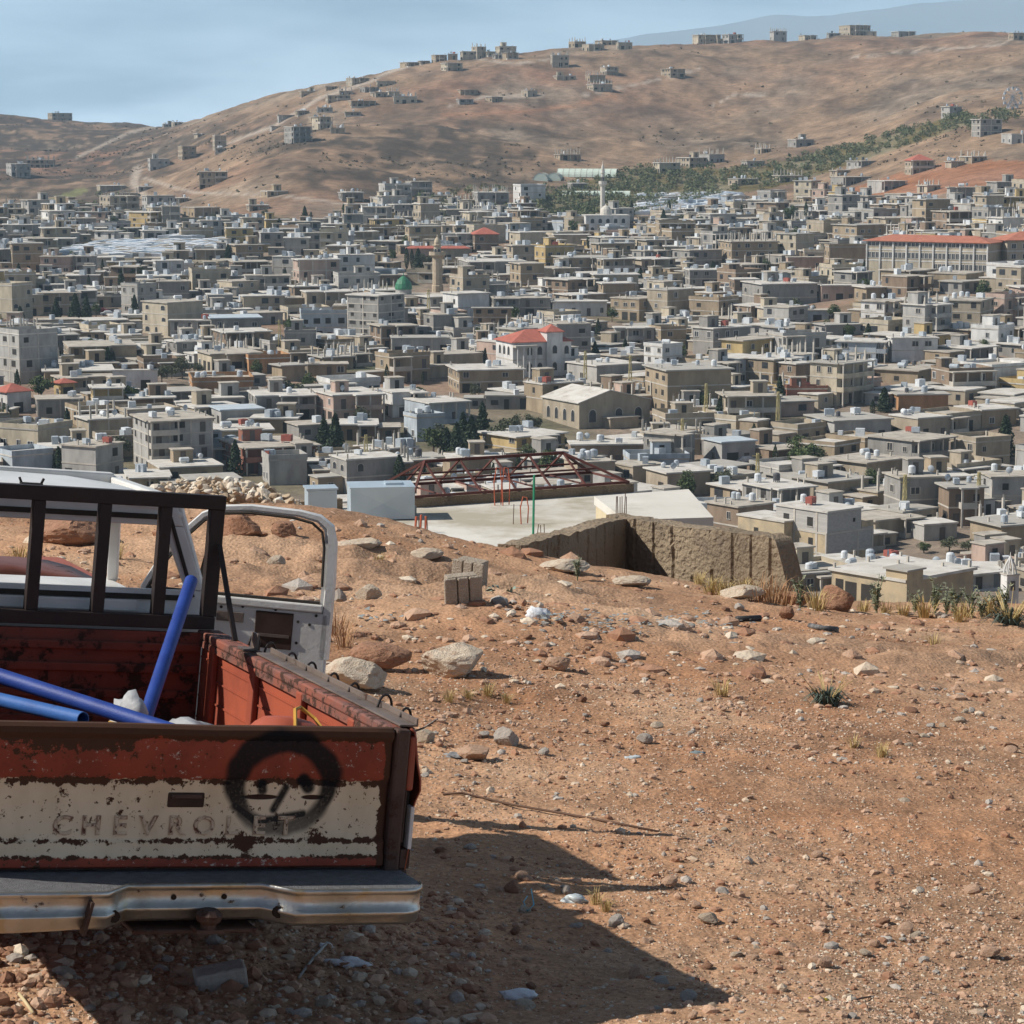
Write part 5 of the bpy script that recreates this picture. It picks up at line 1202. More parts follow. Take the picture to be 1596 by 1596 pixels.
def rust_paint(name, paint, paint2, amount=.55, scale=7, rough=.55, rust=RUST):
    m, n, l, p = nodemat(name); g = NG(m); o, x, y, z = g.xyz()
    a = g.step(g.noise(o, scale, 8, .7), amount, amount + .06); v = g.step(g.noise(o, scale * .5, 4), .35, .65)
    pc = g.mix(v, paint, paint2); rc = g.mix(g.noise(o, scale * 5, 4), rust, RUSTD)
    l.new(g.mix(a, pc, rc), p.inputs['Base Color']); p.inputs['Roughness'].default_value = rough
    l.new(g.m('ADD', rough, g.m('MULTIPLY', a, .35)), p.inputs['Roughness']); p.inputs['Specular IOR Level'].default_value = .35
    b = n.new('ShaderNodeBump'); b.inputs['Strength'].default_value = .35; b.inputs['Distance'].default_value = .004; l.new(g.m('ADD', a, g.noise(o, scale * 9, 3)), b.inputs['Height']); l.new(b.outputs[0], p.inputs['Normal'])
    MATS[name] = m; return m
def tailgate_material():
    m, n, l, p = nodemat('tailgate_paint'); g = NG(m); o, x, y, z = g.xyz()
    nb = g.m('MULTIPLY_ADD', g.m('ADD', g.m('MULTIPLY', g.noise(o, 8, 10, .75), .62), g.m('MULTIPLY', g.noise(o, 27, 8, .7), .38)), 1.75, -.385); nf = g.noise(o, 34, 6, .7); ns = g.noise(o, 16, 6, .7, (1, 1, 2.5))
    red = g.mix(g.step(g.noise(o, 4, 5), .35, .68), (.275, .058, .031), (.19, .042, .026)); wht = g.mix(g.step(g.noise(o, 3.2, 5, .6, (1, 1, .4)), .35, .7), (.66, .56, .41), (.50, .41, .28))
    # white ghost scratches on the red
    red = g.mix(g.m('MULTIPLY', g.step(nf, .56, .61), g.step(ns, .50, .58)), red, (.42, .36, .31))
    zz = g.m('ADD', z, g.m('MULTIPLY', g.m('SUBTRACT', nf, .5), .035))
    band = g.m('MULTIPLY', g.step(zz, .607, .612), g.m('SUBTRACT', 1.0, g.step(zz, .893, .898)))
    c = g.mix(band, red, wht)
    # rust: chips everywhere, more along pressed edges, ends and top
    def near(v0, w): return g.m('SUBTRACT', 1.0, g.step(g.m('ABSOLUTE', g.m('SUBTRACT', z, v0)), 0, w))
    e = g.m('ADD', g.m('MULTIPLY', near(.888, .028), .20), g.m('ADD', g.m('MULTIPLY', near(.668, .02), .17), g.m('MULTIPLY', near(.610, .016), .17)))
    ends = g.m('MULTIPLY', g.step(g.m('ABSOLUTE', x), .757, .788), .34)
    top = g.m('MULTIPLY', g.step(z, 1.03, 1.075), .42)
    drip = g.m('MULTIPLY', g.m('MULTIPLY', g.m('SUBTRACT', 1.0, g.step(g.m('ABSOLUTE', g.m('SUBTRACT', x, .24)), .01, .06)), near(.665, .075)), .25)
    patch = g.m('MULTIPLY', g.m('MULTIPLY', near(1.04, .10), g.m('SUBTRACT', 1.0, g.step(g.m('ABSOLUTE', g.m('ADD', x, .45)), .18, .34))), .22)
    rm = g.m('ADD', nb, g.m('ADD', e, g.m('ADD', g.m('ADD', ends, patch), g.m('ADD', top, drip))))
    rust = g.step(rm, .615, .64)
    halo = g.m('MULTIPLY', g.step(rm, .58, .68), .35); c = g.mix(halo, c, (.27, .14, .06))
    fine = g.m('MULTIPLY', g.step(g.noise(o, 48, 4, .6), .64, .665), .9)
    c = g.mix(g.m('MAXIMUM', rust, fine), c, g.mix(nf, (.05, .026, .018), (.085, .040, .022)))
    # two creased dents
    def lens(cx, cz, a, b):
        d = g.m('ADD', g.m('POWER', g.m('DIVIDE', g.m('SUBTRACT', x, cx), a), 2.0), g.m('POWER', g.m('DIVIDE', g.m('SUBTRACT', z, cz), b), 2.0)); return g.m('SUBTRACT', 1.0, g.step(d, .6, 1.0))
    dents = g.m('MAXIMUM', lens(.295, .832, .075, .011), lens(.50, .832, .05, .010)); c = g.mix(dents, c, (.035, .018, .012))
    # sprayed face
    def soft(d, a, b): return g.m('SUBTRACT', 1.0, g.step(d, a, b))
    dx = g.m('DIVIDE', g.m('SUBTRACT', x, .375), 1.0); dz = g.m('DIVIDE', g.m('SUBTRACT', z, .880), .90)
    rr = g.m('ADD', g.m('SQRT', g.m('ADD', g.m('POWER', dx, 2.0), g.m('POWER', dz, 2.0))), g.m('MULTIPLY', g.m('SUBTRACT', g.noise(o, 7, 2), .5), .05))
    thick = g.m('MULTIPLY', g.step(z, .72, 1.0), .020)
    ring = soft(g.m('SUBTRACT', g.m('ABSOLUTE', g.m('SUBTRACT', rr, .186)), thick), .014, .040)
    low = g.m('ADD', .72, g.m('MULTIPLY', g.step(z, .70, .84), .28)); ring = g.m('MULTIPLY', ring, low)
    def seg(x0, z0, x1, z1, a, b):
        vx, vz = x1 - x0, z1 - z0; L2 = vx * vx + vz * vz
        t = g.m('DIVIDE', g.m('ADD', g.m('MULTIPLY', g.m('SUBTRACT', x, x0), vx), g.m('MULTIPLY', g.m('SUBTRACT', z, z0), vz)), L2, clamp=True)
        ex = g.m('SUBTRACT', g.m('SUBTRACT', x, x0), g.m('MULTIPLY', t, vx)); ez = g.m('SUBTRACT', g.m('SUBTRACT', z, z0), g.m('MULTIPLY', t, vz))
        return soft(g.m('SQRT', g.m('ADD', g.m('POWER', ex, 2.0), g.m('POWER', ez, 2.0))), a, b)
    s = ring
    for a in ((.297, .880, .300, .858, .010, .026), (.455, .900, .480, .870, .016, .032), (.392, .868, .350, .785, .006, .022), (.315, .742, .468, .768, .007, .022), (.20, .80, .29, .735, .008, .030)): s = g.m('MAXIMUM', s, seg(*a))
    grain = g.step(g.noise(o, 90, 3), .25, .5); s = g.m('MULTIPLY', s, g.m('ADD', .80, g.m('MULTIPLY', grain, .2)))
    s = g.m('MULTIPLY', g.m('POWER', s, .7), .98); c = g.mix(s, c, (.005, .006, .008))
    l.new(c, p.inputs['Base Color']); ro = g.m('ADD', .55, g.m('MULTIPLY', rust, .35)); l.new(ro, p.inputs['Roughness']); p.inputs['Specular IOR Level'].default_value = .18
    h = g.m('SUBTRACT', g.m('MULTIPLY', g.noise(o, 26, 5), .4), g.m('ADD', g.m('MULTIPLY', rust, .5), g.m('MULTIPLY', dents, 3.0)))
    h = g.m('ADD', h, g.m('MULTIPLY', g.noise(o, 2.2, 2), 2.5))
    b = n.new('ShaderNodeBump'); b.inputs['Strength'].default_value = .5; b.inputs['Distance'].default_value = .006; l.new(h, b.inputs['Height']); l.new(b.outputs[0], p.inputs['Normal'])
    MATS['tailgate_paint'] = m; return m
def chrome_material():
    m, n, l, p = nodemat('old_chrome'); g = NG(m); o, x, y, z = g.xyz()
    r = g.step(g.noise(o, 14, 8, .7), .62, .68); sm = g.noise(o, 3.5, 5, .6)
    sp = g.m('MULTIPLY', g.step(g.noise(o, 6, 3), .56, .64), .6)
    c = g.mix(g.step(sm, .3, .7), (.50, .49, .46), (.30, .29, .25)); c = g.mix(sp, c, (.42, .34, .20)); c = g.mix(r, c, (.09, .055, .032))
    l.new(c, p.inputs['Base Color']); l.new(g.m('SUBTRACT', .92, g.m('MULTIPLY', r, .8)), p.inputs['Metallic'])
    l.new(g.m('ADD', .24, g.m('ADD', g.m('MULTIPLY', sm, .30), g.m('MULTIPLY', r, .4))), p.inputs['Roughness'])
    b = n.new('ShaderNodeBump'); b.inputs['Strength'].default_value = .6; b.inputs['Distance'].default_value = .012; l.new(g.m('ADD', g.noise(o, 7, 4), g.m('MULTIPLY', r, .2)), b.inputs['Height']); l.new(b.outputs[0], p.inputs['Normal'])
    MATS['old_chrome'] = m; return m
def build_truck():
    T = Vector((-1.16882, 9.13517, -2.15039)); yw, pt, rl = .42498, -.02295, .11362
    Rm = Matrix.Rotation(yw, 4, 'Z') @ Matrix.Rotation(pt, 4, 'X') @ Matrix.Rotation(rl, 4, 'Y')
    MW = Matrix.Translation(T - (Rm.to_3x3() @ Vector((0, 0, 1.1)))) @ Rm
    root = link('pickup_truck', None); root.matrix_world = MW
    tag(root, 'battered red and white pickup truck with sprayed face on its rusty tailgate', 'pickup truck')
    bedred = rust_paint('bed_red', (.30, .062, .028), (.23, .048, .024), .60, 6, .6); bedin = rust_paint('bed_inside', (.33, .075, .036), (.24, .055, .030), .64, 5, .65)
    rail_m = rust_paint('rail_worn', (.25, .085, .055), (.16, .08, .065), .50, 16, .6); dark = rust_paint('rack_steel', (.016, .010, .009), (.024, .014, .011), .66, 10, .6, (.035, .02, .014)); iron = rust_paint('angle_iron', (.16, .125, .105), (.11, .085, .072), .6, 12, .5)
    white = rust_paint('cab_white', (.66, .65, .63), (.55, .54, .51), .72, 5, .35, (.16, .08, .04)); gasket = mat('rubber', (.030, .026, .022), (.045, .038, .03), 8, .8)
    sideout = rust_paint('side_paint', (.33, .085, .04), (.26, .06, .03), .66, 5, .5); chrome = chrome_material(); postm = rust_paint('post_rust', (.075, .042, .03), (.055, .032, .025), .55, 9, .7)
    pad = mat('step_pad', (.17, .17, .175), (.12, .12, .125), 30, .6, .8, 160)
    RT = 1.1
    # ---- tailgate: pressed sheet, profile swept across
    prof = [(.045, 1.085), (.03, 1.1), (0, 1.1), (-.014, 1.088), (-.016, 1.066), (-.006, 1.052), (0, 1.045), (0, .91), (.006, .90), (.012, .888), (.012, .68), (.008, .672), (0, .664), (0, .628), (-.004, .618), (-.009, .606), (-.009, .577), (0, .570), (.045, .570)]
    xs = [-.80, -.79, -.70, -.5, -.3, -.1, .1, .3, .5, .70, .79, .80]; mb = MB(); k = len(prof)
    for x in xs:
        ed = .006 if abs(x) > .795 else 0
        for (y, z) in prof: mb.v.append((x, y + ed + .0016 * math.sin(9 * x + 5 * z), z - .004 * math.exp(-((x - .1) / .2) ** 2) * (z > 1.05)))
    for i in range(len(xs) - 1):
        for j in range(k - 1): a = i * k + j; mb.f.append((a, a + 1, a + k + 1, a + k)); mb.m.append(0)
        mb.f.append((i * k + k - 1, i * k, (i + 1) * k, (i + 1) * k + k - 1)); mb.m.append(0)
    mb.f.append(tuple(range(k))[::-1]); mb.f.append(tuple((len(xs) - 1) * k + j for j in range(k))); mb.m += [0, 0]
    tg = mb.build('tailgate', tailgate_material(), root, smooth=True)
    es = tg.modifiers.new('edge', 'EDGE_SPLIT'); es.split_angle = math.radians(38)
    tg['label'] = 'rusty red and white tailgate with a sprayed black face'
    # raised letters
    lm = rust_paint('letter_paint', (.50, .42, .32), (.40, .30, .21), .50, 40, .5, (.16, .07, .045)); lr = mat('letter_rust', (.56, .46, .33), (.17, .075, .048), 17, .8, lo=.40, hi=.60)
    tmps = []
    for i, ch in enumerate('CHEVROLET'):
        xc = -.446 + i * .1062
        for off, ex, dy, mt, nm in ((.0026, .0024, .0098, lr, 'letter'), (-.0010, .0015, .0068, lm, 'letter_face')):
            cu = bpy.data.curves.new('letter', 'FONT'); cu.body = ch; cu.size = .098; cu.extrude = ex; cu.offset = off; cu.align_x = 'CENTER'; cu.resolution_u = 3
            to = bpy.data.objects.new('tmp', cu); col.objects.link(to); tmps.append((to, xc, dy, mt, nm))
    dg = bpy.context.evaluated_depsgraph_get()
    letters = [(bpy.data.meshes.new_from_object(to.evaluated_get(dg)), xc, dy, mt, nm) for to, xc, dy, mt, nm in tmps]
    for t in tmps: bpy.data.objects.remove(t[0])
    for me, xc, dy, mt, nm in letters:
        me.materials.clear(); me.materials.append(mt)
        o = link(nm, me, tg); o.location = (xc, dy, .692); o.rotation_euler = (math.pi / 2, 0, 0); o.scale = (1.08, 1, 1)
    hb = MB(); hb.box(-.062, .078, .006, .03, .792, .848); hb.build('handle_recess', mat('recess', (.030, .017, .012), (.05, .028, .018), 9, .8), tg, bevel=.006)
    hb = MB(); hb.box(-.05, .066, .001, .012, .826, .842); hb.build('handle', postm, tg, bevel=.003)
    # ---- bed
    mb = MB(); mb.box(-.80, .80, .06, 2.42, .57, .60); fl = mb.build('bed_floor', bedin, root)
    for i in range(9): mb = MB(); x = -.72 + i * .18; mb.box(x - .03, x + .03, .08, 2.40, .6, .612); mb.build('floor_rib', bedin, fl)
    for s in (-1, 1):
        nm = 'side_panel'
        # outer skin: section swept along the bed
        sec = [(.875, 1.098), (.895, 1.085), (.905, 1.03), (.915, .97), (.935, .90), (.938, .86), (.922, .82), (.912, .78), (.915, .66), (.905, .56), (.88, .48)]
        ys = [.0, .02, .3, .7, 1.2, 1.8, 2.38, 2.40]; mb = MB(); k = len(sec)
        for y in ys:
            for (x, z) in sec: mb.v.append((s * (x - (.012 if y in (.0, 2.40) else 0)), y, z))
        for i in range(len(ys) - 1):
            for j in range(k - 1):
                a = i * k + j; f = (a, a + 1, a + k + 1, a + k); mb.f.append(f if s < 0 else f[::-1]); mb.m.append(0)
        sp = mb.build(nm, sideout, root, smooth=True); so = sp.modifiers.new('thick', 'SOLIDIFY'); so.thickness = .004
        # inner wall with ribs
        mb = MB(); mb.box(*sorted((s * .815, s * .835)), .05, 2.42, .58, 1.06); iw = mb.build('inner_wall', bedin, root)
        for y in (.42, 1.02, 1.62, 2.2): mb = MB(); mb.box(*sorted((s * .785, s * .815)), y - .035, y + .035, .6, 1.06); mb.build('stake_rib', bedin, iw, bevel=.008)
        for z in (.70, .80, .90, .98): mb = MB(); mb.box(*sorted((s * .809, s * .815)), .06, 2.41, z - .004, z + .004); mb.build('seam', bedin, iw)
        # rail
        mb = MB(); mb.box(*sorted((s * .79, s * .90)), .03, 2.44, 1.062, 1.1); mb.build('rail', rail_m, root, bevel=.008)
        mb = MB(); mb.box(*sorted((s * .79, s * .80)), .03, 2.44, 1.03, 1.061); mb.build('rail_lip', rail_m, root)
        # rear post with lamp opening
        mb = MB(); mb.box(*sorted((s * .807, s * .868)), -.012, .05, .535, 1.098); ps = mb.build('rear_post', postm, root, bevel=.012)
        mb = MB(); mb.box(*sorted((s * .869, s * .900)), -.002, .03, .86, 1.07); mb.build('post_flange', sideout, root, bevel=.01)
        lw = MB(); lw.box(*sorted((s * .869, s * .905)), .04, .08, .64, .86); lw.build('lamp_hole', gasket, root)
        for b in ((.870, .912, .0, .025, .56, .635), (.898, .914, -.002, .05, .635, .80), (.869, .877, .0, .05, .66, .86)):
            mb = MB(); mb.box(*sorted((s * b[0], s * b[1])), *b[2:]); mb.build('lamp_frame', white if b[0] > .88 else postm, root, bevel=.004)
        mb = MB(); mb.box(*sorted((s * .869, s * .905)), -.006, .03, .50, .559); mb.build('post_foot', postm, root, bevel=.01)
        # iron added along the rail
        if s > 0:
            mb = MB(); mb.box(.83, .905, .02, 1.72, 1.104, 1.112); mb.box(.897, .905, .02, 1.72, 1.112, 1.135); mb.build('angle_strip', iron, root, bevel=.002)
            mb = MB(); mb.box(.80, .87, 1.80, 1.88, 1.104, 1.112); mb.box(.862, .87, 1.80, 1.88, 1.112, 1.18); mb.build('rail_bracket', iron, root)
            for i, y in enumerate((2.02, 1.80, 1.52, 1.27, 1.00, .76, .42, .20)):
                rr = .042 if i not in (6,) else .055; mb = MB()
                pts = [(.925 + .8 * rr * math.cos(t), y + .6 * rr * math.cos(t), 1.10 + rr * math.sin(t) * 1.05) for t in [math.pi * q / 8 * 1.12 - .15 for q in range(9)]]
                pts = [(.925 + .8 * rr, y + .6 * rr, 1.03)] + pts; mb.tube(pts, .0055, 6); mb.build('tie_hook', dark, root, smooth=True)
            mb = MB(); mb.tube([(.92, .13, 1.06), (.96, .10, 1.085), (1.0, .06, 1.13)], .004, 5); mb.build('wire_end', iron, root)
    mb = MB(); mb.box(-.80, .80, 2.39, 2.42, .58, 1.09); fwm = rust_paint('front_wall_dark', (.17, .042, .024), (.11, .03, .019), .54, 7, .7, (.03, .016, .011)); fw = mb.build('front_wall', fwm, root)  # front wall in a darker, rustier red-brown than the inner side walls
    for z in (.68, .80, .92, 1.02): mb = MB(); mb.box(-.79, .79, 2.372, 2.389, z - .02, z + .02); mb.build('wall_rib', fwm, fw, bevel=.006)
    # ---- rack
    mb = MB(); mb.box(-.86, .86, 2.40, 2.47, 1.105, 1.165); mb.build('rack_base', dark, root, bevel=.004)
    mb = MB(); mb.box(-.87, .87, 2.41, 2.47, 1.662, 1.728); mb.build('rack_top', dark, root, bevel=.004)
    for x in (-.83, -.58, -.29, 0.0, .305, .59, .835):
        w = .028 if abs(x) < .8 else .034; mb = MB(); mb.box(x - w, x + w, 2.415, 2.465, 1.165, 1.662); mb.build('rack_bar', dark, root, bevel=.003)
    for s in (-1, 1): mb = MB(); mb.bar((s * .85, 2.40, 1.50), (s * .87, 2.12, 1.10), .022, .012); mb.build('rack_brace', dark, root)
    # ---- cab
    zb, hw0, hw1 = 1.12, .90, .70
    def lerpx(z): return hw0 + (hw1 - hw0) * (z - zb) / (1.68 - zb)
    cb = MB()
    yb = lambda z: 2.55 + .10 * (z - zb) / .56
    # lower back panel and header with window opening between
    def strip(z0, z1, xa0, xb0, xa1, xb1, t=.03):
        P = [(xa0, yb(z0), z0), (xb0, yb(z0), z0), (xb1, yb(z1), z1), (xa1, yb(z1), z1)]
        b = len(cb.v); cb.v += P + [(x, y + t, z) for x, y, z in P]
        for f in ((0, 1, 2, 3), (7, 6, 5, 4), (0, 4, 5, 1), (1, 5, 6, 2), (2, 6, 7, 3), (3, 7, 4, 0)): cb.f.append(tuple(b + q for q in f)); cb.m.append(0)
    wz0, wz1 = 1.262, 1.555; ws0, ws1 = .765, .645
    cb.box(-.90, .90, 2.535, 2.575, .45, 1.117); strip(1.12, wz0, -lerpx(1.12), lerpx(1.12), -lerpx(wz0), lerpx(wz0)); strip(wz1, 1.70, -lerpx(wz1), lerpx(wz1), -lerpx(1.70), lerpx(1.70))
    for s in (-1, 1):
        a = sorted((s * ws0, s * lerpx(wz0))); b = sorted((s * ws1, s * lerpx(wz1))); strip(wz0 + .001, wz1 - .001, a[0], a[1], b[0], b[1])
    cb.build('cab_back', white, root, bevel=.006)
    gk = MB(); e = .024
    for (z, wd) in ((wz0 - .035, ws0 + .02), (wz1 + .040, ws1 + .02)): gk.box(-wd, wd, yb(z) - .012, yb(z) + .004, z - e / 2, z + e / 2)
    for s in (-1, 1): gk.bar((s * (ws0 + .035), yb(wz0) - .004, wz0 - .03), (s * (ws1 + .03), yb(wz1) - .004, wz1 + .04), .022, .016)
    gk.build('window_gasket', gasket, root)
    mb = MB(); mb.box(-.66, .52, 2.522, 2.536, 1.16, 1.215); mb.build('back_panel_press', white, root, bevel=.006)
    # roof
    rf = MB(); ys = [2.63, 2.66, 2.8, 3.1, 3.4, 3.56, 3.60]; zs = [1.675, 1.69, 1.702, 1.706, 1.70, 1.685, 1.67]; us = [-1, -.97, -.85, -.5, 0, .5, .85, .97, 1]; k = len(us)
    for y, z in zip(ys, zs):
        for u in us: rf.v.append((u * .735, y, z - .055 * abs(u) ** 3.2 + (.004 if abs(u) < .9 else -.012)))
    for i in range(len(ys) - 1):
        for j in range(k - 1): a = i * k + j; rf.f.append((a, a + 1, a + k + 1, a + k)); rf.m.append(0)
    ro = rf.build('roof', white, root, smooth=True); so = ro.modifiers.new('thick', 'SOLIDIFY'); so.thickness = .05; so.offset = -1
    mb = MB(); mb.box(-.02, .08, 2.70, 2.74, 1.700, 1.712)
    for x in (-.015, .075): mb.bar((x, 2.72, 1.708), (x + (.012 if x > 0 else -.012), 2.72, 1.735), .01)
    mb.build('roof_clip', dark, root)
    for s in (-1, 1):
        a = MB(); a.bar((s * .80, 3.93, 1.14), (s * .68, 3.58, 1.68), .055, .07); a.build('windscreen_pillar', white, root, bevel=.01)
        b = MB(); b.bar((s * .865, 2.60, 1.13), (s * .695, 2.70, 1.67), .05, .09); b.build('door_pillar', white, root, bevel=.01)
        d = MB(); d.bar((s * .69, 2.66, 1.665), (s * .67, 3.58, 1.665), .06, .05); d.build('roof_rail', white, root, bevel=.008)
        c = MB(); c.box(*sorted((s * .80, s * .93)), 2.58, 3.95, .42, .50); c.build('door_sill', white, root)
        f = MB(); f.box(*sorted((s * .72, s * .96)), 3.92, 5.45, .55, 1.06); f.build('front_wing', sideout, root, bevel=.05)
    mb = MB(); mb.box(-.66, .66, 3.56, 3.62, 1.655, 1.71); mb.build('windscreen_header', white, root, bevel=.01)
    mb = MB(); mb.box(-.82, .82, 3.62, 3.98, .98, 1.13); mb.build('cowl', white, root, bevel=.03)
    hd = MB(); xsn = [-.76, -.6, -.3, 0, .3, .6, .76]; ysn = [3.99, 4.1, 4.6, 5.1, 5.4, 5.46]; zn = [1.135, 1.155, 1.14, 1.10, 1.06, 1.0]
    for y, z in zip(ysn, zn):
        for x in xsn: hd.v.append((x, y, z - .035 * (abs(x) / .76) ** 2.5 + .012 * math.sin(7 * x + 3 * y)))
    k = len(xsn)
    for i in range(len(ysn) - 1):
        for j in range(k - 1): a = i * k + j; hd.f.append((a, a + 1, a + k + 1, a + k)); hd.m.append(0)
    ho = hd.build('bonnet', rust_paint('bonnet_red', (.13, .04, .026), (.17, .06, .04), .58, 5, .5), root, smooth=True); so = ho.modifiers.new('thick', 'SOLIDIFY'); so.thickness = .02; so.offset = -1
    mb = MB(); mb.box(-.85, .85, 5.40, 5.50, .50, .98); mb.build('grille', chrome, root, bevel=.02)
    # bench seat back and steering wheel
    mb = MB(); mb.box(-.75, .75, 2.66, 2.80, .62, 1.12); mb.build('seat_back', mat('seat_vinyl', (.10, .06, .045), (.07, .045, .035), 6, .7), root, bevel=.04)
    # ---- left door (closed)
    def door(name, M):
        d = link(name, None, root); d.matrix_local = M
        w_, t = 1.0, .05
        fr = MB()
        zt, zs = 1.565, 1.125
        def bar(p, q, w, h): fr.bar(p, q, w, h, up=(0, 1, 0))
        pan = MB(); pan.box(.02, w_, -t, 0, .48, zs - .06); pan.build('inner_panel', white, d, bevel=.012)
        bv = [(.03, zs - .02), (.10, zs + .12), (.22, zs + .29), (.31, zs + .385), (.40, zt - .012), (.55, zt + .005), (.80, zt), (.90, zt - .018), (.955, zt - .06), (.972, zt - .14), (.978, zs + .1), (.975, zs - .3)]
        f2 = MB(); n_ = len(bv); wid = [.040] * 4 + [.036] * 3 + [.044, .056, .064, .07, .074]; nv_ = []
        for i in range(n_):
            (x0, z0), (x1, z1) = bv[max(0, i - 1)], bv[min(n_ - 1, i + 1)]; dl = math.hypot(x1 - x0, z1 - z0); nx_, nz_ = -(z1 - z0) / dl, (x1 - x0) / dl; x, z = bv[i]; h_ = wid[i] / 2
            for (u, yy) in ((h_, -t * .35), (h_ * .7, -t), (-h_ * .35, -t), (-h_ * .5, -t * .62), (-h_, -t * .6), (-h_, 0), (h_, 0)): nv_.append((x + nx_ * u, yy, z + nz_ * u))
        f2.v = nv_
        for i in range(n_ - 1):
            for j in range(7): a_, b_ = i * 7 + j, i * 7 + (j + 1) % 7; f2.f.append((a_, b_, b_ + 7, a_ + 7)); f2.m.append(0)
        o = f2.build('window_frame', white, d, smooth=True); es_ = o.modifiers.new('edge', 'EDGE_SPLIT'); es_.split_angle = math.radians(35)
        f4 = MB(); f4.tube([(x * .985 + .012 - (.03 if x > .7 else 0), -t / 2 - .018, z - .024) for x, z in bv[:-1]], .008, 6); f4.build('frame_seal', gasket, d)
        f3 = MB(); f3.bar((.30, -t / 2, zs - .02), (.37, -t / 2, zt - .09), .018, .02); f3.build('vent_post', gasket, d)
        s1 = MB(); s1.box(.04, w_ - .04, -t - .012, 0.006, zs - .06, zs - .018); s1.build('sill', white, d, bevel=.008); s2 = MB(); s2.box(.05, w_ - .06, -t * .8, -.01, zs - .018, zs - .004); s2.build('sill_slot', gasket, d)
        c = MB(); c.box(.62, .815, -t - .006, -t + .004, .86, 1.05); c.build('panel_cutout', mat('cutout', (.030, .016, .012), (.055, .03, .022), 6, .8), d, bevel=.004)
        c = MB(); c.box(.64, .80, -t - .012, -t - .004, .92, .935); c.build('regulator_bar', iron, d)
        c = MB(); c.box(.42, .56, -t - .008, -t + .004, .98, 1.03); c.build('latch_plate', iron, d, bevel=.003)
        for x, z in ((.30, 1.03), (.34, .8), (.84, 1.01), (.84, .9), (.9, 1.0), (.55, 1.062), (.93, 1.05), (.72, 1.062), (.44, 1.05)):
            h = MB(); h.tube([(x, -t - .003, z), (x, -t + .004, z)], .008, 8); h.build('panel_hole', gasket, d)
        return d
    a = math.radians(65); ux, uy = math.sin(a), -math.cos(a)
    M = Matrix(((ux, -uy, 0, .92), (uy, ux, 0, 3.86), (0, 0, 1, 0), (0, 0, 0, 1)))
    dr = door('open_door', M); dr['label'] = 'white cab door hanging open without glass'
    ML = Matrix(((.02, 1, 0, -.93), (-1, .02, 0, 3.70), (0, 0, 1, 0), (0, 0, 0, 1)))
    door('closed_door', ML)
    # ---- bumper: section swept across with a recess for the plate
    def face(x):
        ax = abs(x - .0)
        t = min(1, max(0, (ax - .25) / .10)); t = t * t * (3 - 2 * t)
        y = -.195 - .105 * t
        if ax > .78: q = (ax - .78) / .095; y = y + .11 * (1 - math.sqrt(max(0, 1 - min(q, 1) ** 2)))
        return y
    xs = [-.875, -.87, -.86, -.84, -.81, -.78] + [-.75 + .05 * i for i in range(31)] + [.78, .81, .84, .86, .87, .875]
    sec = [(0, -.012), (-.004, .0), (-.012, -.004), (-.014, -.014), (-.004, -.022), (.0, -.03), (.003, -.080), (-.009, -.086), (-.011, -.096), (0, -.103), (.004, -.128), (.02, -.142), (.05, -.145)]
    mb = MB(); k = len(sec); BZ = .562
    for x in xs:
        dent = .012 * math.exp(-((x + .42) / .05) ** 2); droop = -.010 * math.exp(-((x + .75) / .25) ** 2)
        for (dy, dz) in sec: mb.v.append((x, face(x) + dy + dent * (dz < -.05), BZ + dz + droop * (dz < -.1)))
    for i in range(len(xs) - 1):
        for j in range(k - 1): a = i * k + j; mb.f.append((a, a + 1, a + k + 1, a + k)); mb.m.append(0)
    bu = mb.build('bumper', chrome, root, smooth=True); so = bu.modifiers.new('thick', 'SOLIDIFY'); so.thickness = .004
    pd = MB(); n = len(xs)
    for x in xs: pd.v += [(x, face(x) + .004, .556), (x, .04, .556), (x, face(x) + .004, .535), (x, .04, .535)]
    for i in range(n - 1):
        a = i * 4; pd.f += [(a, a + 4, a + 5, a + 1), (a + 2, a + 3, a + 7, a + 6), (a, a + 2, a + 6, a + 4), (a + 1, a + 5, a + 7, a + 3)]; pd.m += [0] * 4
    pd.build('step_pad', pad, bu)
    for x, z in ((-.075, .51), (.115, .51), (-.31, .46), (.305, .465)):
        r_ = .010 if abs(x) < .2 else .022; h = MB(); h.tube([(x, face(x) - .004, z), (x, face(x) + .01, z)], r_, 10); h.build('bolt_hole', mat('hole_rust', (.025, .015, .01), None, 5, .9), bu)
    h = MB(); h.box(-.22, .25, -.21, -.04, .378, .395); h.build('hitch_plate', postm, bu, bevel=.01); h = MB(); h.lathe([(.03, .40), (.028, .42), (.045, .435), (.05, .455), (.03, .475)], 10, (.05, -.235, 0)); h.box(.0, .10, -.265, -.18, .39, .405); h.build('tow_ball', postm, bu)
    h = MB(); h.bar((-.43, -.302, .41), (-.41, -.31, .53), .05, .012, up=(1, 0, 0)); h.build('rust_bracket', postm, bu)
    mb = MB(); mb.box(-.80, .80, .035, .075, .46, .575); mb.build('rear_sill', postm, root)
    # ---- frame and wheels
    for s in (-1, 1):
        mb = MB(); mb.box(*sorted((s * .40, s * .48)), -.05, 5.3, .42, .55); mb.build('chassis_rail', postm, root)
        for y in (1.45, 4.55):
            w = MB(); w.lathe([(.20, -.09), (.31, -.10), (.345, -.06), (.35, 0), (.345, .06), (.31, .10), (.20, .09)], 24); o = w.build('wheel', TYRE, root, smooth=True); o.rotation_euler = (0, math.pi / 2, 0); o.location = (s * .78, y, .335)
            w = MB(); w.lathe([(.20, -.07), (.18, -.04), (.08, -.05), (.06, .05), (.18, .04), (.20, .07)], 16); w.build('rim', RIM, o)
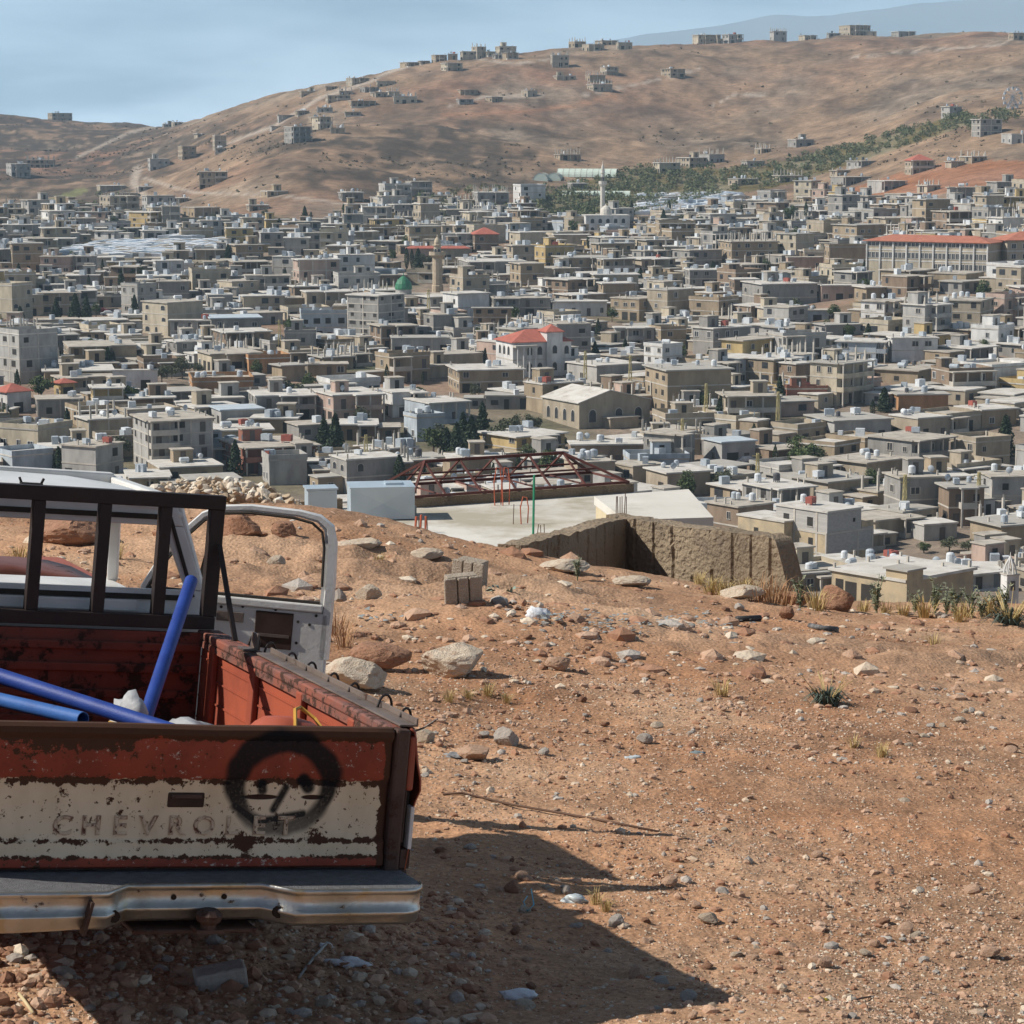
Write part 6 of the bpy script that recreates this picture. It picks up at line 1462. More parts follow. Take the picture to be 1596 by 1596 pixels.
    mb = MB(); mb.tube([(-.75, 1.45, .34), (.75, 1.45, .34)], .05, 8); mb.lathe([(.10, .24), (.14, .34), (.10, .46)], 10, (0, 1.45, 0)); mb.build('rear_axle', postm, root)
    # ---- load: separate things that lie in the bed (placed in world space)
    blue = rust_paint('pole_blue', (.010, .035, .20), (.016, .05, .25), .62, 14, .55, (.05, .055, .08)); blue2 = rust_paint('pole_light_blue', (.03, .11, .33), (.025, .085, .27), .64, 12, .55)
    def pole(p, q, r_, m, label):
        p, q = Vector(p), Vector(q); L_ = (q - p).length; mid = (p + q) / 2; t = (q - p).normalized(); e = link('blue_pole', None)
        e.matrix_world = MW @ Matrix.Translation(p) @ t.to_track_quat('Z', 'Y').to_matrix().to_4x4()
        mb = MB(); nseg = 20; 
        for r0, flip in ((r_, 0), (r_ * .86, 1)):
            b = len(mb.v)
            for z in (0, L_):
                for j in range(nseg): an = 2 * math.pi * j / nseg; mb.v.append((r0 * math.cos(an), r0 * math.sin(an), z))
            for j in range(nseg): a0, c0 = b + j, b + (j + 1) % nseg; f = (a0, c0, c0 + nseg, a0 + nseg); mb.f.append(f[::-1] if flip else f); mb.m.append(0)
        for z in (0, L_):
            o_ = 0 if z == 0 else nseg
            for j in range(nseg): a0, c0 = j, (j + 1) % nseg; mb.f.append((a0 + o_, c0 + o_, c0 + o_ + 2 * nseg, a0 + o_ + 2 * nseg)); mb.m.append(0)
        mb.build('tube', m, e, smooth=True).modifiers.new('edge', 'EDGE_SPLIT')
        for z in (.15 * L_, .3 * L_, .62 * L_, .75 * L_):
            for an in (-1.2, .4): h = MB(); h.tube([((r_ - .004) * math.cos(an), (r_ - .004) * math.sin(an), z), ((r_ + .001) * math.cos(an), (r_ + .001) * math.sin(an), z)], .008, 8); h.build('bolt_hole', gasket, e)
        tag(e, label, 'pole', 'blue poles in the truck bed')
    pole((.02, .78, .80), (.583, 1.95, 1.387), .029, blue, 'dark blue steel pole standing up against the rack')
    pole((-.62, 1.42, 1.10), (.06, .40, 1.0), .031, blue, 'thick blue pole lying slantwise behind the tailgate')
    pole((-.68, .98, 1.05), (-.36, .16, 1.085), .027, blue2, 'pale blue pole end lying on the tailgate edge at left')
    def crumple(name, c, s, m, seed, label, cat, M=MW, sub=3, amp=.35):
        bm = bmesh.new(); bmesh.ops.create_icosphere(bm, subdivisions=sub, radius=1); rg = np.random.RandomState(seed); o3 = rg.rand(3) * 50
        for v in bm.verts:
            q = v.co; f = 1 + amp * float(fbm(np.array([q.x * 2 + o3[0] + q.z * 1.7]), np.array([q.y * 2 + o3[1] - q.z * 1.3]), 4, seed)[0]) * 1.6; v.co = Vector((q.x * s[0] * f, q.y * s[1] * f, max(q.z, -.55) * s[2] * f))
        me = bpy.data.meshes.new(name); bm.to_mesh(me); bm.free(); me.materials.append(m); me.polygons.foreach_set('use_smooth', [True] * len(me.polygons))
        o = link(name, me); o.matrix_world = M @ Matrix.Translation(c); tag(o, label, cat); return o
    globals()['crumple'] = crumple
    sack = mat('sack_plastic', (.40, .41, .42), (.30, .31, .32), 6, .5, .6, 14)
    crumple('plastic_sack', (.33, 1.05, .80), (.20, .24, .13), sack, 3, 'pale crumpled plastic sack beside the blue pole in the bed', 'sack'); crumple('plastic_sack', (.06, .98, .90), (.075, .10, .13), sack, 5, 'small white crumpled bag against the foot of the blue pole', 'sack')
    o = crumple('red_canister', (.47, .28, .99), (.17, .12, .10), mat('canister_red', (.36, .085, .045), (.30, .07, .04), 5, .5), 9, 'flattened red plastic canister with a yellow strap in the bed', 'canister', amp=.12)
    s_ = MB(); s_.tube([(.0, -.10, .075), (.03, 0, .125), (.08, .08, .12), (.13, .04, .085), (.16, -.03, .03)], .008, 5); s_.build('strap', mat('strap_yellow', (.55, .30, .05), None, 5, .6), o)
    pl = MB(); pl.box(-.14, .14, -.05, .05, -.012, .012); o = pl.build('yellow_board', mat('board_yellow', (.50, .30, .05), (.40, .22, .04), 6, .7), bevel=.004); o.matrix_world = MW @ Matrix.Translation((-.08, .34, 1.0)) @ Matrix.Rotation(.5, 4, 'Z') @ Matrix.Rotation(.3, 4, 'Y'); tag(o, 'short yellow board under the crossing blue poles', 'board')
build_truck()
# ================================================================== things on and just below the plateau
def nhit(px, py):
    P = hit(px, py)
    if P.y > 27.5:
        Y = rnd.uniform(25.2, 26.4); x = (px - CX) / F * Y * 1.01; P = Vector((x, Y, gz(x, Y)))
    return P
CONC = mat('slab_concrete', (.60, .575, .52), (.50, .475, .42), .5, .9, .4, 12, c3=(.36, .325, .255), s3=.17, lo3=.5, hi3=.6)
ROUGHC = mat('rough_concrete', (.29, .225, .155), (.20, .155, .105), 1.2, .95, 3.0, 16, c3=(.15, .115, .085), s3=1.6, lo3=.55, hi3=.7, detail=10)
RSTEEL = mat('red_primer_steel', (.13, .048, .040), (.095, .04, .034), 3, .75)
ORANGE = mat('orange_conduit', (.50, .13, .07), None, 4, .6); GREENP = mat('green_pipe', (.03, .26, .14), None, 4, .6); REBAR = mat('rebar_rust', (.13, .075, .05), None, 6, .8)
def slab_building():
    zs = -9.2; A = at(643, 790, 62.2); B = at(980, 767, 64.9); ang = math.atan2(B.y - A.y, B.x - A.x)
    r = link('unfinished_building', None, None, (A.x, A.y, zs), ang); L_ = math.hypot(B.x - A.x, B.y - A.y)
    ca, sa = math.cos(ang), math.sin(ang)
    PW = [(-4.9, 62.5), (-3.6, 50.0), (2.55, 52.0), (2.75, 60.0), (B.x + .15, B.y + .2), (A.x, A.y + .25)]; PL = [((x - A.x) * ca + (y - A.y) * sa, -(x - A.x) * sa + (y - A.y) * ca) for x, y in PW]
    for nm, sc_, z0_, z1_, m_ in (('roof_slab', 1.0, -.3, 0, CONC), ('wall', .97, -7, -.3, WALL['grey'])):
        cxx, cyy = sum(p[0] for p in PL) / 6, sum(p[1] for p in PL) / 6; Q = [(cxx + (x - cxx) * sc_, cyy + (y - cyy) * sc_) for x, y in PL]; mb = MB()
        mb.face([(x, y, z1_) for x, y in Q]); mb.face([(x, y, z0_) for x, y in reversed(Q)])
        for i in range(6): p, q = Q[i], Q[(i + 1) % 6]; mb.face([(p[0], p[1], z0_), (q[0], q[1], z0_), (q[0], q[1], z1_), (p[0], p[1], z1_)])
        mb.build(nm, m_, r)
    box_part('parapet', ROUGHC, r, .0, L_ + .15, .0, .22, .004, .22); box_part('parapet', ROUGHC, r, -4.1, -1.6, .6, .8, -.2, .25)
    # raised roof of the next room
    r2 = link('roof_annex', None, None, (0, 0, 0)); C0 = at(926, 777, 59.7); C1 = at(1073, 768, 60.9); C2 = at(1112, 812, 56.4); C3 = at(975, 812, 56.0)
    z2 = -8.55; mb = MB(); P = [(C3.x, C3.y), (C2.x, C2.y), (C1.x, C1.y), (C0.x, C0.y)]
    for za, zb_, m in ((z2 - .2, z2, CONC),):
        mb.face([(x, y, zb_) for x, y in P]); mb.face([(x, y, za) for x, y in reversed(P)])
        for i in range(4): p, q = P[i], P[(i + 1) % 4]; mb.face([(p[0], p[1], za), (q[0], q[1], za), (q[0], q[1], zb_), (p[0], p[1], zb_)])
    mb.build('roof_slab', CONC, r2)
    mb = MB(); c = (sum(p[0] for p in P) / 4, sum(p[1] for p in P) / 4); Q = [(c[0] + (x - c[0]) * .97, c[1] + (y - c[1]) * .97) for x, y in P]
    for i in range(4): p, q = Q[i], Q[(i + 1) % 4]; mb.face([(p[0], p[1], -16), (q[0], q[1], -16), (q[0], q[1], z2 - .2), (p[0], p[1], z2 - .2)])
    mb.build('wall', mat('cream_plaster', (.55, .47, .31), (.46, .39, .26), 1, .9), r2)
    tag(r2, 'raised grey concrete roof with a cream side wall right of the white slab', 'roof')
    tag(r, 'unfinished building with a wide pale concrete roof slab below the rim', 'building')
    # steel roof frame on its far edge
    f = link('steel_roof_frame', None, None, (A.x, A.y, zs + .22), ang); w = 2.1; h = .76; e = 1.05
    def bar(p, q, t, nm): b = MB(); b.bar(p, q, t * .72); b.build(nm, RSTEEL, f)
    R0, R1 = (.8, w / 2, h), (L_ - 1.35, w / 2, h)
    bar((0, 0, .05), (L_, 0, .05), .09, 'bottom_chord'); bar((0, w, .05), (L_, w, .05), .09, 'bottom_chord'); bar(R0, R1, .10, 'ridge_beam')
    for p, q in (((0, 0, .05), R0), ((0, w, .05), R0), ((L_, 0, .05), R1), ((L_, w, .05), R1)): bar(p, q, .08, 'hip_rafter')
    bar((0, 0, .05), (0, w, .05), .07, 'end_tie'); bar((L_, 0, .05), (L_, w, .05), .07, 'end_tie')
    for y, z in ((w * .25, h * .5),): bar((.4, y, z), (L_ - .68, y, z), .06, 'purlin'); bar((.4, w - y, z), (L_ - .68, w - y, z), .06, 'purlin')
    for i in range(5):
        x = R0[0] + (R1[0] - R0[0]) * i / 4
        bar((x + .1, 0, .05), (x, w / 2, h), .06, 'rafter'); bar((x - .1, w, .05), (x, w / 2, h), .06, 'rafter')
    for i in range(4): x = .8 + i * 1.35; bar((x, 0, .05), (x, w, .05), .05, 'tie_beam')
    tag(f, 'rusty red steel roof frame standing on the edge of the pale slab', 'roof frame')
    # sheet metal tank
    T0 = at(592, 812, 60.2); t = link('metal_tank', None, None, (T0.x, T0.y + .5, zs), math.radians(8)); tm = mat('galvanised_sheet', (.50, .58, .63), (.42, .50, .55), 1.2, .38, metal=.35)
    mb = MB(); a, b, c_ = .76, .55, .78
    def xface(p, nrm):
        cc = [sum(v[k] for v in p) / 4 - nrm[k] * .035 for k in range(3)]
        for i in range(4): mb.face([p[i], p[(i + 1) % 4], cc])
    V_ = lambda x, y, z: (x * a, y * b, c_ * z)
    xface([V_(-1, -1, .03), V_(1, -1, .03), V_(1, -1, 1), V_(-1, -1, 1)], (0, -1, 0)); xface([V_(-1, 1, .03), V_(-1, -1, .03), V_(-1, -1, 1), V_(-1, 1, 1)], (-1, 0, 0)); xface([V_(1, -1, .03), V_(1, 1, .03), V_(1, 1, 1), V_(1, -1, 1)], (1, 0, 0)); xface([V_(1, 1, .03), V_(-1, 1, .03), V_(-1, 1, 1), V_(1, 1, 1)], (0, 1, 0))
    mb.face([V_(-1, -1, .03), V_(-1, 1, .03), V_(1, 1, .03), V_(1, -1, .03)]); mb.build('body', tm, t)
    box_part('lid', tm, t, -a - .02, a + .02, -b - .02, b + .02, c_, c_ + .02)
    box_part('hatch', tm, t, .1, .5, -.2, .25, c_ + .02, c_ + .07); box_part('foot', TRIM, t, a - .1, a + .12, .2, .4, 0, .2)
    tag(t, 'silver-blue sheet metal tank standing on the pale slab', 'tank')
    t2 = link('metal_tank', None, None, (at(500, 790, 57).x, 57, at(500, 790, 57).z - .2), .2); box_part('body', tm, t2, -.33, .33, -.3, .3, 0, .62, bevel=.02); box_part('lid', tm, t2, -.36, .36, -.33, .33, .621, .66); tag(t2, 'small blue-white metal tank behind the rubble heap', 'tank')
    # bars and conduits growing out of the slab
    def rods(px, py, n, sp, h, m, name, label, cat, loop=False, Y=None, zz=zs):
        d = ray(px, py); Y = zz / d[2] * d[1]; x = zz / d[2] * d[0]; e = link(name, None, None, (x, Y, zz))
        for i in range(n):
            mb = MB(); x0 = (i - (n - 1) / 2) * sp
            if loop: mb.tube([(x0 - .07, 0, 0), (x0 - .09, 0, h * .6), (x0 - .03, 0, h), (x0 + .06, 0, h * .97), (x0 + .1, 0, h * .6), (x0 + .08, .02, .02)], .016, 6)
            else: mb.tube([(x0, 0, 0), (x0 + rnd.uniform(-.03, .03), .02, h * rnd.uniform(.8, 1.05))], .011 if m is REBAR else .03, 6)
            mb.build('conduit' if loop else 'bar', m, e)
        tag(e, label, cat)
    rods(655, 830, 3, .12, .42, ORANGE, 'starter_bars', 'short orange bars standing on the slab near the metal tank', 'bars'); rods(660, 832, 2, .2, .5, REBAR, 'starter_bars', 'two thin rusty bars beside the orange ones near the tank', 'bars')
    rods(782, 788, 2, .2, .95, ORANGE, 'conduit_loop', 'tall orange conduit loops in front of the steel roof frame', 'conduit', True); rods(817, 817, 1, .2, .65, ORANGE, 'conduit_loop', 'single orange conduit loop left of the green pipe', 'conduit', True); rods(806, 817, 2, .18, .55, REBAR, 'starter_bars', 'thin rusty bars left of the green pipe', 'bars')
    rods(831, 833, 1, .1, 1.35, GREENP, 'green_pipe', 'upright green pipe standing on the pale slab', 'pipe'); rods(968, 807, 6, .045, .55, REBAR, 'starter_bars', 'row of rebar ends by the broken concrete wall', 'bars', zz=z2)
    rods(843, 832, 3, .08, .25, REBAR, 'starter_bars', 'stubby rebar ends right of the green pipe', 'bars')
slab_building()
def rough_wall(P0, P1, z0, z1, zb, th, seed, name, label, ragged=0.0, parent=None):
    """cast concrete wall with board marks, broken top; P in plan"""
    nx, nz = 150, 60; V = []; d = Vector((P1[0] - P0[0], P1[1] - P0[1], 0)); L_ = d.length; d /= L_; nrm = Vector((d.y, -d.x, 0))
    U = np.linspace(0, 1, nx); Wt = np.linspace(0, 1, nz)
    top = z0 + (z1 - z0) * U + .03 * fbm(U * L_ * 2.2, U * 0, 4, seed) * 2
    if ragged: top = top - ragged * np.clip((U - .88) / .12, 0, 1) ** 1.2 - .12 * ragged * np.abs(fbm(U * 14, U * 0 + 4, 3, seed + 3)) * (U > .84)
    def sheet(off, sg):
        b = len(V)
        QQ = np.repeat((U * L_)[None], nz, 0); ZZ = zb + (top[None] - zb) * Wt[:, None]
        REL = .018 * fbm(QQ * 3, ZZ * 2.5, 3, seed + 9) + .03 * fbm(QQ * 16, ZZ * 14, 3, seed + 19) * np.clip(.4 + fbm(QQ * .8, ZZ * .8, 2, 3), .2, 1) - .032 * (np.abs((QQ * 2.6 + .35 * fbm(QQ * 1.3, ZZ * .3, 2, 5)) % 1 - .5) < .06) * (fbm(QQ * 1.1, ZZ * .9, 2, 55) > -.3)
        for j in range(nz):
            for i in range(nx):
                z = zb + (top[i] - zb) * Wt[j]; q = U[i] * L_
                rel = REL[j, i]
                p = Vector((P0[0], P0[1], 0)) + d * q + nrm * (off + sg * rel); V.append((p.x, p.y, z))
        return b
    a = sheet(0, 1); c = sheet(-th, .6); Fq = []
    for b, fl in ((a, 0), (c, 1)):
        for j in range(nz - 1):
            for i in range(nx - 1): f = (b + j * nx + i, b + j * nx + i + 1, b + (j + 1) * nx + i + 1, b + (j + 1) * nx + i); Fq.append(f[::-1] if fl else f)
    for i in range(nx - 1): o = (nz - 1) * nx + i; Fq.append((a + o, a + o + 1, c + o + 1, c + o))
    for j in range(nz - 1):
        Fq.append((c + j * nx, a + j * nx, a + (j + 1) * nx, c + (j + 1) * nx)); e = nx - 1; Fq.append((a + j * nx + e, c + j * nx + e, c + (j + 1) * nx + e, a + (j + 1) * nx + e))
    o = link(name, npmesh(name, V, Fq, ROUGHC), parent)
    if label: tag(o, label, 'wall')
    return o
def pit_walls():
    A = at(812, 852, 30.5); B = at(985, 806, 34.6); C = at(1243, 868, 31.8)
    rough_wall((A.x, A.y), (B.x, B.y), A.z, B.z, -8.5, .3, 3, 'retaining_wall', 'shaded left wall of the rough concrete pit')
    rough_wall((B.x - .35, B.y + .1), (C.x, C.y), B.z - .01, at(1215, 838, 31.9).z, -8.5, .3, 8, 'retaining_wall', 'sunlit rough concrete pit wall with board marks and a broken end', 1.1)
pit_walls()

# ------------------------------------------------------------------ stones
def rock_mesh(seed, sub=2, m=None, flat=.7, name='stone', smooth=False, cut=7):
    bm = bmesh.new(); bmesh.ops.create_icosphere(bm, subdivisions=sub, radius=1); rg = np.random.RandomState(seed)
    pl = rg.randn(cut, 3); pl /= np.linalg.norm(pl, axis=1)[:, None]; dd = (.55 if cut < 12 else .42) + .35 * rg.rand(cut)
    for v in bm.verts:
        q = np.array(v.co)
        for n_, d_ in zip(pl, dd):
            t = q @ n_
            if t > d_: q = q - n_ * (t - d_) * .92
        q = q * (1 + .07 * (rg.rand() - .5)); q[2] *= flat; v.co = Vector(q)
    me = bpy.data.meshes.new(name); bm.to_mesh(me); bm.free(); me.materials.append(m)
    if smooth: me.polygons.foreach_set('use_smooth', [True] * len(me.polygons))
    return me
LIME = mat('limestone', (.50, .405, .30), (.60, .52, .415), 2.2, .95, .8, 20, c3=(.36, .23, .15), s3=2.5, lo3=.50, hi3=.72); STN = mat('stone_dusty', (.42, .265, .175), (.48, .33, .235), 3, .95, .6, 40, c3=(.29, .165, .105), s3=5, lo3=.5, hi3=.7)
STG = mat('stone_grey', (.42, .38, .335), (.34, .30, .26), 4, .95, .6, 40); STR = mat('stone_red', (.36, .20, .125), (.29, .155, .095), 3, .95, .8, 20, c3=(.22, .115, .07), s3=4, lo3=.5, hi3=.7)
def rock_at(px, py, wpx, hpx, m, seed, name, label, cat='rock', dep=.8, rz=None, sub=4, sink=.18):
    P = nhit(px, py); k = P.y / F * 1.0; w = wpx * k / 2; h = hpx * k
    o = link(name, rock_mesh(seed, sub, m, 1.0, name, cut=9), None, (P.x, P.y + w * dep * .6, P.z + h * .42), rz if rz is not None else rnd.uniform(-.4, .4), (w * 1.06, w * dep, h * .62)); tag(o, label, cat); return o
BIG = [(703, 1056, 124, 50, LIME, 11, 'large pale flat-topped limestone boulder on the slope right of the truck'), (556, 1074, 104, 46, LIME, 12, 'pale limestone block just behind the truck rail hooks'), (592, 1046, 96, 44, STR, 13, 'lumpy reddish boulder between the two pale blocks'),
       (790, 1164, 44, 30, STG, 14, 'grey jagged stone right of the truck bed'), (740, 1188, 62, 24, STN, 15, 'flat tan stone near the truck corner'), (1242, 944, 46, 26, STR, 16, 'rounded reddish stone at the rim left of the low tan house'), (1308, 940, 58, 40, STR, 17, 'blocky reddish rock at the rim in front of the low tan house'),
       (1228, 966, 26, 20, STR, 18, 'small upright reddish stone beside the dark pipe'), (376, 846, 64, 44, STR, 19, 'brown pointed boulder seen through the open door window'), (442, 842, 52, 30, STR, 20, 'brown low boulder right of the pointed one in the door window'), (430, 884, 30, 18, LIME, 21, 'pale small block in the lower part of the door window'),
       (530, 940, 22, 22, STG, 22, 'grey-white angular stone just right of the open door'), (575, 938, 44, 26, LIME, 23, 'cracked pale stone right of the open door'), (870, 1046, 40, 24, STN, 24, 'broken tan stone on the slope left of the thistle'), (660, 1160, 36, 22, LIME, 25, 'pale flat slab stone beside the truck corner'),
       (962, 1448, 26, 24, STG, 26, 'rounded grey stone in the shadow edge at the bottom'), (1105, 1440, 34, 16, LIME, 27, 'yellowish flat stone near the shadow edge'), (1545, 1492, 36, 14, STN, 28, 'flat tan stone at lower right'), (1285, 1510, 28, 22, STN, 29, 'tan angular stone at the bottom centre right'), (100, 850, 120, 46, STR, 30, 'wide mound of reddish rock seen through the cab window'),
       (1005, 1160, 26, 16, STG, 31, 'small grey stone left of the thistle row'), (985, 915, 60, 16, LIME, 32, 'long flat bedrock slab near the pit edge'), (1160, 905, 70, 20, LIME, 33, 'low bedrock ledge left of the pit wall end'), (880, 893, 80, 18, LIME, 34, 'low bedrock ledge in front of the pit'), (660, 872, 60, 16, LIME, 35, 'low bedrock ledge below the metal tank'), (560, 862, 70, 22, LIME, 36, 'low weathered bedrock hump left of the cinder blocks')]
for b in BIG: rock_at(*b[:6], 'boulder' if b[2] > 50 else 'stone', b[6])
o = link('flat_brick', None, None, hit(541, 851), .2); box_part('body', mat('brick_pink', (.50, .36, .29), None, 6, .9), o, -.11, .11, -.05, .05, -.02, .045, bevel=.005); tag(o, 'pinkish brick lying on the rim near the metal tank', 'brick')
# cinder blocks
BLK = mat('cinder_block', (.37, .315, .25), (.30, .25, .195), 8, .95, 1.0, 60)
def cinder(px, py, rot, label, s=1.0, dz=-.02):
    P = nhit(px, py); r = link('cinder_block', None, None, (P.x, P.y + .1, P.z + dz)); r.rotation_euler = rot
    L_, w, h = .26 * s, .16 * s, .26 * s
    box_part('core', BLK, r, -L_ / 2, L_ / 2, -w / 2 + .035, w / 2, 0, h, bevel=.008)
    for x in (-.42, 0, .42): box_part('rib', BLK, r, x * L_ - .045 * s * (1.2 if x else 1), x * L_ + .045 * s * (1.2 if x else 1), -w / 2, -w / 2 + .035, .004, h - .006, bevel=.01)
    tag(r, label, 'cinder block')
cinder(720, 944, (.08, -.06, .25), 'front broken cinder block with upright grooves, beside the shards', 1.0, -.01); cinder(733, 915, (.05, .1, -.5), 'rear cinder block leaning behind the grooved one', 1.05, -.02)
P = nhit(345, 1535); r = link('concrete_block', None, None, P, .25); box_part('body', mat('block_grey', (.40, .37, .33), (.33, .30, .27), 6, .95, .6, 40), r, -.1, .1, -.05, .05, -.02, .075, bevel=.01); r.rotation_euler = (.1, -.12, .25); tag(r, 'grey concrete block lying under the bumper', 'block')  # plain grey concrete, the block's own colour
# medium stones, each its own
SM = [rock_mesh(100 + i, 2, (STN, STN, LIME, STG, STR, STN)[i % 6], .75) for i in range(18)]
sr = random.Random(31)
CL = [(760, 1185, 110, 40), (1010, 1150, 90, 60), (1480, 1110, 90, 40), (880, 1470, 160, 80), (1080, 1500, 200, 80), (100, 1560, 120, 40), (880, 985, 160, 40), (1130, 970, 120, 25), (1420, 1470, 120, 40), (640, 930, 120, 60), (450, 900, 60, 40)]
k = 0
while k < 262:
    if sr.random() < .6:
        c = sr.choice(CL); px, py = sr.gauss(c[0], c[2] * .6), sr.gauss(c[1], c[3] * .6)
    else: px, py = sr.uniform(0, 1596), 880 + 716 * sr.random() ** .8
    if py > 1590 or py < 870: continue
    P = hit(px, py)
    if P.y > 27: continue
    s = sr.lognormvariate(-3.72, .38); s = min(s, .065)
    if P.y > 17: s *= 1.3
    o = link('stone', sr.choice(SM), None, (P.x, P.y, P.z + s * .22)); o.rotation_euler = (sr.uniform(-.4, .4), sr.uniform(-.4, .4), sr.uniform(0, 6)); o.scale = (s * sr.uniform(.8, 1.3), s * sr.uniform(.8, 1.2), s * sr.uniform(.6, 1.0))
    tag(o, 'small dusty stone lying loose on the reddish soil', 'stone', 'small loose stones on the soil'); k += 1
# gravel: nobody could count it
def gravel(name, label, n, ylo, yhi, smin, smax, seed, mats, px0=-150, px1=1750, sel=None, lift=.15, flat=.7, octa=False):
    rg = np.random.RandomState(seed); px = rg.uniform(px0, px1, n); Y = np.exp(rg.uniform(math.log(ylo), math.log(yhi), n)); X = (px - CX) / F * Y * 1.01
    if sel is not None: kp = sel(X, Y, rg); X, Y = X[kp], Y[kp]
    n = len(X); Z = ground_z(X, Y) + (.022 * fbm(X * 6, Y * 6, 3, 77) + .009 * fbm(X * 18, Y * 18, 2, 78))
    s = np.clip(smin * np.exp(rg.exponential(.42, n)), smin, smax) * np.where(Y > 16, 1.25, 1)
    bm = bmesh.new(); bmesh.ops.create_icosphere(bm, subdivisions=1, radius=1); B = np.array([v.co[:] for v in bm.verts]); Fb = np.array([[v.index for v in f.verts] for f in bm.faces]); bm.free()
    if octa: B = np.array([(1, 0, 0), (-1, 0, 0), (0, 1, 0), (0, -1, 0), (0, 0, 1), (0, 0, -1)], float); Fb = np.array([(0, 2, 4), (2, 1, 4), (1, 3, 4), (3, 0, 4)])
    nv = len(B); J = 1 + .45 * (rg.rand(n, nv, 1) - .5); V = B[None] * J
    sc = s[:, None] * np.stack([rg.uniform(.8, 1.4, n), rg.uniform(.7, 1.2, n), rg.uniform(.5, .9, n) * flat / .7], 1); V = V * sc[:, None, :]
    a = rg.uniform(0, 6.28, n); ca, sa = np.cos(a)[:, None], np.sin(a)[:, None]; Vx = V[..., 0] * ca - V[..., 1] * sa; Vy = V[..., 0] * sa + V[..., 1] * ca
    V = np.stack([Vx + X[:, None], Vy + Y[:, None], V[..., 2] + (Z + s * lift)[:, None]], -1).reshape(-1, 3)
    Fq = (Fb[None] + (np.arange(n) * nv)[:, None, None]).reshape(-1, 3); mi = np.repeat(rg.choice(len(mats), n, p=[.48, .12, .08, .32][:len(mats)] if len(mats) == 4 else None), len(Fb))
    tag(link(name, npmesh(name, V, Fq, mats, mi)), label, kind='stuff')
GM = [STN, LIME, STG, STR]
gravel('gravel', 'fine reddish gravel strewn over the soil', 46000, 8.6, 26.5, .005, .03, 3, GM, sel=lambda X, Y, rg: rg.rand(len(X)) < .18 + 1.1 * np.clip(fbm(X * .55, Y * .4, 3, 205) * 1.6 + .32, 0, 1))
gravel('grit', 'coarse reddish grit covering the soil', 85000, 8.6, 19.0, .0032, .011, 23, [STN, STN, STR, LIME], sel=lambda X, Y, rg: rg.rand(len(X)) < .45 + .9 * np.clip(fbm(X * .7, Y * .5, 3, 215) * 1.6 + .3, 0, 1), lift=.1, octa=True)
gravel('gravel', 'greyish rubble stones heaped under the rear of the truck', 2600, 8.3, 11.5, .012, .04, 5, GM, -200, 760, lambda X, Y, rg: rg.rand(len(X)) < .9)
gravel('rim_stones', 'half-buried stones along the rocky rim', 1500, 19.5, 27.0, .022, .11, 15, GM, -150, 1750, lambda X, Y, rg: rg.rand(len(X)) < .35 + 1.2 * np.clip(fbm(X * .5, Y * .9, 2, 61) * 2.5 + .4, 0, 1), .05, .6)
def rubble_heap():
    rg = random.Random(12); V = []; Fq = []; mi = []
    bases = [rock_mesh(300 + i, 2, LIME, .75, cut=14) for i in range(8)]; B = []
    for me in bases: B.append((np.array([v.co[:] for v in me.vertices]), [tuple(p.vertices) for p in me.polygons]))
    b = 0
    for i in range(1200):
        px = rg.uniform(200, 505) if i % 3 else rg.gauss(400, 60)
        if not 190 < px < 505: continue
        Y = rg.uniform(28.4, 31.2); x = (px - CX) / F * Y; f = (Y - 28.4) / 2.8
        h = .12 + .30 * math.sin(math.pi * min(1, max(0, f * .9))) * math.exp(-((px - 400) / 95) ** 2) + .15 * math.exp(-((px - 300) / 100) ** 2)
        z = gz(x, Y) + h * rg.uniform(.5, 1.05); s = min(.15, rg.lognormvariate(-3.0, .45)); vv, ff = rg.choice(B)
        Rr = np.array(Euler((rg.uniform(-1, 1), rg.uniform(-1, 1), rg.uniform(0, 6))).to_matrix()); q = (vv * s * np.array([1, rg.uniform(.7, 1.1), rg.uniform(.6, 1)])) @ Rr.T + np.array([x, Y, z])
        V.append(q); Fq += [tuple(k + b for k in f_) for f_ in ff]; m = rg.choice([0, 0, 1, 1, 3, 3, 3]); mi += [m] * len(ff); b += len(vv)
    WHT = mat('broken_white_stone', (.66, .62, .54), (.55, .49, .40), 3, .95)
    tag(link('rubble_heap', npmesh('rubble_heap', np.concatenate(V), np.array(Fq), [LIME, WHT, STN, mat('rubble_tan', (.46, .36, .25), (.38, .29, .20), 3, .95)], mi)), 'heap of broken pale stones on the rim behind the truck', kind='stuff')
    for px, py, w, h, lb in ((375, 764, 32, 16, 'large round tan boulder on top of the rubble heap, left one'), (398, 762, 28, 15, 'large tan boulder on top of the rubble heap, right one')):
        P = at(px, py, 30.2); k = 30.2 / F; o = link('boulder', rock_mesh(int(px), 3, MATS['rubble_tan'], 1.0, 'boulder'), None, P, rg.uniform(0, 3), (w * k * .55, w * k * .5, h * k * .6)); tag(o, lb, 'rock')
rubble_heap()

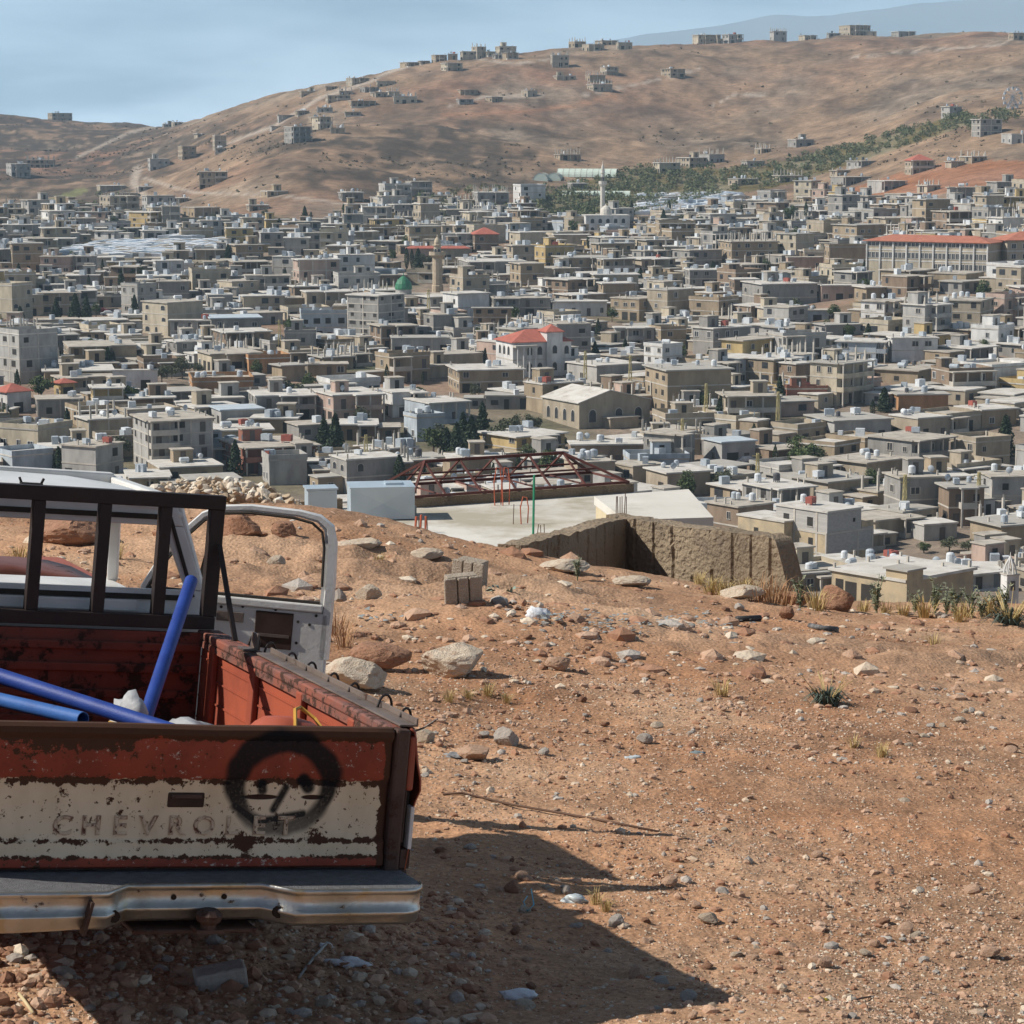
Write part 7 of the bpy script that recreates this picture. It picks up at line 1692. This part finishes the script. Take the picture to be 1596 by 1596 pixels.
# ------------------------------------------------------------------ plants
DRY = mat('dry_grass', (.42, .31, .13), (.52, .40, .19), 6, .9); THI = mat('thistle_leaf', (.055, .075, .060), (.09, .115, .09), 8, .8); GRG = mat('grey_green_leaf', (.20, .22, .14), (.27, .28, .19), 8, .8); RDW = mat('dry_weed', (.34, .19, .10), (.42, .25, .13), 6, .9)
def blades(n, h, spread, w, seed, droop=.4, up=.6):
    rg = random.Random(seed); mb = MB()
    for i in range(n):
        a = rg.uniform(0, 6.28); r0 = spread * .35 * rg.random(); L_ = h * rg.uniform(.5, 1.1); t = rg.uniform(.1, 1) * spread / max(h, .01); dx, dy = math.cos(a), math.sin(a); px_, py_ = -dy * w / 2, dx * w / 2
        p0 = Vector((dx * r0, dy * r0, -.01)); p1 = p0 + Vector((dx * t * L_ * .4, dy * t * L_ * .4, L_ * .6)); p2 = p1 + Vector((dx * t * L_ * .6, dy * t * L_ * .6, L_ * (.4 - droop * t)))
        o_ = Vector((px_, py_, 0)); mb.face([p0 - o_, p0 + o_, p1 + o_ * .8, p1 - o_ * .8]); mb.face([p1 - o_ * .8, p1 + o_ * .8, p2])
    return mb
def leafy(n, h, seed):
    rg = random.Random(seed); st = MB(); lf = MB()
    for i in range(n):
        a = rg.uniform(0, 6.28); t = rg.uniform(.05, .4); L_ = h * rg.uniform(.5, 1); pts = [Vector((math.cos(a) * t * L_ * f * f, math.sin(a) * t * L_ * f * f, L_ * f)) for f in (0, .35, .7, 1)]; st.tube(pts, [.006, .005, .004, .002], 5)
        for j in range(16):
            f = rg.uniform(.15, 1); p = Vector((math.cos(a) * t * L_ * f * f, math.sin(a) * t * L_ * f * f, L_ * f)); b = rg.uniform(0, 6.28); l = .035 * rg.uniform(.6, 1.3); d = Vector((math.cos(b), math.sin(b), rg.uniform(0, .9))) * l; s = Vector((-math.sin(b), math.cos(b), 0)) * l * .28; lf.face([p, p + d * .5 + s, p + d, p + d * .5 - s])
    return st, lf
GT = [blades(60, .16, .14, .006, s) for s in (1, 2, 3)]; GTM = [g.mesh('blades', DRY) for g in GT]; GTR = [blades(50, .22, .2, .006, s, .3).mesh('blades', RDW) for s in (4, 5)]
LFM = [leafy(9, .30, s) for s in (1, 2, 3)]; LFM = [(a.mesh('stems', GRG), b.mesh('leaves', GRG)) for a, b in LFM]
PLANTS = []
def tuft(px, py, s, kind='dry', label=None):
    P = nhit(px, py); nm = {'dry': 'grass_tuft', 'red': 'dry_weed', 'leaf': 'leafy_weed'}[kind]; r = link(nm, None, None, P, rnd.uniform(0, 6), (s, s, s))
    if kind == 'leaf': a, b = rnd.choice(LFM); link('stems', a, r); link('leaves', b, r)
    else: link('blades', rnd.choice(GTM if kind == 'dry' else GTR), r)
    return tag(r, label, 'plant')
tr2 = random.Random(44)
for px, py, s, kd in [(1370, 948, 1.6, 'leaf'), (1385, 945, 1.2, 'dry'), (1462, 935, 1.5, 'leaf'), (1480, 932, 1.2, 'leaf'), (1500, 930, 1.3, 'dry'), (1520, 930, 1.3, 'leaf'), (1545, 928, 1.9, 'dry'), (1560, 928, 1.3, 'leaf'), (1585, 925, 1.8, 'dry'), (1430, 938, 1.0, 'leaf'), (1445, 936, 1.8, 'dry'), (1492, 934, 1.5, 'leaf'), (1535, 930, 1.2, 'leaf'), (1412, 940, 1.3, 'dry'), (1572, 926, 1.4, 'leaf'), (1510, 932, 1.5, 'dry'), (1350, 944, 1.2, 'dry'), (1110, 915, 1.6, 'dry'), (1130, 920, 1.5, 'dry'), (1160, 915, 1.7, 'dry'), (1185, 918, 1.5, 'red'), (1205, 920, 1.7, 'red'), (1225, 915, 1.5, 'red'), (1250, 915, 1.5, 'leaf'), (1275, 938, 1.9, 'dry'), (1290, 942, 1.4, 'dry'),
                      (1090, 912, 1.2, 'dry'), (700, 1095, .7, 'dry'), (730, 1090, .65, 'dry'), (760, 1085, .8, 'dry'), (790, 1095, .6, 'dry'), (930, 1410, .6, 'dry'), (945, 1420, .5, 'dry'), (1125, 1085, 1.1, 'dry'), (1375, 1180, .8, 'dry'), (1330, 1165, .7, 'dry'), (525, 990, 1.3, 'red'), (535, 1010, 1.2, 'red'), (900, 905, 1.1, 'leaf'), (590, 885, 1.2, 'dry'), (1455, 1008, 1.0, 'dry'), (30, 880, 1.6, 'dry'), (180, 870, 1.3, 'dry'), (610, 1130, .8, 'dry')]:
    lab = {'dry': 'tuft of dry yellow grass', 'red': 'dry reddish brown weed', 'leaf': 'grey-green leafy weed'}[kd]; PLANTS.append([tuft(px, py, s, kd), lab, px, py])
def thistle(px, py, s, label, n=170):
    P = nhit(px, py); r = link('thistle', None, None, P, .3, (s, s, s)); b = blades(n, .17, .22, .016, 7, .75).build('leaves', THI, r); d = MB(); rg = random.Random(3)
    for i in range(14): a = rg.uniform(0, 6.28); t = rg.uniform(.1, .24); d.tube([(0, 0, 0), (math.cos(a) * t * .6, math.sin(a) * t * .6, .12), (math.cos(a) * t, math.sin(a) * t, rg.uniform(.14, .24))], [.004, .003, .002], 5)
    d.build('dry_stalks', DRY, r); tag(r, label, 'plant')
thistle(1290, 1098, 1.05, 'dark spiny thistle growing alone in the bare soil'); thistle(1572, 975, 1.5, 'grey-green spiny plant at the right edge of the rim', 120)
AG = mat('pale_green_leaf', (.22, .30, .24), None, 6, .7); P = nhit(790, 930); r = link('broken_leaves', None, None, P, 0, (1.2, 1.2, 1.0)); blades(26, .16, .26, .03, 17, .7).build('leaves', AG, r); tag(r, 'pale green wilted leaves beside the cinder blocks', 'plant')
for o_, lab, px, py in PLANTS:
    near_, nm = min(((math.hypot(px - a, (py - b) * 1.5), n_) for a, b, n_ in ((1290, 1080, 'the lone thistle'), (703, 1027, 'the large pale boulder'), (1430, 900, 'the low tan rim house'), (1180, 880, 'the pit wall end'), (720, 915, 'the cinder blocks'), (940, 1420, 'the shadow edge at the bottom'), (525, 1000, 'the open truck door'), (1570, 960, 'the grey-green spiny plant'), (100, 870, 'the cab window view'), (900, 905, 'the pit edge'))), key=lambda t: t[0])
    o_['label'] = f'{lab} near {nm}'; o_['_n'] = nm; o_['group'] = 'weeds on the plateau'
_g = {}
for o_, lab, px, py in PLANTS: _g.setdefault(o_['label'], []).append((px, o_))
ORD = ['leftmost', 'second from left', 'third from left', 'fourth from left', 'fifth from left', 'sixth from left', 'seventh from left', 'eighth from left']
for lb, v in _g.items():
    v.sort(key=lambda t: t[0])
    if len(v) > 1:
        for i, (px, o_) in enumerate(v): o_['label'] = lb + ', ' + ORD[min(i, 7)]
for o_, *_ in PLANTS: del o_['_n']

# ------------------------------------------------------------------ litter
PLW = mat('white_plastic', (.68, .70, .72), (.58, .60, .63), 8, .45, .5, 30); PLC = mat('clear_plastic', (.50, .56, .58), None, 8, .3); 
def trash(px, py, s, m, seed, label, cat='litter', name='crumpled_plastic', sc=(1, .6, .45)):
    P = nhit(px, py); crumple(name, (0, 0, 0), tuple(s * v for v in sc), m, seed, label, cat, Matrix.Translation(P + Vector((0, 0, s * .12))), 3, .7)
trash(540, 1506, .075, PLW, 1, 'white crumpled plastic under the bumper corner', sc=(1, .4, .3)); trash(508, 1478, .05, PLW, 2, 'small white plastic scrap beside the stick under the bumper', sc=(.5, .9, .3)); trash(808, 1555, .06, PLW, 4, 'white crumpled paper in the shadow at the bottom', name='crumpled_paper'); trash(896, 1405, .05, PLC, 6, 'clear crumpled plastic at the shadow edge', sc=(1, .7, .5))
trash(838, 960, .085, PLW, 7, 'whitish crumpled paper beside the glass shards', name='crumpled_paper', sc=(1, .6, .6)); trash(1276, 1563, .035, mat('wrapper_yellow', (.5, .36, .05), None, 6, .4), 8, 'yellow crumpled wrapper at the bottom right', name='wrapper'); trash(562, 910, .05, PLW, 9, 'white paper scrap right of the open door', name='crumpled_paper', sc=(.5, .4, .9)); trash(1085, 1175, .05, mat('rag_grey', (.22, .27, .28), None, 6, .8), 10, 'grey-blue rag on the soil left of the thistle', name='rag', sc=(1, .6, .25)); trash(985, 1183, .05, PLC, 12, 'pale blue plastic scrap on the soil', sc=(.9, .5, .3)); trash(712, 1180, .07, mat('rag_dark', (.10, .10, .11), (.3, .3, .3), 30, .8), 13, 'striped dark rag beside the truck corner', name='rag', sc=(1, .6, .25))
def wire(pts, r_, m, name, label, cat):
    Q = []; 
    for px, py, dz in pts: P = nhit(px, py); Q.append(P + Vector((0, 0, dz)))
    o = MB().tube(Q, r_, 6).build(name, m, smooth=True); tag(o, label, cat)
wire([(690, 1240, .01), (720, 1240, .015), (790, 1256, .012), (880, 1272, .014), (960, 1286, .012), (1030, 1300, .01)], .007, REBAR, 'iron_rod', 'long thin iron rod lying on the soil beside the truck', 'rod')
wire([(465, 1528, .01), (485, 1505, .02), (510, 1480, .03)], .006, mat('stick_grey', (.35, .33, .30), None, 6, .8), 'stick', 'thin grey stick lying under the bumper corner', 'stick'); wire([(822, 1400, .01), (816, 1412, .02), (822, 1425, .015), (832, 1420, .03), (828, 1402, .05)], .003, mat('string_blue', (.12, .40, .50), None, 6, .6), 'blue_string', 'small loop of blue string in the shadow', 'string')
wire([(1148, 970, .03), (1185, 968, .03)], .03, mat('pipe_black', (.04, .04, .042), None, 6, .6), 'black_pipe', 'short black pipe among the glass shards', 'pipe'); wire([(1262, 978, .02), (1280, 984, .03), (1305, 984, .02)], .025, mat('hose_dark', (.05, .05, .05), (.2, .2, .2), 20, .8), 'dark_hose', 'dark twisted hose at the rim', 'hose'); wire([(1312, 1568, .006), (1340, 1560, .01), (1360, 1555, .006)], .004, REBAR, 'stick', 'thin dark twig at the bottom right', 'twig'); wire([(30, 1553, .01), (40, 1570, .02), (52, 1585, .015)], .007, mat('straw', (.6, .48, .28), None, 6, .8), 'straw', 'pale straw lying in the sunlit patch under the truck', 'straw')
def shards():
    rg = np.random.RandomState(6); V = []
    for cx_, cy_, sx, sy, n in ((880, 965, 60, 14, 60), (960, 985, 55, 14, 60), (1060, 965, 60, 10, 30), (1120, 975, 50, 10, 26), (620, 965, 60, 12, 12), (990, 968, 80, 10, 26)):
        for i in range(n):
            px, py = rg.normal(cx_, sx * .6), rg.normal(cy_, sy * .6); P = nhit(px, py); s = rg.uniform(.015, .05); a = rg.uniform(0, 6.28); t = rg.normal(0, .12, 2); q = []
            for k in range(3): b = a + k * 2.1 + rg.uniform(-.5, .5); r0 = s * rg.uniform(.4, 1); q.append((P.x + r0 * math.cos(b), P.y + r0 * math.sin(b), P.z + .03 + r0 * (math.cos(b) * t[0] + math.sin(b) * t[1])))
            V += [q]
    V = np.array(V); n = len(V); lo = V.copy(); lo[..., 2] -= .004; AV = np.concatenate([V, lo], 1).reshape(-1, 3); b = (np.arange(n) * 6)[:, None]
    Fq = np.concatenate([b + np.array([0, 1, 2]), b + np.array([5, 4, 3])] + [b + np.array(f) for f in ((0, 3, 4), (0, 4, 1), (1, 4, 5), (1, 5, 2), (2, 5, 3), (2, 3, 0))])
    tag(link('glass_shards', npmesh('glass_shards', AV, Fq, mat('shard_glass', (.33, .355, .34), (.26, .28, .265), 3, .3, spec=.6))), 'pale blue broken glass strewn over the soil near the rim', kind='stuff')
shards()
# ================================================================== labels for the houses and trees of the town
MARKS = [(682, 420, 'the stout tan minaret'), (939, 310, 'the slender pale minaret'), (822, 555, 'the red-roofed villa'), (1450, 395, 'the cream school'), (586, 500, 'the tall six-storey block'), (905, 640, 'the gabled hall'), (750, 680, 'the clump of pines'), (815, 740, 'the rusty roof frame'),
         (1305, 840, 'the near three-storey block'), (1068, 315, 'the right camp of tents'), (220, 388, 'the left camp of tents'), (920, 270, 'the greenhouses'), (1578, 148, 'the ferris wheel'), (1567, 690, 'the right-edge pine'), (40, 560, 'the left-edge grey block'), (262, 695, 'the four-storey pale block'),
         (740, 75, 'the left skyline houses'), (1140, 50, 'the middle skyline houses'), (1335, 40, 'the right skyline houses'), (462, 215, 'the villa on the hill spur'), (330, 290, 'the hill-foot concrete shell'), (1380, 545, 'the bright white-blue houses'), (1240, 395, 'the tan columned house'), (1085, 610, 'the large windowless tan block'), (412, 720, 'the red brick house'), (120, 480, 'the left pine group'), (380, 540, 'the brown balcony house'), (1050, 480, 'the mid-town tan house')]
NUM = ['', 'one-storey', 'two-storey', 'three-storey', 'four-storey', 'five-storey', 'six-storey', 'seven-storey']
def rel(px, py):
    d, mx_, my_, nm = min((math.hypot(px - a, (py - b) * 1.3), a, b, n) for a, b, n in MARKS)
    dx, dy = px - mx_, py - my_
    if d < 18: return 'at ' + nm
    far = '' if d < 70 else 'well '
    if abs(dx) > abs(dy) * 1.3: return far + ('left of ' if dx < 0 else 'right of ') + nm
    return far + ('above ' if dy < 0 else 'below ') + nm
ORD10 = ['first', 'second', 'third', 'fourth', 'fifth', 'sixth', 'seventh', 'eighth', 'ninth', 'tenth', 'eleventh', 'twelfth']
gl = {}
for h in ALLH:
    ft = h['feat']; ex = ''
    if 'R' in ft: ex = ' with red roof'
    elif 'C' in ft: ex = ' with roof columns'
    elif 'B' in ft: ex = ' with porch'
    elif 'A' in ft: ex = ' with arches'
    elif 'M' in ft: ex = ' with metal roof'
    elif 'U' in ft: ex = ' with concrete frame'
    elif h['tanks'] > 2: ex = ' with roof tanks'
    gl.setdefault((f"{h['wall']} {NUM[min(7, h['n'])]} house{ex}", rel(h['px'], h['py'] - 10)), []).append(h)
for (d, rl_), v in gl.items():
    v.sort(key=lambda h: h['px'])
    for i, h in enumerate(v):
        lb = f'{d} {rl_}' if len(v) == 1 else f'{d} {rl_}, {ORD10[min(i, 11)]} from left'
        tag(h['o'], lb, 'house', 'houses of the town and hillside')
gl = {}
for (o, kind, px, py, hpx, lb) in TREELIST:
    gl.setdefault(({'cypress': 'narrow dark cypress', 'pine': 'dark conical pine', 'broad': 'round green broadleaf tree'}[kind], rel(px, py - 6)), []).append((px, o))
for (d, rl_), v in gl.items():
    v.sort(key=lambda t: t[0])
    for i, (px, o) in enumerate(v): tag(o, f'{d} {rl_}' if len(v) == 1 else f'{d} {rl_}, {ORD10[min(i, 11)]} from left', 'tree', 'trees among the houses')
